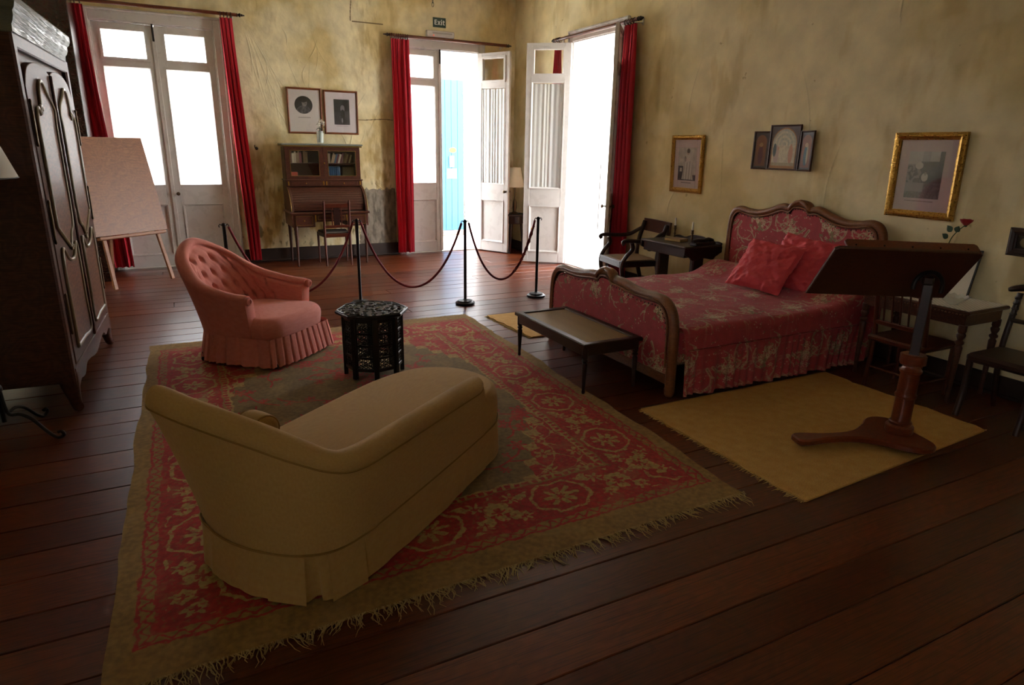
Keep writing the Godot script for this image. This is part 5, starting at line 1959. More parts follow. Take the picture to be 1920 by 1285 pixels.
# carved octagonal table: pierced panels between eight legs
func octagon_table() -> void:
	var o := thing("octagonal_table", "black carved octagonal side table with pierced panels on the red rug", "table", Vector3(1.215, 0.0135, -4.60), deg_to_rad(12))
	var m = M.black_wood
	var oct := func(r: float, y: float): 
		var a := []
		for i in 8: a.append(Vector3(r * cos(TAU * (i + 0.5) / 8), y, r * sin(TAU * (i + 0.5) / 8)))
		return a
	var top := PackedVector2Array()
	for p in oct.call(0.265, 0): top.append(Vector2(p.x, p.z))
	var lie := Transform3D(Basis(Vector3(1, 0, 0), Vector3(0, 0, 1), Vector3(0, -1, 0)), Vector3.ZERO)
	var mb := MB.new()
	mb.prism(top, -0.488, -0.462, 0.006, lie)
	put("table_top", mb, m, o)
	# carved relief on the top: leafy scrolls round a rosette
	var rng := RandomNumberGenerator.new()
	rng.seed = 3
	mb = MB.new()
	for ring in [[0.045, 6, 0.022], [0.10, 11, 0.024], [0.155, 16, 0.026], [0.205, 21, 0.026]]:
		for i in ring[1]:
			var an: float = TAU * (i + 0.5 * (ring[1] % 2)) / ring[1]
			var c := Vector3(ring[0] * cos(an), 0.488, ring[0] * sin(an))
			var pts := []
			for k in 9:
				var t = k / 8.0 * 4.4 + an + i
				var rr: float = ring[2] * (1.0 - k / 11.0)
				pts.append(c + Vector3(cos(t) * rr, 0.0015, sin(t) * rr))
			mb.tube(pts, [0.003, 0.0055, 0.006, 0.006, 0.0055, 0.005, 0.005, 0.0045, 0.003], 5)
			mb.ball(c + Vector3(0, 0.001, 0), Vector3(0.006, 0.005, 0.006), 6, 4)
	var rim := []
	for p in oct.call(0.25, 0.489): rim.append(p)
	mb.tube(rim, 0.005, 6, true)
	var car := put("top_carving", mb, tri_mat(M.dark.albedo_texture, Vector3(3, 3, 3), 0.18, Color("5a5250")), o)
	car.set_meta("kind", "stuff")
	var P: Array = oct.call(0.208, 0)
	for i in 8:
		var a: Vector3 = P[i]
		var b: Vector3 = P[(i + 1) % 8]
		mb = MB.new()
		mb.box(Vector3(0, 0.232, 0), Vector3(0.036, 0.464, 0.03), 0.004, Transform3D(Basis(Vector3.UP, atan2(-a.z, a.x) + PI / 2), Vector3(a.x, 0, a.z)))
		put("leg", mb, m, o)
		var x := (b - a).normalized()
		var nrm := x.cross(Vector3.UP).normalized()
		if nrm.dot(a + b) < 0: nrm = -nrm
		var W := a.distance_to(b) - 0.03
		var t := Transform3D(Basis(x, Vector3.UP, x.cross(Vector3.UP)), (a + b) / 2)
		mb = MB.new()
		# rails round four pierced openings and an arched foot
		for y in [[0.425, 0.462], [0.335, 0.352], [0.245, 0.262], [0.155, 0.172], [0.06, 0.085]]:
			mb.bb(Vector3(-W / 2, y[0], -0.007), Vector3(W / 2, y[1], 0.007), 0.002, t)
		for s in [-1, 1]: mb.bb(Vector3(s * W / 2 - 0.012, 0.06, -0.006), Vector3(s * W / 2 + 0.012, 0.44, 0.006), 0.002, t)
		var panel := put("pierced_panel", mb, m, o)
		mb = MB.new()
		for y in [0.389, 0.299, 0.209, 0.12]:
			for cx in [-1, 0, 1]:
				for cy in [-1, 0, 1]:
					var c := Vector3(cx * W * 0.27, y + cy * 0.024, 0)
					var r := 0.0135 if (cx + cy) % 2 == 0 else 0.010
					var ring := []
					for k in 8: ring.append(t * (c + Vector3(cos(TAU * k / 8) * r * 1.15, sin(TAU * k / 8) * r, 0)))
					mb.tube(ring, 0.0042, 4, true)
			for s in [-1, 1]:
				mb.tube([t * Vector3(-W / 2, y - s * 0.036, 0), t * Vector3(0, y + s * 0.004, 0), t * Vector3(W / 2, y + s * 0.036, 0)], 0.004, 4)
		var lat := put("fretwork", mb, m, panel)
		lat.set_meta("kind", "stuff")

func cane_tex() -> ImageTexture:
	return picture(128, 128, func(u, v):
		var x: float = fposmod(u * 8.0, 1.0)
		var y: float = fposmod(v * 8.0, 1.0)
		var hole: float = minf(absf(x - 0.5), absf(y - 0.5))
		var d: float = maxf(absf(x - 0.5), absf(y - 0.5)) + 0.35 * minf(absf(x - 0.5), absf(y - 0.5))
		var c := Color("a98a55")
		if fposmod(x + y, 1.0) < 0.16 or fposmod(x - y, 1.0) < 0.16: c = Color("bd9c62")
		elif d < 0.36: c = Color("33220f")
		return c * (0.9 + 0.1 * sin(u * 60.0)))

func bench() -> void:
	var o := thing("cane_bench", "low wooden bench with a cane seat at the foot of the bed", "bench", Vector3(2.62, 0, -4.03))
	var m = M.dark
	var X := 0.235
	var Z := 0.50
	var mb := MB.new()
	mb.frame(2 * X - 0.09, 2 * Z - 0.09, [Vector2(0, 0.355), Vector2(0.0, 0.372), Vector2(0.008, 0.38), Vector2(0.05, 0.38), Vector2(0.058, 0.374), Vector2(0.058, 0.352)], Vector3.ZERO, Transform3D(Basis(Vector3(1, 0, 0), Vector3(0, 0, -1), Vector3(0, 1, 0)), Vector3.ZERO))
	put("seat_frame", mb, m, o)
	mb = MB.new()
	mb.bb(Vector3(-X + 0.04, 0.362, -Z + 0.04), Vector3(X - 0.04, 0.370, Z - 0.04))
	var cane := mat(Color.WHITE, 0.6)
	cane.albedo_texture = cane_tex()
	cane.uv1_triplanar = true
	cane.uv1_scale = Vector3(9, 9, 9)
	M.cane = cane
	put("cane_seat", mb, cane, o)
	for s in [-1, 1]:
		mb = MB.new()
		mb.bb(Vector3(s * (X - 0.012) - 0.01, 0.29, -Z + 0.02), Vector3(s * (X - 0.012) + 0.01, 0.357, Z - 0.02), 0.004)
		put("apron", mb, m, o)
		mb = MB.new()
		mb.bb(Vector3(-X + 0.02, 0.29, s * (Z - 0.012) - 0.01), Vector3(X - 0.02, 0.357, s * (Z - 0.012) + 0.01), 0.004)
		put("apron", mb, m, o)
		for q in [-1, 1]:
			mb = MB.new()
			mb.lathe([Vector2(0.010, 0), Vector2(0.013, 0.012), Vector2(0.011, 0.03), Vector2(0.019, 0.2), Vector2(0.02, 0.225), Vector2(0.014, 0.235), Vector2(0.023, 0.25), Vector2(0.016, 0.262), Vector2(0.022, 0.275), Vector2(0.022, 0.36)], 14, T3(Vector3(s * (X - 0.02), 0, q * (Z - 0.02))) * Transform3D(Basis.from_scale(Vector3(1, 0.965 if s < 0 else 1.0, 1)), Vector3(0, 0.0125 if s < 0 else 0.0, 0)))
			put("leg", mb, m, o)

# Regency elbow chair by the open door; local -x is its front
func elbow_chair() -> void:
	var o := thing("elbow_chair", "dark wooden elbow chair with scrolled arms beside the open door", "chair", Vector3(4.72, 0, -6.14), deg_to_rad(-9))
	var m = M.dark
	var hw := 0.275
	for s in [-1, 1]:
		var z: float = s * hw
		var mb := MB.new()
		# sabre back leg running up into the back post
		mb.tube(curve([Vector3(0.36, 0.0, z * 0.86), Vector3(0.27, 0.2, z * 0.86), Vector3(0.22, 0.42, z * 0.86), Vector3(0.24, 0.62, z * 0.9), Vector3(0.31, 0.84, z * 0.92)], 18), 0.022, 10, false, 1.2)
		put("back_post", mb, m, o)
		mb = MB.new()
		# front leg rises in an S to carry the arm
		mb.tube(curve([Vector3(-0.245, 0, z), Vector3(-0.225, 0.2, z), Vector3(-0.245, 0.40, z), Vector3(-0.20, 0.50, z * 1.02), Vector3(-0.13, 0.58, z * 1.04), Vector3(-0.145, 0.655, z * 1.05)], 24), 0.024, 10)
		put("front_leg", mb, m, o)
		mb = MB.new()
		mb.tube(curve([Vector3(-0.24, 0.64, z * 1.06), Vector3(-0.255, 0.665, z * 1.06), Vector3(-0.2, 0.682, z * 1.06), Vector3(-0.05, 0.672, z * 1.06), Vector3(0.12, 0.68, z * 1.03), Vector3(0.22, 0.73, z * 0.96), Vector3(0.275, 0.76, z * 0.92)], 26), 0.022, 10)
		put("arm", mb, m, o)
		mb = MB.new()
		mb.bb(Vector3(-0.235, 0.375, z * 0.94 - 0.016), Vector3(0.235, 0.44, z * 0.94 + 0.016), 0.006)
		put("side_rail", mb, m, o)
	var mb := MB.new()
	mb.bb(Vector3(-0.265, 0.37, -hw + 0.015), Vector3(-0.235, 0.445, hw - 0.015), 0.004)
	for k in 5: mb.bb(Vector3(-0.270, 0.38 + k * 0.012, -hw + 0.02), Vector3(-0.262, 0.386 + k * 0.012, hw - 0.02), 0.002)
	put("front_rail", mb, m, o)
	mb = MB.new()
	mb.bb(Vector3(-0.24, 0.425, -hw + 0.03), Vector3(0.225, 0.448, hw - 0.03), 0.008)
	put("seat", mb, M.cane_plain, o)
	mb = MB.new()
	# broad curved tablet across the top of the back
	mb.grid(12, 1, func(a: float, b: float):
		var zz := lerpf(-hw - 0.02, hw + 0.02, a)
		return Vector3(0.30 + 0.03 * cos(zz * 4.0) + b * 0.0 + 0.01 * b, 0.725 + b * 0.145, zz), false, false)
	mb.grid(12, 1, func(a: float, b: float):
		var zz := lerpf(-hw - 0.02, hw + 0.02, a)
		return Vector3(0.325 + 0.03 * cos(zz * 4.0) + 0.01 * b, 0.725 + b * 0.145, zz), false, false, 1, 1, true)
	mb.grid(12, 1, func(a: float, b: float):
		var zz := lerpf(-hw - 0.02, hw + 0.02, a)
		return Vector3(0.31 + 0.03 * cos(zz * 4.0) + b * 0.025, 0.87, zz), false, false, 1, 1, false)
	mb.grid(12, 1, func(a: float, b: float):
		var zz := lerpf(-hw - 0.02, hw + 0.02, a)
		return Vector3(0.30 + 0.03 * cos(zz * 4.0) + b * 0.025, 0.725, zz), false, false, 1, 1, true)
	for s in [-1, 1]:
		var zz: float = s * (hw + 0.02)
		var q := 0.30 + 0.03 * cos(zz * 4.0)
		mb.poly([Vector3(q, 0.725, zz), Vector3(q + 0.01, 0.87, zz), Vector3(q + 0.035, 0.87, zz), Vector3(q + 0.025, 0.725, zz)], Vector3(q, 0.8, 0))
	put("top_rail", mb, M.mahog, o)
	mb = MB.new()
	mb.bb(Vector3(0.225, 0.56, -hw * 0.9), Vector3(0.25, 0.60, hw * 0.9), 0.005)
	put("cross_rail", mb, m, o)

func side_table() -> void:
	var o := thing("side_table", "dark carved side table with two candles between the elbow chair and bed", "table", Vector3(4.83, 0, -5.42))
	var m = M.dark
	var X := 0.255
	var Z := 0.36
	var mb := MB.new()
	mb.bb(Vector3(-X, 0.695, -Z), Vector3(X, 0.72, Z), 0.008)
	put("table_top", mb, m, o)
	mb = MB.new()
	mb.bb(Vector3(-X + 0.02, 0.60, -Z + 0.03), Vector3(X - 0.02, 0.697, Z - 0.03), 0.006)
	put("frieze", mb, m, o)
	mb = MB.new()
	# gallery: low carved rim along the back, scrolled ends
	var pl := PackedVector2Array()
	pl.append(Vector2(-Z, 0.718)); pl.append(Vector2(Z, 0.718))
	for p in curve([Vector2(Z, 0.735), Vector2(Z - 0.06, 0.745), Vector2(0.2, 0.735), Vector2(0.1, 0.765), Vector2(0, 0.772), Vector2(-0.1, 0.765), Vector2(-0.2, 0.735), Vector2(-Z + 0.06, 0.745), Vector2(-Z, 0.735)], 40): pl.append(p)
	mb.prism(pl, -0.01, 0.01, 0.003, Transform3D(Basis(Vector3(0, 0, -1), Vector3.UP, Vector3(1, 0, 0)), Vector3(X - 0.012, 0, 0)))
	put("gallery", mb, m, o)
	for s in [-1, 1]:
		mb = MB.new()
		var wv := PackedVector2Array()
		wv.append(Vector2(-X, 0.70))
		wv.append(Vector2(X, 0.70))
		for p in curve([Vector2(X, 0.64), Vector2(X - 0.08, 0.60), Vector2(X - 0.12, 0.57), Vector2(0, 0.59), Vector2(-X + 0.12, 0.57), Vector2(-X + 0.08, 0.60), Vector2(-X, 0.64)], 30): wv.append(p)
		mb.prism(wv, s * Z - 0.012 - s * 0.012, s * Z + 0.012 - s * 0.012, 0.003)
		put("end_apron", mb, m, o)
		mb = MB.new()
		mb.box(Vector3(0, 0.30, s * (Z - 0.09)), Vector3(0.15, 0.6, 0.06), 0.012)
		put("trestle", mb, m, o)
		mb = MB.new()
		mb.box(Vector3(0, 0.03, s * (Z - 0.09)), Vector3(0.42, 0.06, 0.09), 0.015)
		put("foot", mb, m, o)
	mb = MB.new()
	mb.tube([Vector3(0, 0.08, -Z + 0.1), Vector3(0, 0.08, Z - 0.1)], 0.02, 10)
	put("stretcher", mb, m, o)
	# what stands on it
	for k in 2:
		var c := thing("candlestick", ["brass candlestick with a white candle behind the open book on side table", "brass candlestick with a white candle beside the carved box on side table"][k], "candlestick", [Vector3(4.93, 0.7205, -5.64), Vector3(4.80, 0.7205, -5.22)][k], 0, "pair of candlesticks")
		mb = MB.new()
		mb.lathe([Vector2(0.034, 0), Vector2(0.034, 0.006), Vector2(0.012, 0.014), Vector2(0.008, 0.04), Vector2(0.012, 0.055), Vector2(0.007, 0.07), Vector2(0.010, 0.1), Vector2(0.016, 0.112), Vector2(0.012, 0.118), Vector2(0.014, 0.14), Vector2(0.016, 0.143)], 14)
		put("stem", mb, M.brass_old, c)
		mb = MB.new()
		mb.lathe([Vector2(0.010, 0.138), Vector2(0.010, 0.215), Vector2(0.008, 0.224), Vector2(0.0, 0.228)], 12)
		put("candle", mb, hexmat("e8e4d8", 0.5), c)
	var bk := thing("open_book", "old closed book with brown cover lying on the candle table", "book", Vector3(4.80, 0.7205, -5.46), 0.25)
	mb = MB.new()
	mb.bb(Vector3(-0.07, 0.003, -0.10), Vector3(0.066, 0.027, 0.10), 0.003)
	put("pages", mb, hexmat("b89a68", 0.85), bk)
	mb = MB.new()
	mb.bb(Vector3(-0.073, 0.0, -0.104), Vector3(0.07, 0.004, 0.104), 0.001)
	mb.bb(Vector3(-0.073, 0.026, -0.104), Vector3(0.07, 0.030, 0.104), 0.001)
	mb.bb(Vector3(0.066, 0.0, -0.104), Vector3(0.07, 0.030, 0.104), 0.001)
	put("cover", mb, hexmat("7a5a34", 0.7), bk)
	var bx := thing("carved_box", "small dark carved box at the bed end of the candle table", "box", Vector3(4.86, 0.7205, -5.12), 0.1)
	mb = MB.new()
	mb.bb(Vector3(-0.15, 0, -0.04), Vector3(0.15, 0.035, 0.05), 0.008)
	put("body", mb, M.black_wood, bx)
	mb = MB.new()
	mb.tube(curve([Vector3(-0.15, 0.035, 0), Vector3(-0.08, 0.05, 0), Vector3(0.0, 0.045, 0.01), Vector3(0.08, 0.055, 0), Vector3(0.15, 0.036, 0)], 16), 0.02, 8)
	put("lid", mb, M.black_wood, bx)

# reading stand on a trefoil foot; its board faces the bed, tilted
func reading_stand() -> void:
	var o := thing("reading_stand", "mahogany reading stand with a tilting board on a turned column", "lectern", Vector3(3.68, 0.0165, -2.10))
	var m = M.redwood
	# foot: long arm to the left, broad heel by the column
	var along := Vector3(-0.947, 0, -0.32)
	var ang := atan2(-along.z, along.x)
	var mb := MB.new()
	var half := curve([Vector2(0.66, 0.0), Vector2(0.655, 0.045), Vector2(0.60, 0.058), Vector2(0.45, 0.035), Vector2(0.28, 0.05), Vector2(0.15, 0.13), Vector2(0.06, 0.215), Vector2(-0.02, 0.235), Vector2(-0.085, 0.20), Vector2(-0.10, 0.12), Vector2(-0.09, 0.0)], 40)
	var outl := PackedVector2Array()
	for p in half: outl.append(p)
	for i in range(half.size() - 2, 0, -1): outl.append(Vector2(half[i].x, -half[i].y))
	mb.prism(outl, -0.062, -0.022, 0.009, Transform3D(Basis(Vector3.UP, ang) * Basis(Vector3(1, 0, 0), Vector3(0, 0, 1), Vector3(0, -1, 0)), Vector3.ZERO))
	put("foot", mb, m, o)
	for q in [Vector2(0.61, 0.0), Vector2(-0.03, 0.18), Vector2(-0.03, -0.18)]:
		mb = MB.new()
		var p := Basis(Vector3.UP, ang) * Vector3(q.x, 0, q.y)
		mb.ball(p + Vector3(0, 0.012, 0), Vector3(0.02, 0.012, 0.02), 12, 6)
		put("caster", mb, M.iron, o)
	# turned column with an octagonal head
	mb = MB.new()
	mb.lathe([Vector2(0.07, 0.06), Vector2(0.075, 0.07), Vector2(0.075, 0.105), Vector2(0.06, 0.115), Vector2(0.062, 0.13), Vector2(0.052, 0.14), Vector2(0.05, 0.28), Vector2(0.056, 0.285), Vector2(0.058, 0.30), Vector2(0.051, 0.308), Vector2(0.05, 0.43), Vector2(0.058, 0.437), Vector2(0.06, 0.45), Vector2(0.05, 0.46), Vector2(0.042, 0.475), Vector2(0.046, 0.485)], 24)
	put("column", mb, m, o)
	mb = MB.new()
	mb.lathe([Vector2(0.052, 0.478), Vector2(0.070, 0.488), Vector2(0.070, 0.54), Vector2(0.062, 0.545)], 8, T3(Vector3.ZERO, Vector3(0, 22, 0)), 10.0)
	put("column_head", mb, m, o)
	mb = MB.new()
	mb.box(Vector3(0, 0.75, 0), Vector3(0.052, 0.44, 0.052), 0.005, T3(Vector3.ZERO, Vector3(0, 30, 0)))
	put("slide", mb, M.dark, o)
	mb = MB.new()
	for k in 16: mb.box(Vector3(0.03, 0.58 + k * 0.022, 0), Vector3(0.012, 0.011, 0.02), 0.003, T3(Vector3.ZERO, Vector3(0, 30, 0)))
	var rack := put("ratchet", mb, M.dark, o)
	rack.set_meta("kind", "stuff")
	# board
	var TL := Vector3(3.088, 1.184, -2.27)
	var TR := Vector3(3.85, 1.158, -1.94)
	var w := (TR - TL).normalized()
	var BL := Vector3(3.167, 0.89, -2.475)
	var dn := (BL - TL)
	dn = (dn - w * dn.dot(w)).normalized()
	var mid := (TL + TR) / 2 + dn * 0.1835
	var nrm := w.cross(dn).normalized()      # reading side
	if nrm.y < 0: nrm = -nrm
	var bs := Basis(w, -dn, w.cross(-dn))
	var t := Transform3D(bs, mid - o.position)
	var W := TL.distance_to(TR)
	mb = MB.new()
	var out2 := PackedVector2Array([Vector2(-W / 2, -0.185), Vector2(W / 2, -0.185), Vector2(W / 2, 0.17), Vector2(W / 2 - 0.02, 0.185), Vector2(-W / 2 + 0.02, 0.185), Vector2(-W / 2, 0.17)])
	mb.prism(out2, -0.011, 0.011, 0.005, t)
	put("board", mb, M.mahog, o)
	mb = MB.new()
	var sg := 1.0 if bs.z.dot(nrm) > 0 else -1.0
	var lip := PackedVector2Array([Vector2(-W / 2 + 0.07, 0.0), Vector2(W / 2 - 0.01, 0.0), Vector2(W / 2 - 0.01, 0.05), Vector2(W / 2 - 0.025, 0.062), Vector2(-W / 2 + 0.085, 0.062), Vector2(-W / 2 + 0.07, 0.05)])
	mb.prism(lip, -0.008, 0.008, 0.003, Transform3D(Basis(bs.x, sg * bs.z, bs.x.cross(sg * bs.z)), mid - o.position + bs.y * 0.172 + sg * bs.z * 0.006))
	var l := put("book_ledge", mb, m, o)
	for k in 5:
		mb = MB.new()
		var p: Vector3 = mid - o.position + bs.x * (-W / 2 + 0.12 + k * (W - 0.2) / 4) + bs.y * 0.181 + sg * bs.z * 0.022
		mb.ball(p, Vector3(0.005, 0.005, 0.005), 8, 5)
		put("screw", mb, M.iron, l)
	# quadrant bracket under the board
	mb = MB.new()
	var pts := []
	var up := Vector3(0, 0.93, 0)
	for k in 14:
		var an := lerpf(-0.4, 3.3, k / 13.0)
		pts.append(up + w * cos(an) * 0.085 + Vector3(0, sin(an) * 0.085, 0) + Vector3(0, 0.005, 0))
	mb.tube(pts, 0.012, 8)
	put("quadrant", mb, M.iron, o)
	mb = MB.new()
	mb.box(Vector3(0, 0.975, -0.01), Vector3(0.09, 0.05, 0.06), 0.01, T3(Vector3.ZERO, Vector3(0, 40, 0)))
	put("hinge_block", mb, M.dark, o)

# lace-covered table beside the bed
func lamp_table() -> void:
	var o := thing("bedside_table", "dark table with turned legs and a white lace cloth beside the bed", "table", Vector3(4.86, 0, -2.73))
	var m = M.mahog
	var X := 0.25
	var Z := 0.40
	var mb := MB.new()
	mb.bb(Vector3(-X, 0.635, -Z), Vector3(X, 0.66, Z), 0.009)
	put("table_top", mb, m, o)
	mb = MB.new()
	mb.bb(Vector3(-X + 0.03, 0.55, -Z + 0.03), Vector3(X - 0.03, 0.637, Z - 0.03), 0.004)
	put("apron", mb, m, o)
	for x in [-1, 1]:
		for z in [-1, 1]:
			mb = MB.new()
			mb.lathe(turned_leg(0.56, 0.026), 16, T3(Vector3(x * (X - 0.045), 0, z * (Z - 0.045))))
			put("leg", mb, m, o)
	mb = MB.new()
	for k in 32:
		mb.ball(Vector3(-X - 0.001, 0.634, -Z + 0.03 + k * (2 * Z - 0.06) / 31.0), Vector3(0.006, 0.006, 0.006), 6, 4)
	var bd := put("bead_edge", mb, M.walnut, o)
	bd.set_meta("kind", "stuff")
	# lace cloth
	var lace := mat(Color("e6ded0"), 0.95)
	lace.albedo_texture = picture(128, 128, func(u, v):
		var q := sin(u * TAU * 6.0) * sin(v * TAU * 6.0)
		var r := sin((u + v) * TAU * 9.0) * sin((u - v) * TAU * 9.0)
		return Color(1, 1, 1) * (0.86 + 0.14 * float(q + 0.6 * r > -0.1)))
	lace.uv1_triplanar = true
	lace.uv1_scale = Vector3(5, 5, 5)
	var n := noise(6.0, 8, 2)
	mb = MB.new()
	for s in 2:
		mb.grid(16, 24, func(a: float, b: float):
			var x := lerpf(-X + 0.02, X - 0.02, a)
			var z := lerpf(-Z + 0.015, Z - 0.015, b)
			return Vector3(x, 0.6612 + (0.002 + 0.0015 * absf(n.get_noise_2d(x, z))) * (1 - s), z), false, false, 1, 1, s == 0)
	var cl := single("lace_cloth", mb, lace, "white lace cloth spread on the bedside table", "tablecloth")
	cl.position = o.position
	# cut-glass bowl
	var gl := mat(Color(0.93, 0.93, 0.88, 0.5), 0.05)
	gl.transparency = BaseMaterial3D.TRANSPARENCY_ALPHA
	mb = MB.new()
	var pr := [Vector2(0.0, 0.004), Vector2(0.035, 0.004), Vector2(0.038, 0.012), Vector2(0.06, 0.03), Vector2(0.095, 0.06), Vector2(0.09, 0.062), Vector2(0.055, 0.034), Vector2(0.03, 0.018), Vector2(0, 0.016)]
	mb.grid(48, 8, func(a: float, b: float):
		var q: Vector2 = pr[roundi(b * 8)]
		var k := 1.0 + (0.05 * cos(a * TAU * 12) if q.x > 0.05 else 0.0)
		return Vector3(q.x * k * cos(a * TAU), q.y + (0.006 * cos(a * TAU * 12) if q.x > 0.085 else 0.0), -q.x * k * sin(a * TAU)), true)
	var bo := single("glass_bowl", mb, gl, "shallow cut-glass bowl standing on the lace cloth", "bowl")
	bo.position = Vector3(4.745, 0.6635, -2.52)
	# framed text leaning on the wall
	var fr := thing("leaning_frame", "black-edged white card leaning on the wall behind the glass bowl", "picture")
	var lean := T3(Vector3(5.045, 0.664, -2.74), Vector3(0, -90, 0)) * T3(Vector3.ZERO, Vector3(-13, 0, 0))
	fr.transform = lean
	mb = MB.new()
	mb.bb(Vector3(-0.15, 0, -0.008), Vector3(0.15, 0.35, 0.0), 0.002)
	put("backing", mb, hexmat("1a1614", 0.5), fr)
	mb = MB.new()
	mb.frame(0.28, 0.33, [Vector2(0, 0.0), Vector2(0.0, 0.007), Vector2(0.01, 0.007), Vector2(0.01, -0.006)], Vector3(0, 0.175, 0))
	put("frame", mb, hexmat("1a1614", 0.5), fr)
	mb = MB.new()
	mb.quad(Vector3(-0.14, 0.01, 0.002), Vector3(0.14, 0.01, 0.002), Vector3(0.14, 0.34, 0.002), Vector3(-0.14, 0.34, 0.002))
	var cm := mat(Color("cfc6b4"), 0.6)
	put("card", mb, cm, fr)
	# red rose in a small vase
	rose_in_vase(Vector3(4.84, 0.6635, -2.70))

func rose_in_vase(at: Vector3) -> void:
	var v := thing("bud_vase", "slim glass bud vase holding the red rose behind the reading stand", "vase", at)
	var gl := mat(Color(0.85, 0.9, 0.88, 0.25), 0.03)
	gl.transparency = BaseMaterial3D.TRANSPARENCY_ALPHA
	var mb := MB.new()
	mb.lathe([Vector2(0.03, 0), Vector2(0.034, 0.01), Vector2(0.03, 0.06), Vector2(0.014, 0.12), Vector2(0.012, 0.18), Vector2(0.02, 0.2), Vector2(0.017, 0.2), Vector2(0.009, 0.18), Vector2(0.01, 0.12), Vector2(0.026, 0.06), Vector2(0.0, 0.012)], 18)
	put("body", mb, gl, v)
	var r := thing("red_rose", "single red rose with green leaves rising above the reading stand", "flower", at + Vector3(0, 0.02, 0))
	var green := hexmat("2e4a26", 0.6)
	var tip := Vector3(0.0, 0.515, 0.105)
	mb = MB.new()
	var stem := curve([Vector3(0, 0, 0), Vector3(0.0, 0.2, 0.01), Vector3(0.0, 0.38, 0.02), Vector3(0.0, 0.46, 0.055), tip], 20)
	mb.tube(stem, 0.0032, 7)
	put("stem", mb, green, r)
	for q in [[Vector3(0, 0.40, 0.025), Vector3(0.0, 0.035, -0.055), 0.05], [Vector3(0, 0.44, 0.04), Vector3(0.0, 0.055, -0.05), 0.055], [Vector3(0, 0.445, 0.045), Vector3(-0.01, 0.045, 0.02), 0.05]]:
		mb = MB.new()
		var d: Vector3 = q[1].normalized()
		var sd := d.cross(Vector3(1, 0.2, 0)).normalized()
		for s in 2:
			mb.grid(8, 10, func(a: float, b: float):
				var wd: float = q[2] * 0.42 * sin(PI * pow(b, 0.75)) * (a * 2 - 1)
				return q[0] + q[1] * 0.35 + d * b * q[2] + sd * wd + d.cross(sd) * (0.004 * cos((a - 0.5) * 3.0) * b + 0.0008 * s), false, false, 1, 1, s == 0)
		put("leaf", mb, hexmat("2a4630", 0.5), r)
	var red := mat(Color("96101c"), 0.6)
	red.backlight_enabled = true
	red.backlight = Color(0.3, 0.02, 0.04)
	var k := 0
	for ring in [[3, 0.008, 0.03, 0.1], [4, 0.015, 0.032, 0.25], [5, 0.022, 0.033, 0.45], [5, 0.028, 0.031, 0.8]]:
		for i in ring[0]:
			var an: float = TAU * i / ring[0] + k * 0.7
			mb = MB.new()
			mb.grid(8, 8, func(a: float, b: float):
				var th: float = an + (a - 0.5) * 2.3
				var rr: float = ring[1] * (0.35 + 0.75 * sin(b * PI * 0.55)) + ring[3] * 0.012 * b * b
				return tip + Vector3(cos(th) * rr, -0.004 + ring[2] * b * 1.35 - absf(a - 0.5) * 0.012 * b, sin(th) * rr))
			put("petal", mb, red, r)
		k += 1
	mb = MB.new()
	mb.ball(tip + Vector3(0, -0.004, 0), Vector3(0.011, 0.01, 0.011), 10, 6)
	put("calyx", mb, green, r)

func spindle_chair() -> void:
	# back towards the camera, drawn up to the lace table
	var o := thing("spindle_chair", "small reddish wooden chair with a spindle back drawn up to the lace table", "chair", Vector3(4.60, 0, -2.66))
	var m = M.redwood_dark
	for s in [-1, 1]:
		var mb := MB.new()
		mb.tube([Vector3(-0.17, 0, s * 0.185), Vector3(-0.16, 0.2, s * 0.18), Vector3(-0.155, 0.40, s * 0.18), Vector3(-0.19, 0.62, s * 0.18), Vector3(-0.22, 0.78, s * 0.18)], 0.017, 10)
		put("back_post", mb, m, o)
		mb = MB.new()
		mb.lathe([Vector2(0.012, 0), Vector2(0.018, 0.36)], 10, T3(Vector3(0.19, 0, s * 0.185)))
		put("front_leg", mb, m, o)
		mb = MB.new()
		mb.tube([Vector3(-0.165, 0.13, s * 0.182), Vector3(0.19, 0.13, s * 0.185)], 0.009, 8)
		put("stretcher", mb, m, o)
	var mb := MB.new()
	mb.tube([Vector3(-0.165, 0.16, -0.18), Vector3(-0.165, 0.16, 0.18)], 0.009, 8)
	put("stretcher", mb, m, o)
	mb = MB.new()
	mb.bb(Vector3(-0.20, 0.36, -0.21), Vector3(0.21, 0.40, 0.21), 0.012)
	put("seat", mb, m, o)
	mb = MB.new()
	mb.box(Vector3.ZERO, Vector3(0.022, 0.035, 0.37), 0.006, T3(Vector3(-0.175, 0.50, 0), Vector3(0, 0, 9)))
	put("lower_rail", mb, m, o)
	mb = MB.new()
	mb.box(Vector3.ZERO, Vector3(0.024, 0.07, 0.40), 0.008, T3(Vector3(-0.218, 0.765, 0), Vector3(0, 0, 9)))
	put("top_rail", mb, m, o)
	for k in 5:
		mb = MB.new()
		var z := -0.12 + k * 0.06
		mb.tube([Vector3(-0.178, 0.51, z), Vector3(-0.196, 0.62, z), Vector3(-0.214, 0.74, z)], [0.006, 0.008, 0.006], 8)
		put("spindle", mb, m, o)

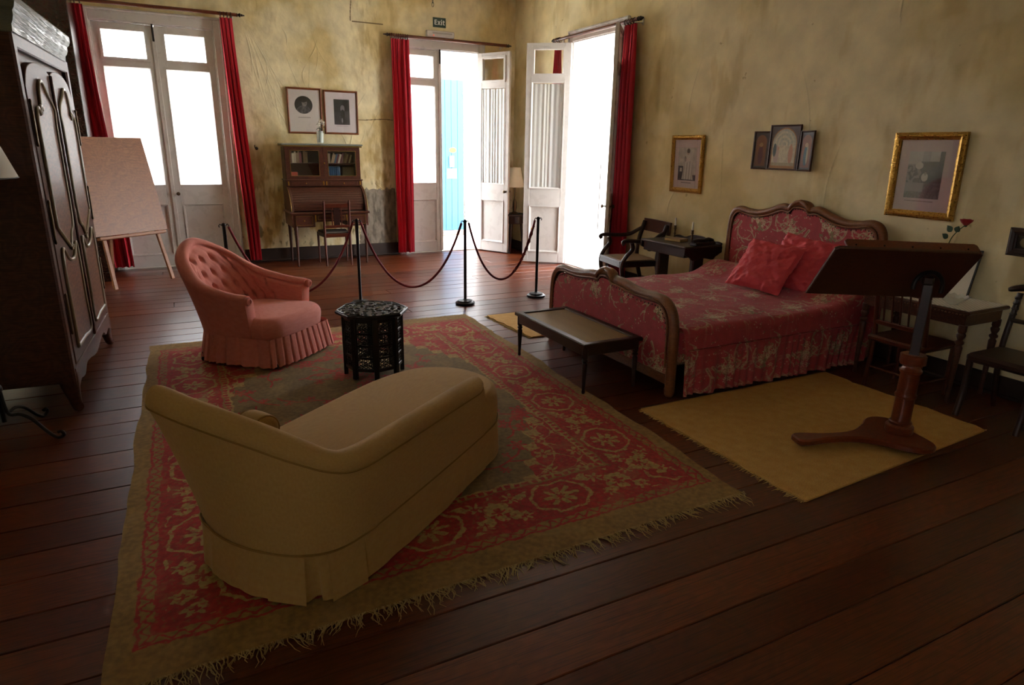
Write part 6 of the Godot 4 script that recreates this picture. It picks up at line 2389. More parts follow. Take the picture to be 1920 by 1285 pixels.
func plain_chair() -> void:
	var o := thing("dining_chair", "dark wooden chair with a rounded top rail against the wall by the lace table", "chair", Vector3(4.68, 0, -2.03))
	var m = M.dark
	for s in [-1, 1]:
		var mb := MB.new()
		mb.tube(curve([Vector3(0.22, 0, s * 0.17), Vector3(0.17, 0.2, s * 0.17), Vector3(0.15, 0.43, s * 0.17), Vector3(0.17, 0.62, s * 0.165), Vector3(0.20, 0.80, s * 0.16)], 14), 0.018, 10)
		put("back_post", mb, m, o)
		for k in 4:
			mb = MB.new()
			mb.ball(Vector3(0.175 + k * 0.006, 0.66 + k * 0.035, s * 0.163), Vector3(0.022, 0.014, 0.022), 10, 6)
			put("bead", mb, m, o)
		mb = MB.new()
		mb.tube(curve([Vector3(-0.21, 0, s * 0.18), Vector3(-0.175, 0.2, s * 0.18), Vector3(-0.18, 0.40, s * 0.18)], 8), 0.02, 10)
		put("front_leg", mb, m, o)
	var mb := MB.new()
	mb.bb(Vector3(-0.21, 0.375, -0.2), Vector3(0.18, 0.435, 0.2), 0.02)
	put("seat", mb, m, o)
	mb = MB.new()
	mb.tube(curve([Vector3(0.19, 0.81, -0.23), Vector3(0.215, 0.835, -0.15), Vector3(0.225, 0.85, 0), Vector3(0.215, 0.835, 0.15), Vector3(0.19, 0.81, 0.23)], 16), [0.02, 0.03, 0.034, 0.036, 0.038, 0.038, 0.04, 0.04, 0.04, 0.04, 0.04, 0.038, 0.038, 0.036, 0.034, 0.03, 0.02], 10, false, 0.6)
	put("top_rail", mb, m, o)
	mb = MB.new()
	mb.tube([Vector3(0.165, 0.62, -0.165), Vector3(0.175, 0.62, 0.0), Vector3(0.165, 0.62, 0.165)], 0.015, 8)
	put("cross_rail", mb, m, o)

# low table and lamp in the far corner between the open leaves
func corner_things() -> void:
	var o := thing("corner_table", "low dark round table in the corner between the open door leaves", "table", Vector3(4.93, 0, -9.52))
	var mb := MB.new()
	mb.lathe([Vector2(0.0, 0.60), Vector2(0.165, 0.60), Vector2(0.175, 0.61), Vector2(0.175, 0.625), Vector2(0.165, 0.635), Vector2(0, 0.635)], 28)
	put("table_top", mb, M.dark, o)
	mb = MB.new()
	mb.lathe([Vector2(0.15, 0.48), Vector2(0.155, 0.49), Vector2(0.155, 0.6), Vector2(0.15, 0.602)], 28)
	put("drum", mb, M.dark, o)
	for k in 3:
		mb = MB.new()
		var a := TAU * k / 3 + 0.4
		mb.tube([Vector3(cos(a) * 0.11, 0.5, sin(a) * 0.11), Vector3(cos(a) * 0.13, 0.25, sin(a) * 0.13), Vector3(cos(a) * 0.15, 0.0, sin(a) * 0.15)], [0.022, 0.018, 0.014], 10)
		put("leg", mb, M.dark, o)
	var l := thing("table_lamp", "small table lamp with a pale conical shade in the room corner", "lamp", Vector3(4.93, 0.6355, -9.52))
	mb = MB.new()
	mb.lathe([Vector2(0.055, 0), Vector2(0.055, 0.012), Vector2(0.02, 0.03), Vector2(0.035, 0.1), Vector2(0.03, 0.18), Vector2(0.01, 0.24), Vector2(0.01, 0.52)], 18)
	put("base", mb, M.brass_old, l)
	mb = MB.new()
	mb.lathe([Vector2(0.15, 0.42), Vector2(0.085, 0.72)], 24)
	put("shade", mb, hexmat("d8cdb6", 0.9), l)
	# trim the closed ends of the shade cone: rims
	for q in [[0.15, 0.42], [0.085, 0.72]]:
		mb = MB.new()
		var ring := []
		for i in 24: ring.append(Vector3(q[0] * cos(TAU * i / 24), q[1], q[0] * sin(TAU * i / 24)))
		mb.tube(ring, 0.003, 5, true)
		put("rim", mb, hexmat("d8cdb6", 0.9), l)

func floor_lamp() -> void:
	var o := thing("floor_lamp", "wrought-iron floor lamp with scrolled feet and a pale shade beside the armoire", "lamp", Vector3(-1.0, 0, -4.36))
	var m := hexmat("2b2623", 0.45, 0.7)
	var mb := MB.new()
	mb.tube([Vector3(0, 0.1, 0), Vector3(0, 0.7, 0), Vector3(0, 1.55, 0)], 0.012, 10)
	put("pole", mb, m, o)
	for k in 3:
		var a: float = [deg_to_rad(-28), deg_to_rad(62), deg_to_rad(182)][k]
		var d := Vector3(cos(a), 0, -sin(a))
		var L: float = [0.30, 0.30, 0.28][k]
		mb = MB.new()
		var pts := curve([Vector3(0, 0.30, 0) + d * 0.012, Vector3(0, 0.155, 0) + d * 0.03, Vector3(0, 0.15, 0) + d * 0.10, Vector3(0, 0.12, 0) + d * L * 0.55, Vector3(0, 0.045, 0) + d * L * 0.8, Vector3(0, 0.012, 0) + d * L * 0.97, Vector3(0, 0.028, 0) + d * L * 1.1, Vector3(0, 0.05, 0) + d * L * 1.07, Vector3(0, 0.045, 0) + d * L * 1.0], 34)
		mb.tube(pts, 0.0095, 8, false, 1.0)
		put("leg", mb, m, o)
	mb = MB.new()
	mb.ball(Vector3(0, 0.30, 0), Vector3(0.025, 0.03, 0.025), 12, 8)
	put("knop", mb, m, o)
	mb = MB.new()
	for s in 2:
		mb.grid(36, 6, func(a: float, b: float):
			var r := lerpf(0.285, 0.15, b) - 0.002 * s
			return Vector3(r * cos(a * TAU), 1.455 + b * 0.40, -r * sin(a * TAU)), true, false, 1, 1, s == 1)
	var sh := mat(Color("c8beb0"), 0.9)
	sh.backlight_enabled = true
	sh.backlight = Color(0.5, 0.48, 0.45)
	put("shade", mb, sh, o)
	for q in [[0.284, 1.455], [0.15, 1.855]]:
		mb = MB.new()
		var ring := []
		for i in 36: ring.append(Vector3(q[0] * cos(TAU * i / 36), q[1], q[0] * sin(TAU * i / 36)))
		mb.tube(ring, 0.004, 5, true)
		put("shade_ring", mb, m, o)
	for k in 3:
		mb = MB.new()
		var a := TAU * k / 3
		mb.tube([Vector3(0, 1.55, 0), Vector3(cos(a) * 0.22, 1.64, sin(a) * 0.22)], 0.003, 5)
		put("shade_spoke", mb, m, o)

# rope barrier
func barrier() -> void:
	var posts := [Vector3(0.411, 0, -6.85), Vector3(1.69, 0, -6.85), Vector3(2.74, 0, -6.43), Vector3(3.645, 0, -6.456)]
	var where := ["black rope stanchion behind the back of the pink armchair", "black rope stanchion behind the octagonal table", "black rope stanchion in line with the open blue doorway", "black rope stanchion by the footboard where the rope ends"]
	for i in 4:
		var o := thing("stanchion", where[i], "stanchion", posts[i], 0, "rope barrier posts")
		var mb := MB.new()
		mb.lathe([Vector2(0.105, 0), Vector2(0.108, 0.006), Vector2(0.106, 0.022), Vector2(0.085, 0.03), Vector2(0.08, 0.042), Vector2(0.03, 0.05), Vector2(0.017, 0.06)], 28)
		put("base", mb, M.iron, o)
		mb = MB.new()
		mb.lathe([Vector2(0.0165, 0.05), Vector2(0.0165, 0.885), Vector2(0.020, 0.89), Vector2(0.020, 0.905), Vector2(0.012, 0.915), Vector2(0, 0.918)], 16)
		put("post", mb, M.iron, o)
		mb = MB.new()
		for s in [-1, 1]: mb.tube([Vector3(s * 0.012, 0.89, 0), Vector3(s * 0.035, 0.905, 0), Vector3(s * 0.045, 0.89, 0), Vector3(s * 0.04, 0.875, 0)], 0.005, 6)
		put("hook", mb, M.iron, o)
	var rope := mat(Color("6e1420"), 0.8)
	for i in 3:
		var a: Vector3 = posts[i] + Vector3(0.042, 0.878, 0)
		var b: Vector3 = posts[i + 1] + Vector3(-0.042, 0.878, 0)
		var low: float = [0.17, 0.19, 0.24][i]
		var pts := []
		for k in 41:
			var t := k / 40.0
			var p := a.lerp(b, t)
			# a slack rope hangs as a catenary
			var c := 3.0
			p.y = low + (0.878 - low) * (cosh((t - 0.5) * 2.0 * c) - 1.0) / (cosh(c) - 1.0) * 0.35 + (0.878 - low) * 0.65 * pow(absf(t - 0.5) * 2.0, 2.0)
			pts.append(p)
		var o := thing("barrier_rope", ["dark red rope hanging from the post behind the pink armchair", "dark red rope hanging between the two middle barrier posts", "dark red rope with a knotted end by the footboard"][i], "rope", Vector3.ZERO, 0, "barrier ropes")
		var mb := MB.new()
		mb.tube(pts, 0.0125, 8)
		put("rope", mb, rope, o)
		if i == 2:
			mb = MB.new()
			# doubled, knotted tail
			for s in [0.0, PI]:
				var q := []
				for k in 40:
					var t := k / 39.0
					var p: Vector3 = pts[29].lerp(pts[39], t) if false else (pts[27 + int(t * 12)] as Vector3).lerp(pts[mini(40, 28 + int(t * 12))], fposmod(t * 12, 1.0))
					var an = t * 26.0 + s
					q.append(p + Vector3(sin(an) * 0.016, cos(an) * 0.016, cos(an) * 0.012))
				mb.tube(q, 0.007, 6)
			put("knotted_tail", mb, rope, o)
			mb = MB.new()
			mb.ball(b + Vector3(-0.035, -0.10, 0), Vector3(0.012, 0.022, 0.012), 10, 6)
			put("brass_end", mb, M.brass, o)
# ---------------------------------------------------------------- things on the walls
# local frames: x along the wall, y up, z into the room
func on_wall(side: int, s: float, y: float, off := 0.0) -> Transform3D:
	if side == 0: return Transform3D(Basis.IDENTITY, Vector3(s, y, A + off))
	return Transform3D(Basis(Vector3(0, 0, 1), Vector3.UP, Vector3(-1, 0, 0)), Vector3(B - off, y, s))

# a gathered curtain hanging from y1 to y0; s0..s1 at the top, b0..b1 at the hem
func curtain(side: int, s0: float, s1: float, b0: float, b1: float, y0: float, y1: float, folds: float, sd: float, label: String, group: String) -> void:
	var o := thing("red_curtain", label, "curtain", Vector3.ZERO, 0, group)
	o.transform = on_wall(side, 0, 0, 0.115)
	var mb := MB.new()
	mb.grid(int(folds * 22), 26, func(a: float, b: float):
		var e := b * b * (3 - 2 * b) * 0.5 + b * 0.5
		var x := lerpf(lerpf(s0, s1, a), lerpf(b0, b1, a), e)
		x += 0.006 * sin(b * 5.0 + sd + a * 3.0)
		var amp := lerpf(0.022, 0.055, smoothstep(0.0, 0.25, b)) * (0.8 + 0.2 * sin(a * 9.0 + sd))
		var z: float = sin(a * TAU * folds + sd + 0.35 * sin(b * 3.0 + sd)) * amp
		z += 0.006 * sin(a * 37.0 + b * 4.0)
		return Vector3(x + 0.010 * sin(a * TAU * folds * 2.0 + sd), lerpf(y1, y0, b) + 0.004 * sin(a * 30.0) * b, z), false, false, 1, 1, true)
	put("cloth", mb, M.red, o)
	# heading hooks to the rings
	for k in 4:
		mb = MB.new()
		var x := lerpf(s0, s1, (k + 0.5) / 4.0)
		mb.tube([Vector3(x, y1 - 0.01, 0), Vector3(x, y1 + 0.012, 0.006), Vector3(x, y1 + 0.016, 0)], 0.002, 5)
		put("hook", mb, M.bolt, o)

func rod(side: int, s0: float, s1: float, y: float, label: String, rings: Array) -> void:
	var o := thing("curtain_rod", label, "curtain rod")
	o.transform = on_wall(side, 0, y, 0.115)
	var m = M.rodwood
	var mb := MB.new()
	mb.tube([Vector3(s0, 0, 0), Vector3((s0 + s1) / 2, 0, 0), Vector3(s1, 0, 0)], 0.021, 14)
	put("pole", mb, m, o)
	for e in 2:
		mb = MB.new()
		mb.lathe([Vector2(0.02, 0), Vector2(0.026, 0.006), Vector2(0.013, 0.018), Vector2(0.024, 0.032), Vector2(0.026, 0.042), Vector2(0.012, 0.055), Vector2(0.017, 0.066), Vector2(0.007, 0.078), Vector2(0.011, 0.088), Vector2(0.0, 0.10)], 14, T3(Vector3(s0 if e == 0 else s1, 0, 0), Vector3(0, 0, 90 if e == 0 else -90)))
		put("finial", mb, M.dark, o)
		mb = MB.new()
		var x := s0 + 0.05 if e == 0 else s1 - 0.05
		mb.bb(Vector3(x - 0.012, -0.05, -0.115), Vector3(x + 0.012, 0.03, -0.10), 0.004)
		mb.bb(Vector3(x - 0.009, -0.034, -0.11), Vector3(x + 0.009, -0.02, 0.01), 0.004)
		put("bracket", mb, M.white, o)
	for x in rings:
		mb = MB.new()
		var ring := []
		for i in 14: ring.append(Vector3(x, cos(TAU * i / 14) * 0.031 - 0.008, sin(TAU * i / 14) * 0.031))
		mb.tube(ring, 0.0045, 6, true)
		put("ring", mb, M.dark, o)

func spread(a: float, b: float, n: int) -> Array:
	var r := []
	for i in n: r.append(lerpf(a, b, (i + 0.5) / n))
	return r

# a framed print: w x h over the frame, frame moulding fw wide
func framed(called: String, side: int, s: float, y: float, w: float, h: float, fw: float, fm: Material, tex: Texture2D, label: String, cat: String, tilt := 2.0, deep := 0.022) -> Node3D:
	var o := thing(called, label, cat)
	o.transform = on_wall(side, s, y, 0.012) * T3(Vector3.ZERO, Vector3(tilt, 0, 0))
	var iw := w - 2 * fw
	var ih := h - 2 * fw
	var mb := MB.new()
	mb.bb(Vector3(-w / 2 + 0.01, -h / 2 + 0.01, -0.004), Vector3(w / 2 - 0.01, h / 2 - 0.01, 0.003))
	put("backing", mb, hexmat("3a2c20", 0.9), o)
	mb = MB.new()
	mb.frame(iw, ih, [Vector2(0, 0.002), Vector2(0.001, deep * 0.45), Vector2(fw * 0.2, deep * 0.55), Vector2(fw * 0.28, deep * 0.8), Vector2(fw * 0.5, deep), Vector2(fw * 0.72, deep * 0.95), Vector2(fw * 0.84, deep * 0.7), Vector2(fw, deep * 0.6), Vector2(fw, -0.006), Vector2(0, -0.006)])
	put("frame", mb, fm, o)
	mb = MB.new()
	mb.quad(Vector3(-iw / 2, -ih / 2, 0.004), Vector3(iw / 2, -ih / 2, 0.004), Vector3(iw / 2, ih / 2, 0.004), Vector3(-iw / 2, ih / 2, 0.004))
	var pm := mat(Color.WHITE, 0.6)
	pm.albedo_texture = tex
	pm.texture_repeat = false
	put("print", mb, pm, o)
	mb = MB.new()
	mb.box(Vector3(0, 0, 0.0085), Vector3(iw, ih, 0.002))
	put("glass", mb, M.glass, o)
	return o

func ell(u: float, v: float, cx: float, cy: float, rx: float, ry: float) -> float:
	return 1.0 - sqrt(pow((u - cx) / rx, 2.0) + pow((v - cy) / ry, 2.0))

func print_portrait() -> ImageTexture:
	var n := noise(0.05, 1, 3)
	return picture(200, 260, func(u, v):
		var c := Color("d9cfc9")
		if ell(u, v, 0.47, 0.36, 0.29, 0.21) > 0.0:
			c = Color("2b2629") * (0.8 + 0.3 * n.get_noise_2d(u * 90, v * 90))
			if ell(u, v, 0.47, 0.53, 0.24, 0.16) > 0.0: c = Color("6d6668") * (0.85 + 0.5 * n.get_noise_2d(u * 200, v * 200))
			if ell(u, v, 0.50, 0.31, 0.085, 0.085) > 0.0: c = Color("9c9490")
			if ell(u, v, 0.49, 0.24, 0.10, 0.06) > 0.0: c = Color("1f1b1e")
			if ell(u, v, 0.53, 0.33, 0.03, 0.012) > 0.0 or ell(u, v, 0.46, 0.30, 0.02, 0.008) > 0.0: c = Color("5a5250")
		if v > 0.645 and v < 0.665 and u > 0.28 and u < 0.68 and fposmod(u * 40.0, 1.0) < 0.72: c = Color("8d837d")
		return c)

func print_interior() -> ImageTexture:
	var n := noise(0.06, 2, 3)
	return picture(200, 250, func(u, v):
		var c := Color("d8ced0")
		if u > 0.27 and u < 0.78 and v > 0.17 and v < 0.80:
			var g: float = 0.13 + 0.10 * n.get_noise_2d(u * 140, v * 140)
			c = Color(g * 1.0, g * 0.98, g * 1.08)
			if v > 0.5 and u < 0.5: c = c.lerp(Color("6c6a70"), 0.45 * float(fposmod(u * 30.0, 1.0) < 0.5))
			if v > 0.45 and u > 0.6: c = c.lerp(Color("54525a"), 0.5 + 0.5 * n.get_noise_2d(u * 60, v * 60))
			if ell(u, v, 0.55, 0.40, 0.07, 0.09) > 0.0: c = Color("8e8a8c")
			if ell(u, v, 0.55, 0.55, 0.07, 0.13) > 0.0: c = Color("1a191c")
			if ell(u, v, 0.53, 0.70, 0.025, 0.07) > 0.0: c = Color("9a9698")
			if v > 0.74: c = c.lerp(Color("4a484c"), 0.5)
		if v > 0.83 and v < 0.845 and u > 0.34 and u < 0.72 and fposmod(u * 44.0, 1.0) < 0.7: c = Color("a09699")
		return c)

func print_lady() -> ImageTexture:
	var n := noise(0.06, 3, 3)
	return picture(200, 240, func(u, v):
		var c := Color("cdb7b2")
		if u > 0.16 and u < 0.86 and v > 0.16 and v < 0.84:
			c = Color("c8bcae") * (0.95 + 0.12 * n.get_noise_2d(u * 90, v * 90))
			if v > 0.72: c = Color("4a4248") * (0.9 + 0.5 * n.get_noise_2d(u * 120, v * 120))
			if u > 0.17 and u < 0.36 and v > 0.54 and v < 0.8 and not (u > 0.23 and u < 0.31 and v > 0.58 and v < 0.66): c = Color("3a343a")
			if v > 0.38 and v < 0.82 and absf(u - 0.54) < 0.10 + (v - 0.38) * 0.28: c = Color("d8cfc2").lerp(Color("a89c90"), 0.5 + 0.5 * sin(u * 60.0 + v * 5.0))
			if ell(u, v, 0.53, 0.37, 0.12, 0.10) > 0.0: c = Color("c9beb0")
			if ell(u, v, 0.53, 0.25, 0.055, 0.06) > 0.0: c = Color("b89f8c")
			if ell(u, v, 0.54, 0.225, 0.062, 0.045) > 0.0: c = Color("5a4a40")
			if ell(u, v, 0.43, 0.39, 0.04, 0.06) > 0.0: c = Color("8c8078")
		if absf(u - 0.16) < 0.004 or absf(u - 0.86) < 0.004 or absf(v - 0.16) < 0.003: c = Color("a08c88")
		if v > 0.88 and v < 0.90 and u > 0.3 and u < 0.7 and fposmod(u * 36.0, 1.0) < 0.72: c = Color("6d5c58")
		return c)

func print_garden() -> ImageTexture:
	var n := noise(0.07, 4, 4)
	return picture(240, 280, func(u, v):
		var c := Color("bfaaac")
		if u > 0.17 and u < 0.80 and v > 0.16 and v < 0.82:
			var g: float = n.get_noise_2d(u * 150, v * 150)
			c = Color("8d8a8e")
			if v < 0.34:
				c = Color("b4b0b0")
				if u > 0.42 and u < 0.56 and fposmod(v * 70.0, 1.0) < 0.4: c = Color("77747a")
				if u > 0.72: c = Color("3c3a44")
			if v > 0.30 and v < 0.60 and u + (v - 0.3) * 0.2 + g * 0.12 > 0.42: c = Color("3a3844") * (0.8 + 0.8 * absf(g))
			if u < 0.45 and v > 0.36 and v < 0.62 and g > 0.0: c = Color("504e58")
			if ell(u, v, 0.38, 0.36, 0.07, 0.05) > 0.0: c = Color("c4c0bc")
			if ell(u, v, 0.50, 0.52, 0.06, 0.06) > 0.0: c = Color("c9c5c0")
			if ell(u, v, 0.505, 0.47, 0.022, 0.025) > 0.0: c = Color("8f8680")
			if v > 0.60:
				c = Color("8b878c") if u < 0.5 else Color("5c5962") * (0.8 + 0.7 * absf(g))
				if v > 0.73: c = Color("6a666c") * (0.8 + 0.6 * absf(g))
		if v > 0.855 and v < 0.873 and u > 0.2 and u < 0.72 and fposmod(u * 50.0, 1.0) < 0.72: c = Color("83706f")
		return c)

func print_arch() -> ImageTexture:
	var n := noise(0.08, 5, 3)
	return picture(200, 230, func(u, v):
		var c := Color("4a3324") * (0.95 + 0.2 * n.get_noise_2d(u * 100, v * 100))
		var arch: bool = (v > 0.42 and absf(u - 0.5) < 0.42) or ell(u, v, 0.5, 0.42, 0.42, 0.36) > 0.0
		var rim: bool = (v > 0.42 and absf(u - 0.5) < 0.45) or ell(u, v, 0.5, 0.42, 0.45, 0.39) > 0.0
		if rim: c = Color("9a6a30")
		if arch and v < 0.94:
			var r: float = sqrt(pow((u - 0.5) / 0.42, 2.0) + pow((v - 0.42) / 0.36, 2.0))
			c = Color("c6bd9c").lerp(Color("7d8276"), (0.5 + 0.5 * sin(r * 22.0)) * 0.45 * float(v < 0.45) + 0.35 * n.get_noise_2d(u * 150, v * 150))
			if v > 0.45: c = Color("cfc4a0").lerp(Color("b5a888"), 0.5 + n.get_noise_2d(u * 90, v * 90))
			if ell(u, v, 0.24, 0.66, 0.10, 0.22) > 0.0: c = Color("b09886")
			if ell(u, v, 0.17, 0.56, 0.06, 0.16) > 0.0: c = Color("3c4a44")
			if ell(u, v, 0.30, 0.52, 0.035, 0.04) > 0.0: c = Color("b58c6c")
			if ell(u, v, 0.76, 0.66, 0.08, 0.22) > 0.0: c = Color("b88a6a")
			if ell(u, v, 0.76, 0.45, 0.03, 0.035) > 0.0: c = Color("b58c6c")
			if v > 0.86: c = c.lerp(Color("8c7a52"), 0.6)
		return c)

func print_figure(k: int) -> ImageTexture:
	var n := noise(0.08, 6 + k, 3)
	return picture(90, 200, func(u, v):
		var c := Color("3c2818") * (0.95 + 0.2 * n.get_noise_2d(u * 60, v * 100))
		var arch: bool = (v > 0.25 and absf(u - 0.5) < 0.40) or ell(u, v, 0.5, 0.25, 0.40, 0.19) > 0.0
		if arch and v < 0.95:
			c = Color("8a5426").lerp(Color("6e3f1c"), v)
			if ell(u, v, 0.5, 0.62, 0.19, 0.28) > 0.0: c = Color("5a2420") if k == 0 else Color("3c5048")
			if k == 1 and ell(u, v, 0.62, 0.60, 0.08, 0.25) > 0.0: c = Color("9a8660")
			if ell(u, v, 0.5, 0.34, 0.14, 0.06) > 0.0: c = Color("b08a4a")
			if ell(u, v, 0.5, 0.345, 0.07, 0.035) > 0.0: c = Color("a87a58")
		return c)

func build_wall_things() -> void:
	M.rodwood = tri_mat(M.walnut.albedo_texture, Vector3(2, 2, 2), 0.35, Color("d8a890"))
	# rods and curtains
	rod(0, -0.98, 1.02, 3.245, "long brown curtain rod with turned finials over the closed French doors", spread(-0.9, -0.68, 4) + spread(0.8, 0.97, 4))
	rod(0, 3.06, 4.93, 3.185, "brown curtain rod with turned finials under the exit sign", spread(3.07, 3.34, 8))
	rod(1, -8.58, -6.70, 3.108, "brown curtain rod over the open door in the right wall", spread(-8.57, -8.42, 3) + spread(-6.96, -6.74, 4))
	curtain(0, -0.875, -0.685, -0.86, -0.555, 0.05, 3.20, 4, 0.3, "red curtain hanging between the black cupboard and the closed French doors", "red curtains")
	curtain(0, 0.805, 0.955, 0.895, 1.045, 0.05, 3.20, 3, 1.9, "red curtain hanging between the closed French doors and the writing desk", "red curtains")
	curtain(0, 3.055, 3.20, 3.075, 3.19, 0.04, 3.14, 2, 0.8, "red curtain beside the grey bare patch of wall", "red curtains")
	curtain(0, 3.215, 3.345, 3.215, 3.345, 0.04, 3.14, 2, 2.9, "red curtain next to the sheer pane of the half-open doors", "red curtains")
	curtain(1, -8.56, -8.42, -8.60, -8.42, 0.05, 3.065, 3, 0.5, "red curtain seen through the glass of the open leaf in the right wall", "red curtains")
	curtain(1, -6.965, -6.73, -6.98, -6.68, 0.05, 3.065, 4, 4.1, "red curtain beside the elbow chair in the right wall's doorway", "red curtains")
	# framed prints
	var brown := tri_mat(M.walnut.albedo_texture, Vector3(3, 3, 3), 0.4, Color("ffd89a"))
	var gold := mat(Color("a87e36"), 0.34, 0.85)
	var gn := field(256, 256, 0.05, 201, 4)
	gold.roughness_texture = bump_from(gn, 256, 256)
	gold.roughness = 0.7
	gold.uv1_triplanar = true
	gold.uv1_scale = Vector3(4, 4, 4)
	framed("framed_portrait", 0, 1.815, 2.105, 0.475, 0.615, 0.026, brown, print_portrait(), "framed print with an oval portrait on a pale mount above the writing desk", "picture", 2.5)
	framed("framed_photograph", 0, 2.325, 2.10, 0.49, 0.60, 0.026, brown, print_interior(), "framed dark photograph on a pale mount above the writing desk", "picture", 2.5)
	framed("framed_engraving", 1, -5.775, 1.515, 0.51, 0.615, 0.05, gold, print_lady(), "small gilt-framed picture of a standing woman in white above the side table", "picture", 2.0, 0.03)
	framed("gilt_picture", 1, -3.12, 1.503, 0.54, 0.635, 0.055, gold, print_garden(), "large gilt-framed garden photograph hanging right of the headboard", "picture", 2.5, 0.035)
	# triptych
	var tr := thing("triptych", "dark wooden triptych icon with an arched centre above the bed", "icon")
	tr.transform = on_wall(1, -4.48, 1.70, 0.006)
	for q in [["centre_panel", 0.0, 0.345, 0.405, print_arch(), 0.0], ["wing", -0.262, 0.172, 0.352, print_figure(0), 8.0], ["wing", 0.262, 0.166, 0.352, print_figure(1), -8.0]]:
		var w: float = q[2]
		var h: float = q[3]
		var yo := 0.0 if q[0] == "centre_panel" else -0.028
		var t := T3(Vector3(q[1], yo, 0.0 if q[5] == 0.0 else 0.012), Vector3(0, q[5], 0))
		var mb := MB.new()
		mb.frame(w - 0.03, h - 0.03, [Vector2(0, 0.006), Vector2(0.002, 0.014), Vector2(0.008, 0.018), Vector2(0.015, 0.016), Vector2(0.015, 0.0), Vector2(0, 0.0)], Vector3.ZERO, t)
		mb.bb(Vector3(-w / 2 + 0.004, -h / 2 + 0.004, -0.003), Vector3(w / 2 - 0.004, h / 2 - 0.004, 0.006), 0.0, t)
		var p := put(q[0], mb, M.mahog, tr)
		mb = MB.new()
		var iw := w / 2 - 0.015
		var ih := h / 2 - 0.015
		mb.quad(t * Vector3(-iw, -ih, 0.008), t * Vector3(iw, -ih, 0.008), t * Vector3(iw, ih, 0.008), t * Vector3(-iw, ih, 0.008))
		var pm := mat(Color.WHITE, 0.45)
		pm.albedo_texture = q[4]
		pm.texture_repeat = false
		put("painting", mb, pm, p)
	# small carved frame at the right
	var sf := framed("small_frame", 1, -2.34, 1.095, 0.22, 0.19, 0.05, M.dark, picture(64, 56, func(u, v): return Color("8a7a50") if ell(u, v, 0.5, 0.5, 0.36, 0.4) > 0.0 else Color("2c2018")), "small dark carved frame with an oval picture above the plain chair", "picture", 2.0, 0.03)
	# exit sign with its lamp
	var ex := thing("exit_sign", "dark green exit sign with white letters above the half-open doors", "sign")
	ex.transform = on_wall(0, 3.866, 3.432, 0.004)
	var mb := MB.new()
	mb.box(Vector3.ZERO, Vector3(0.205, 0.135, 0.006), 0.001)
	put("plate", mb, hexmat("12332c", 0.45), ex)
	var tm := TextMesh.new()
	var font := SystemFont.new()
	font.font_names = PackedStringArray(["Droid Sans"])
	font.font_weight = 700
	tm.font = font
	tm.text = "Exit"
	tm.font_size = 32
	tm.pixel_size = 0.0030
	tm.depth = 0.002
	var le := MeshInstance3D.new()
	le.name = "lettering"
	le.mesh = tm
	le.material_override = hexmat("e6e8e6", 0.5)
	ex.add_child(le)
	le.position = Vector3(0, 0, 0.004)
	var em := thing("emergency_light", "white emergency light box below the exit sign", "light")
	em.transform = on_wall(0, 3.866, 3.268, 0.0)
	mb = MB.new()
	mb.bb(Vector3(-0.222, -0.044, 0), Vector3(0.222, 0.044, 0.06), 0.01)
	put("housing", mb, hexmat("cfc9c8", 0.5), em)
	mb = MB.new()
	mb.bb(Vector3(-0.13, 0.0, 0.058), Vector3(0.18, 0.022, 0.064), 0.003)
	put("lens", mb, hexmat("a8a4a4", 0.3), em)
	mb = MB.new()
	mb.ball(Vector3(-0.115, -0.024, 0.061), Vector3(0.008, 0.008, 0.006), 10, 6)
	var led := hexmat("ff5a3c", 0.4)
	led.emission_enabled = true
	led.emission = Color("ff5030")
	led.emission_energy_multiplier = 1.2
	put("indicator", mb, led, em)
	# chain hanging from the ceiling
	var ch := thing("ceiling_chain", "short metal chain hanging from the ceiling above the exit sign", "chain", Vector3(3.70, CEIL, -9.85))
	for k in 7:
		mb = MB.new()
		var ring := []
		for i in 14:
			var a := TAU * i / 14
			var p := Vector3(cos(a) * 0.015, sin(a) * 0.032, 0)
			if k % 2: p = Vector3(0, p.y, p.x)
			ring.append(p + Vector3(0, -0.03 - k * 0.048, 0))
		mb.tube(ring, 0.004, 6, true)
		put("link", mb, M.dull_metal, ch)
	# tie-back hook
	var hk := thing("curtain_tieback", "small dark tie-back hook on the wall beside the red curtain", "hook")
	hk.transform = on_wall(0, 1.13, 1.585, 0.0)
	mb = MB.new()
	mb.lathe([Vector2(0.022, 0), Vector2(0.02, 0.008), Vector2(0.006, 0.014), Vector2(0.006, 0.05)], 12, T3(Vector3.ZERO, Vector3(90, 0, 0)))
	mb.tube([Vector3(0, 0, 0.05), Vector3(-0.02, 0.0, 0.062), Vector3(-0.03, 0.02, 0.06), Vector3(-0.028, 0.045, 0.055)], 0.006, 8)
	put("arm", mb, M.bolt, hk)

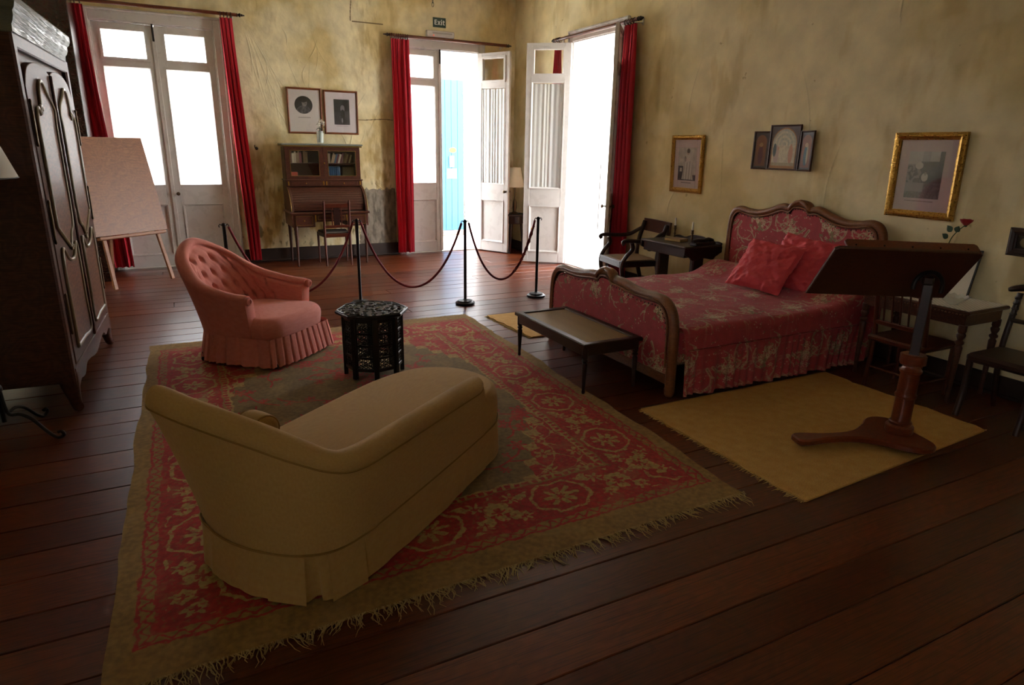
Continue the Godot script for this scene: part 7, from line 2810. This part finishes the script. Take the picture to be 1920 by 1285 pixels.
func build_small_things() -> void:
	# vase of white flowers on the writing desk
	var at := Vector3(1.935, 1.6635, -9.66)
	var gl := mat(Color(0.82, 0.90, 0.88, 0.30), 0.03)
	gl.transparency = BaseMaterial3D.TRANSPARENCY_ALPHA
	var v := thing("glass_vase", "clear glass vase standing on the writing desk's marble top", "vase", at)
	var mb := MB.new()
	mb.lathe([Vector2(0.042, 0), Vector2(0.046, 0.01), Vector2(0.052, 0.16), Vector2(0.056, 0.168), Vector2(0.052, 0.168), Vector2(0.047, 0.158), Vector2(0.041, 0.016), Vector2(0, 0.012)], 22)
	put("body", mb, gl, v)
	mb = MB.new()
	mb.lathe([Vector2(0.039, 0.017), Vector2(0.043, 0.09), Vector2(0, 0.09)], 18)
	var wa := mat(Color(0.8, 0.88, 0.86, 0.25), 0.02)
	wa.transparency = BaseMaterial3D.TRANSPARENCY_ALPHA
	put("water", mb, wa, v)
	var green := hexmat("34482a", 0.6)
	var rng := RandomNumberGenerator.new()
	rng.seed = 8
	for k in 3:
		var f := thing("white_chrysanthemum", ["tall white chrysanthemum in the vase on the writing desk", "white chrysanthemum at the side of the vase on the writing desk", "drooping white chrysanthemum low in the vase on the writing desk"][k], "flower", at + Vector3(0, 0.02, 0), 0, "white flowers in the vase")
		var tip: Vector3 = [Vector3(0.012, 0.27, 0.02), Vector3(0.05, 0.245, 0.0), Vector3(-0.02, 0.225, 0.04)][k]
		mb = MB.new()
		mb.tube(curve([Vector3(0.01 * (k - 1), 0, 0), Vector3(0.008 * (k - 1), 0.12, 0), tip], 12), 0.003, 6)
		put("stem", mb, green, f)
		mb = MB.new()
		for i in 46:
			var d := Vector3(rng.randf_range(-1, 1), rng.randf_range(-0.35, 1), rng.randf_range(-1, 1)).normalized()
			var L := rng.randf_range(0.028, 0.042)
			mb.tube([tip, tip + d * L * 0.6 + Vector3(0, 0.004, 0), tip + d * L], [0.003, 0.007, 0.003], 4, false, 0.4)
		var pt := put("petals", mb, hexmat("e4e0d2", 0.7), f)
		pt.set_meta("kind", "stuff")
		for i in 5:
			mb = MB.new()
			var p0 := tip * rng.randf_range(0.55, 0.9) + Vector3(0, -0.01, 0)
			var d := Vector3(rng.randf_range(-1, 1), rng.randf_range(-0.3, 0.5), rng.randf_range(-1, 1)).normalized()
			var sd := d.cross(Vector3.UP).normalized()
			for s in 2:
				mb.grid(4, 6, func(a: float, b: float): return p0 + d * b * 0.055 + sd * (a - 0.5) * 0.032 * sin(PI * pow(b, 0.7) * 0.98 + 0.03) + Vector3(0, -0.012 * b * b + 0.0006 * s, 0), false, false, 1, 1, s == 0)
			put("leaf", mb, green, f)
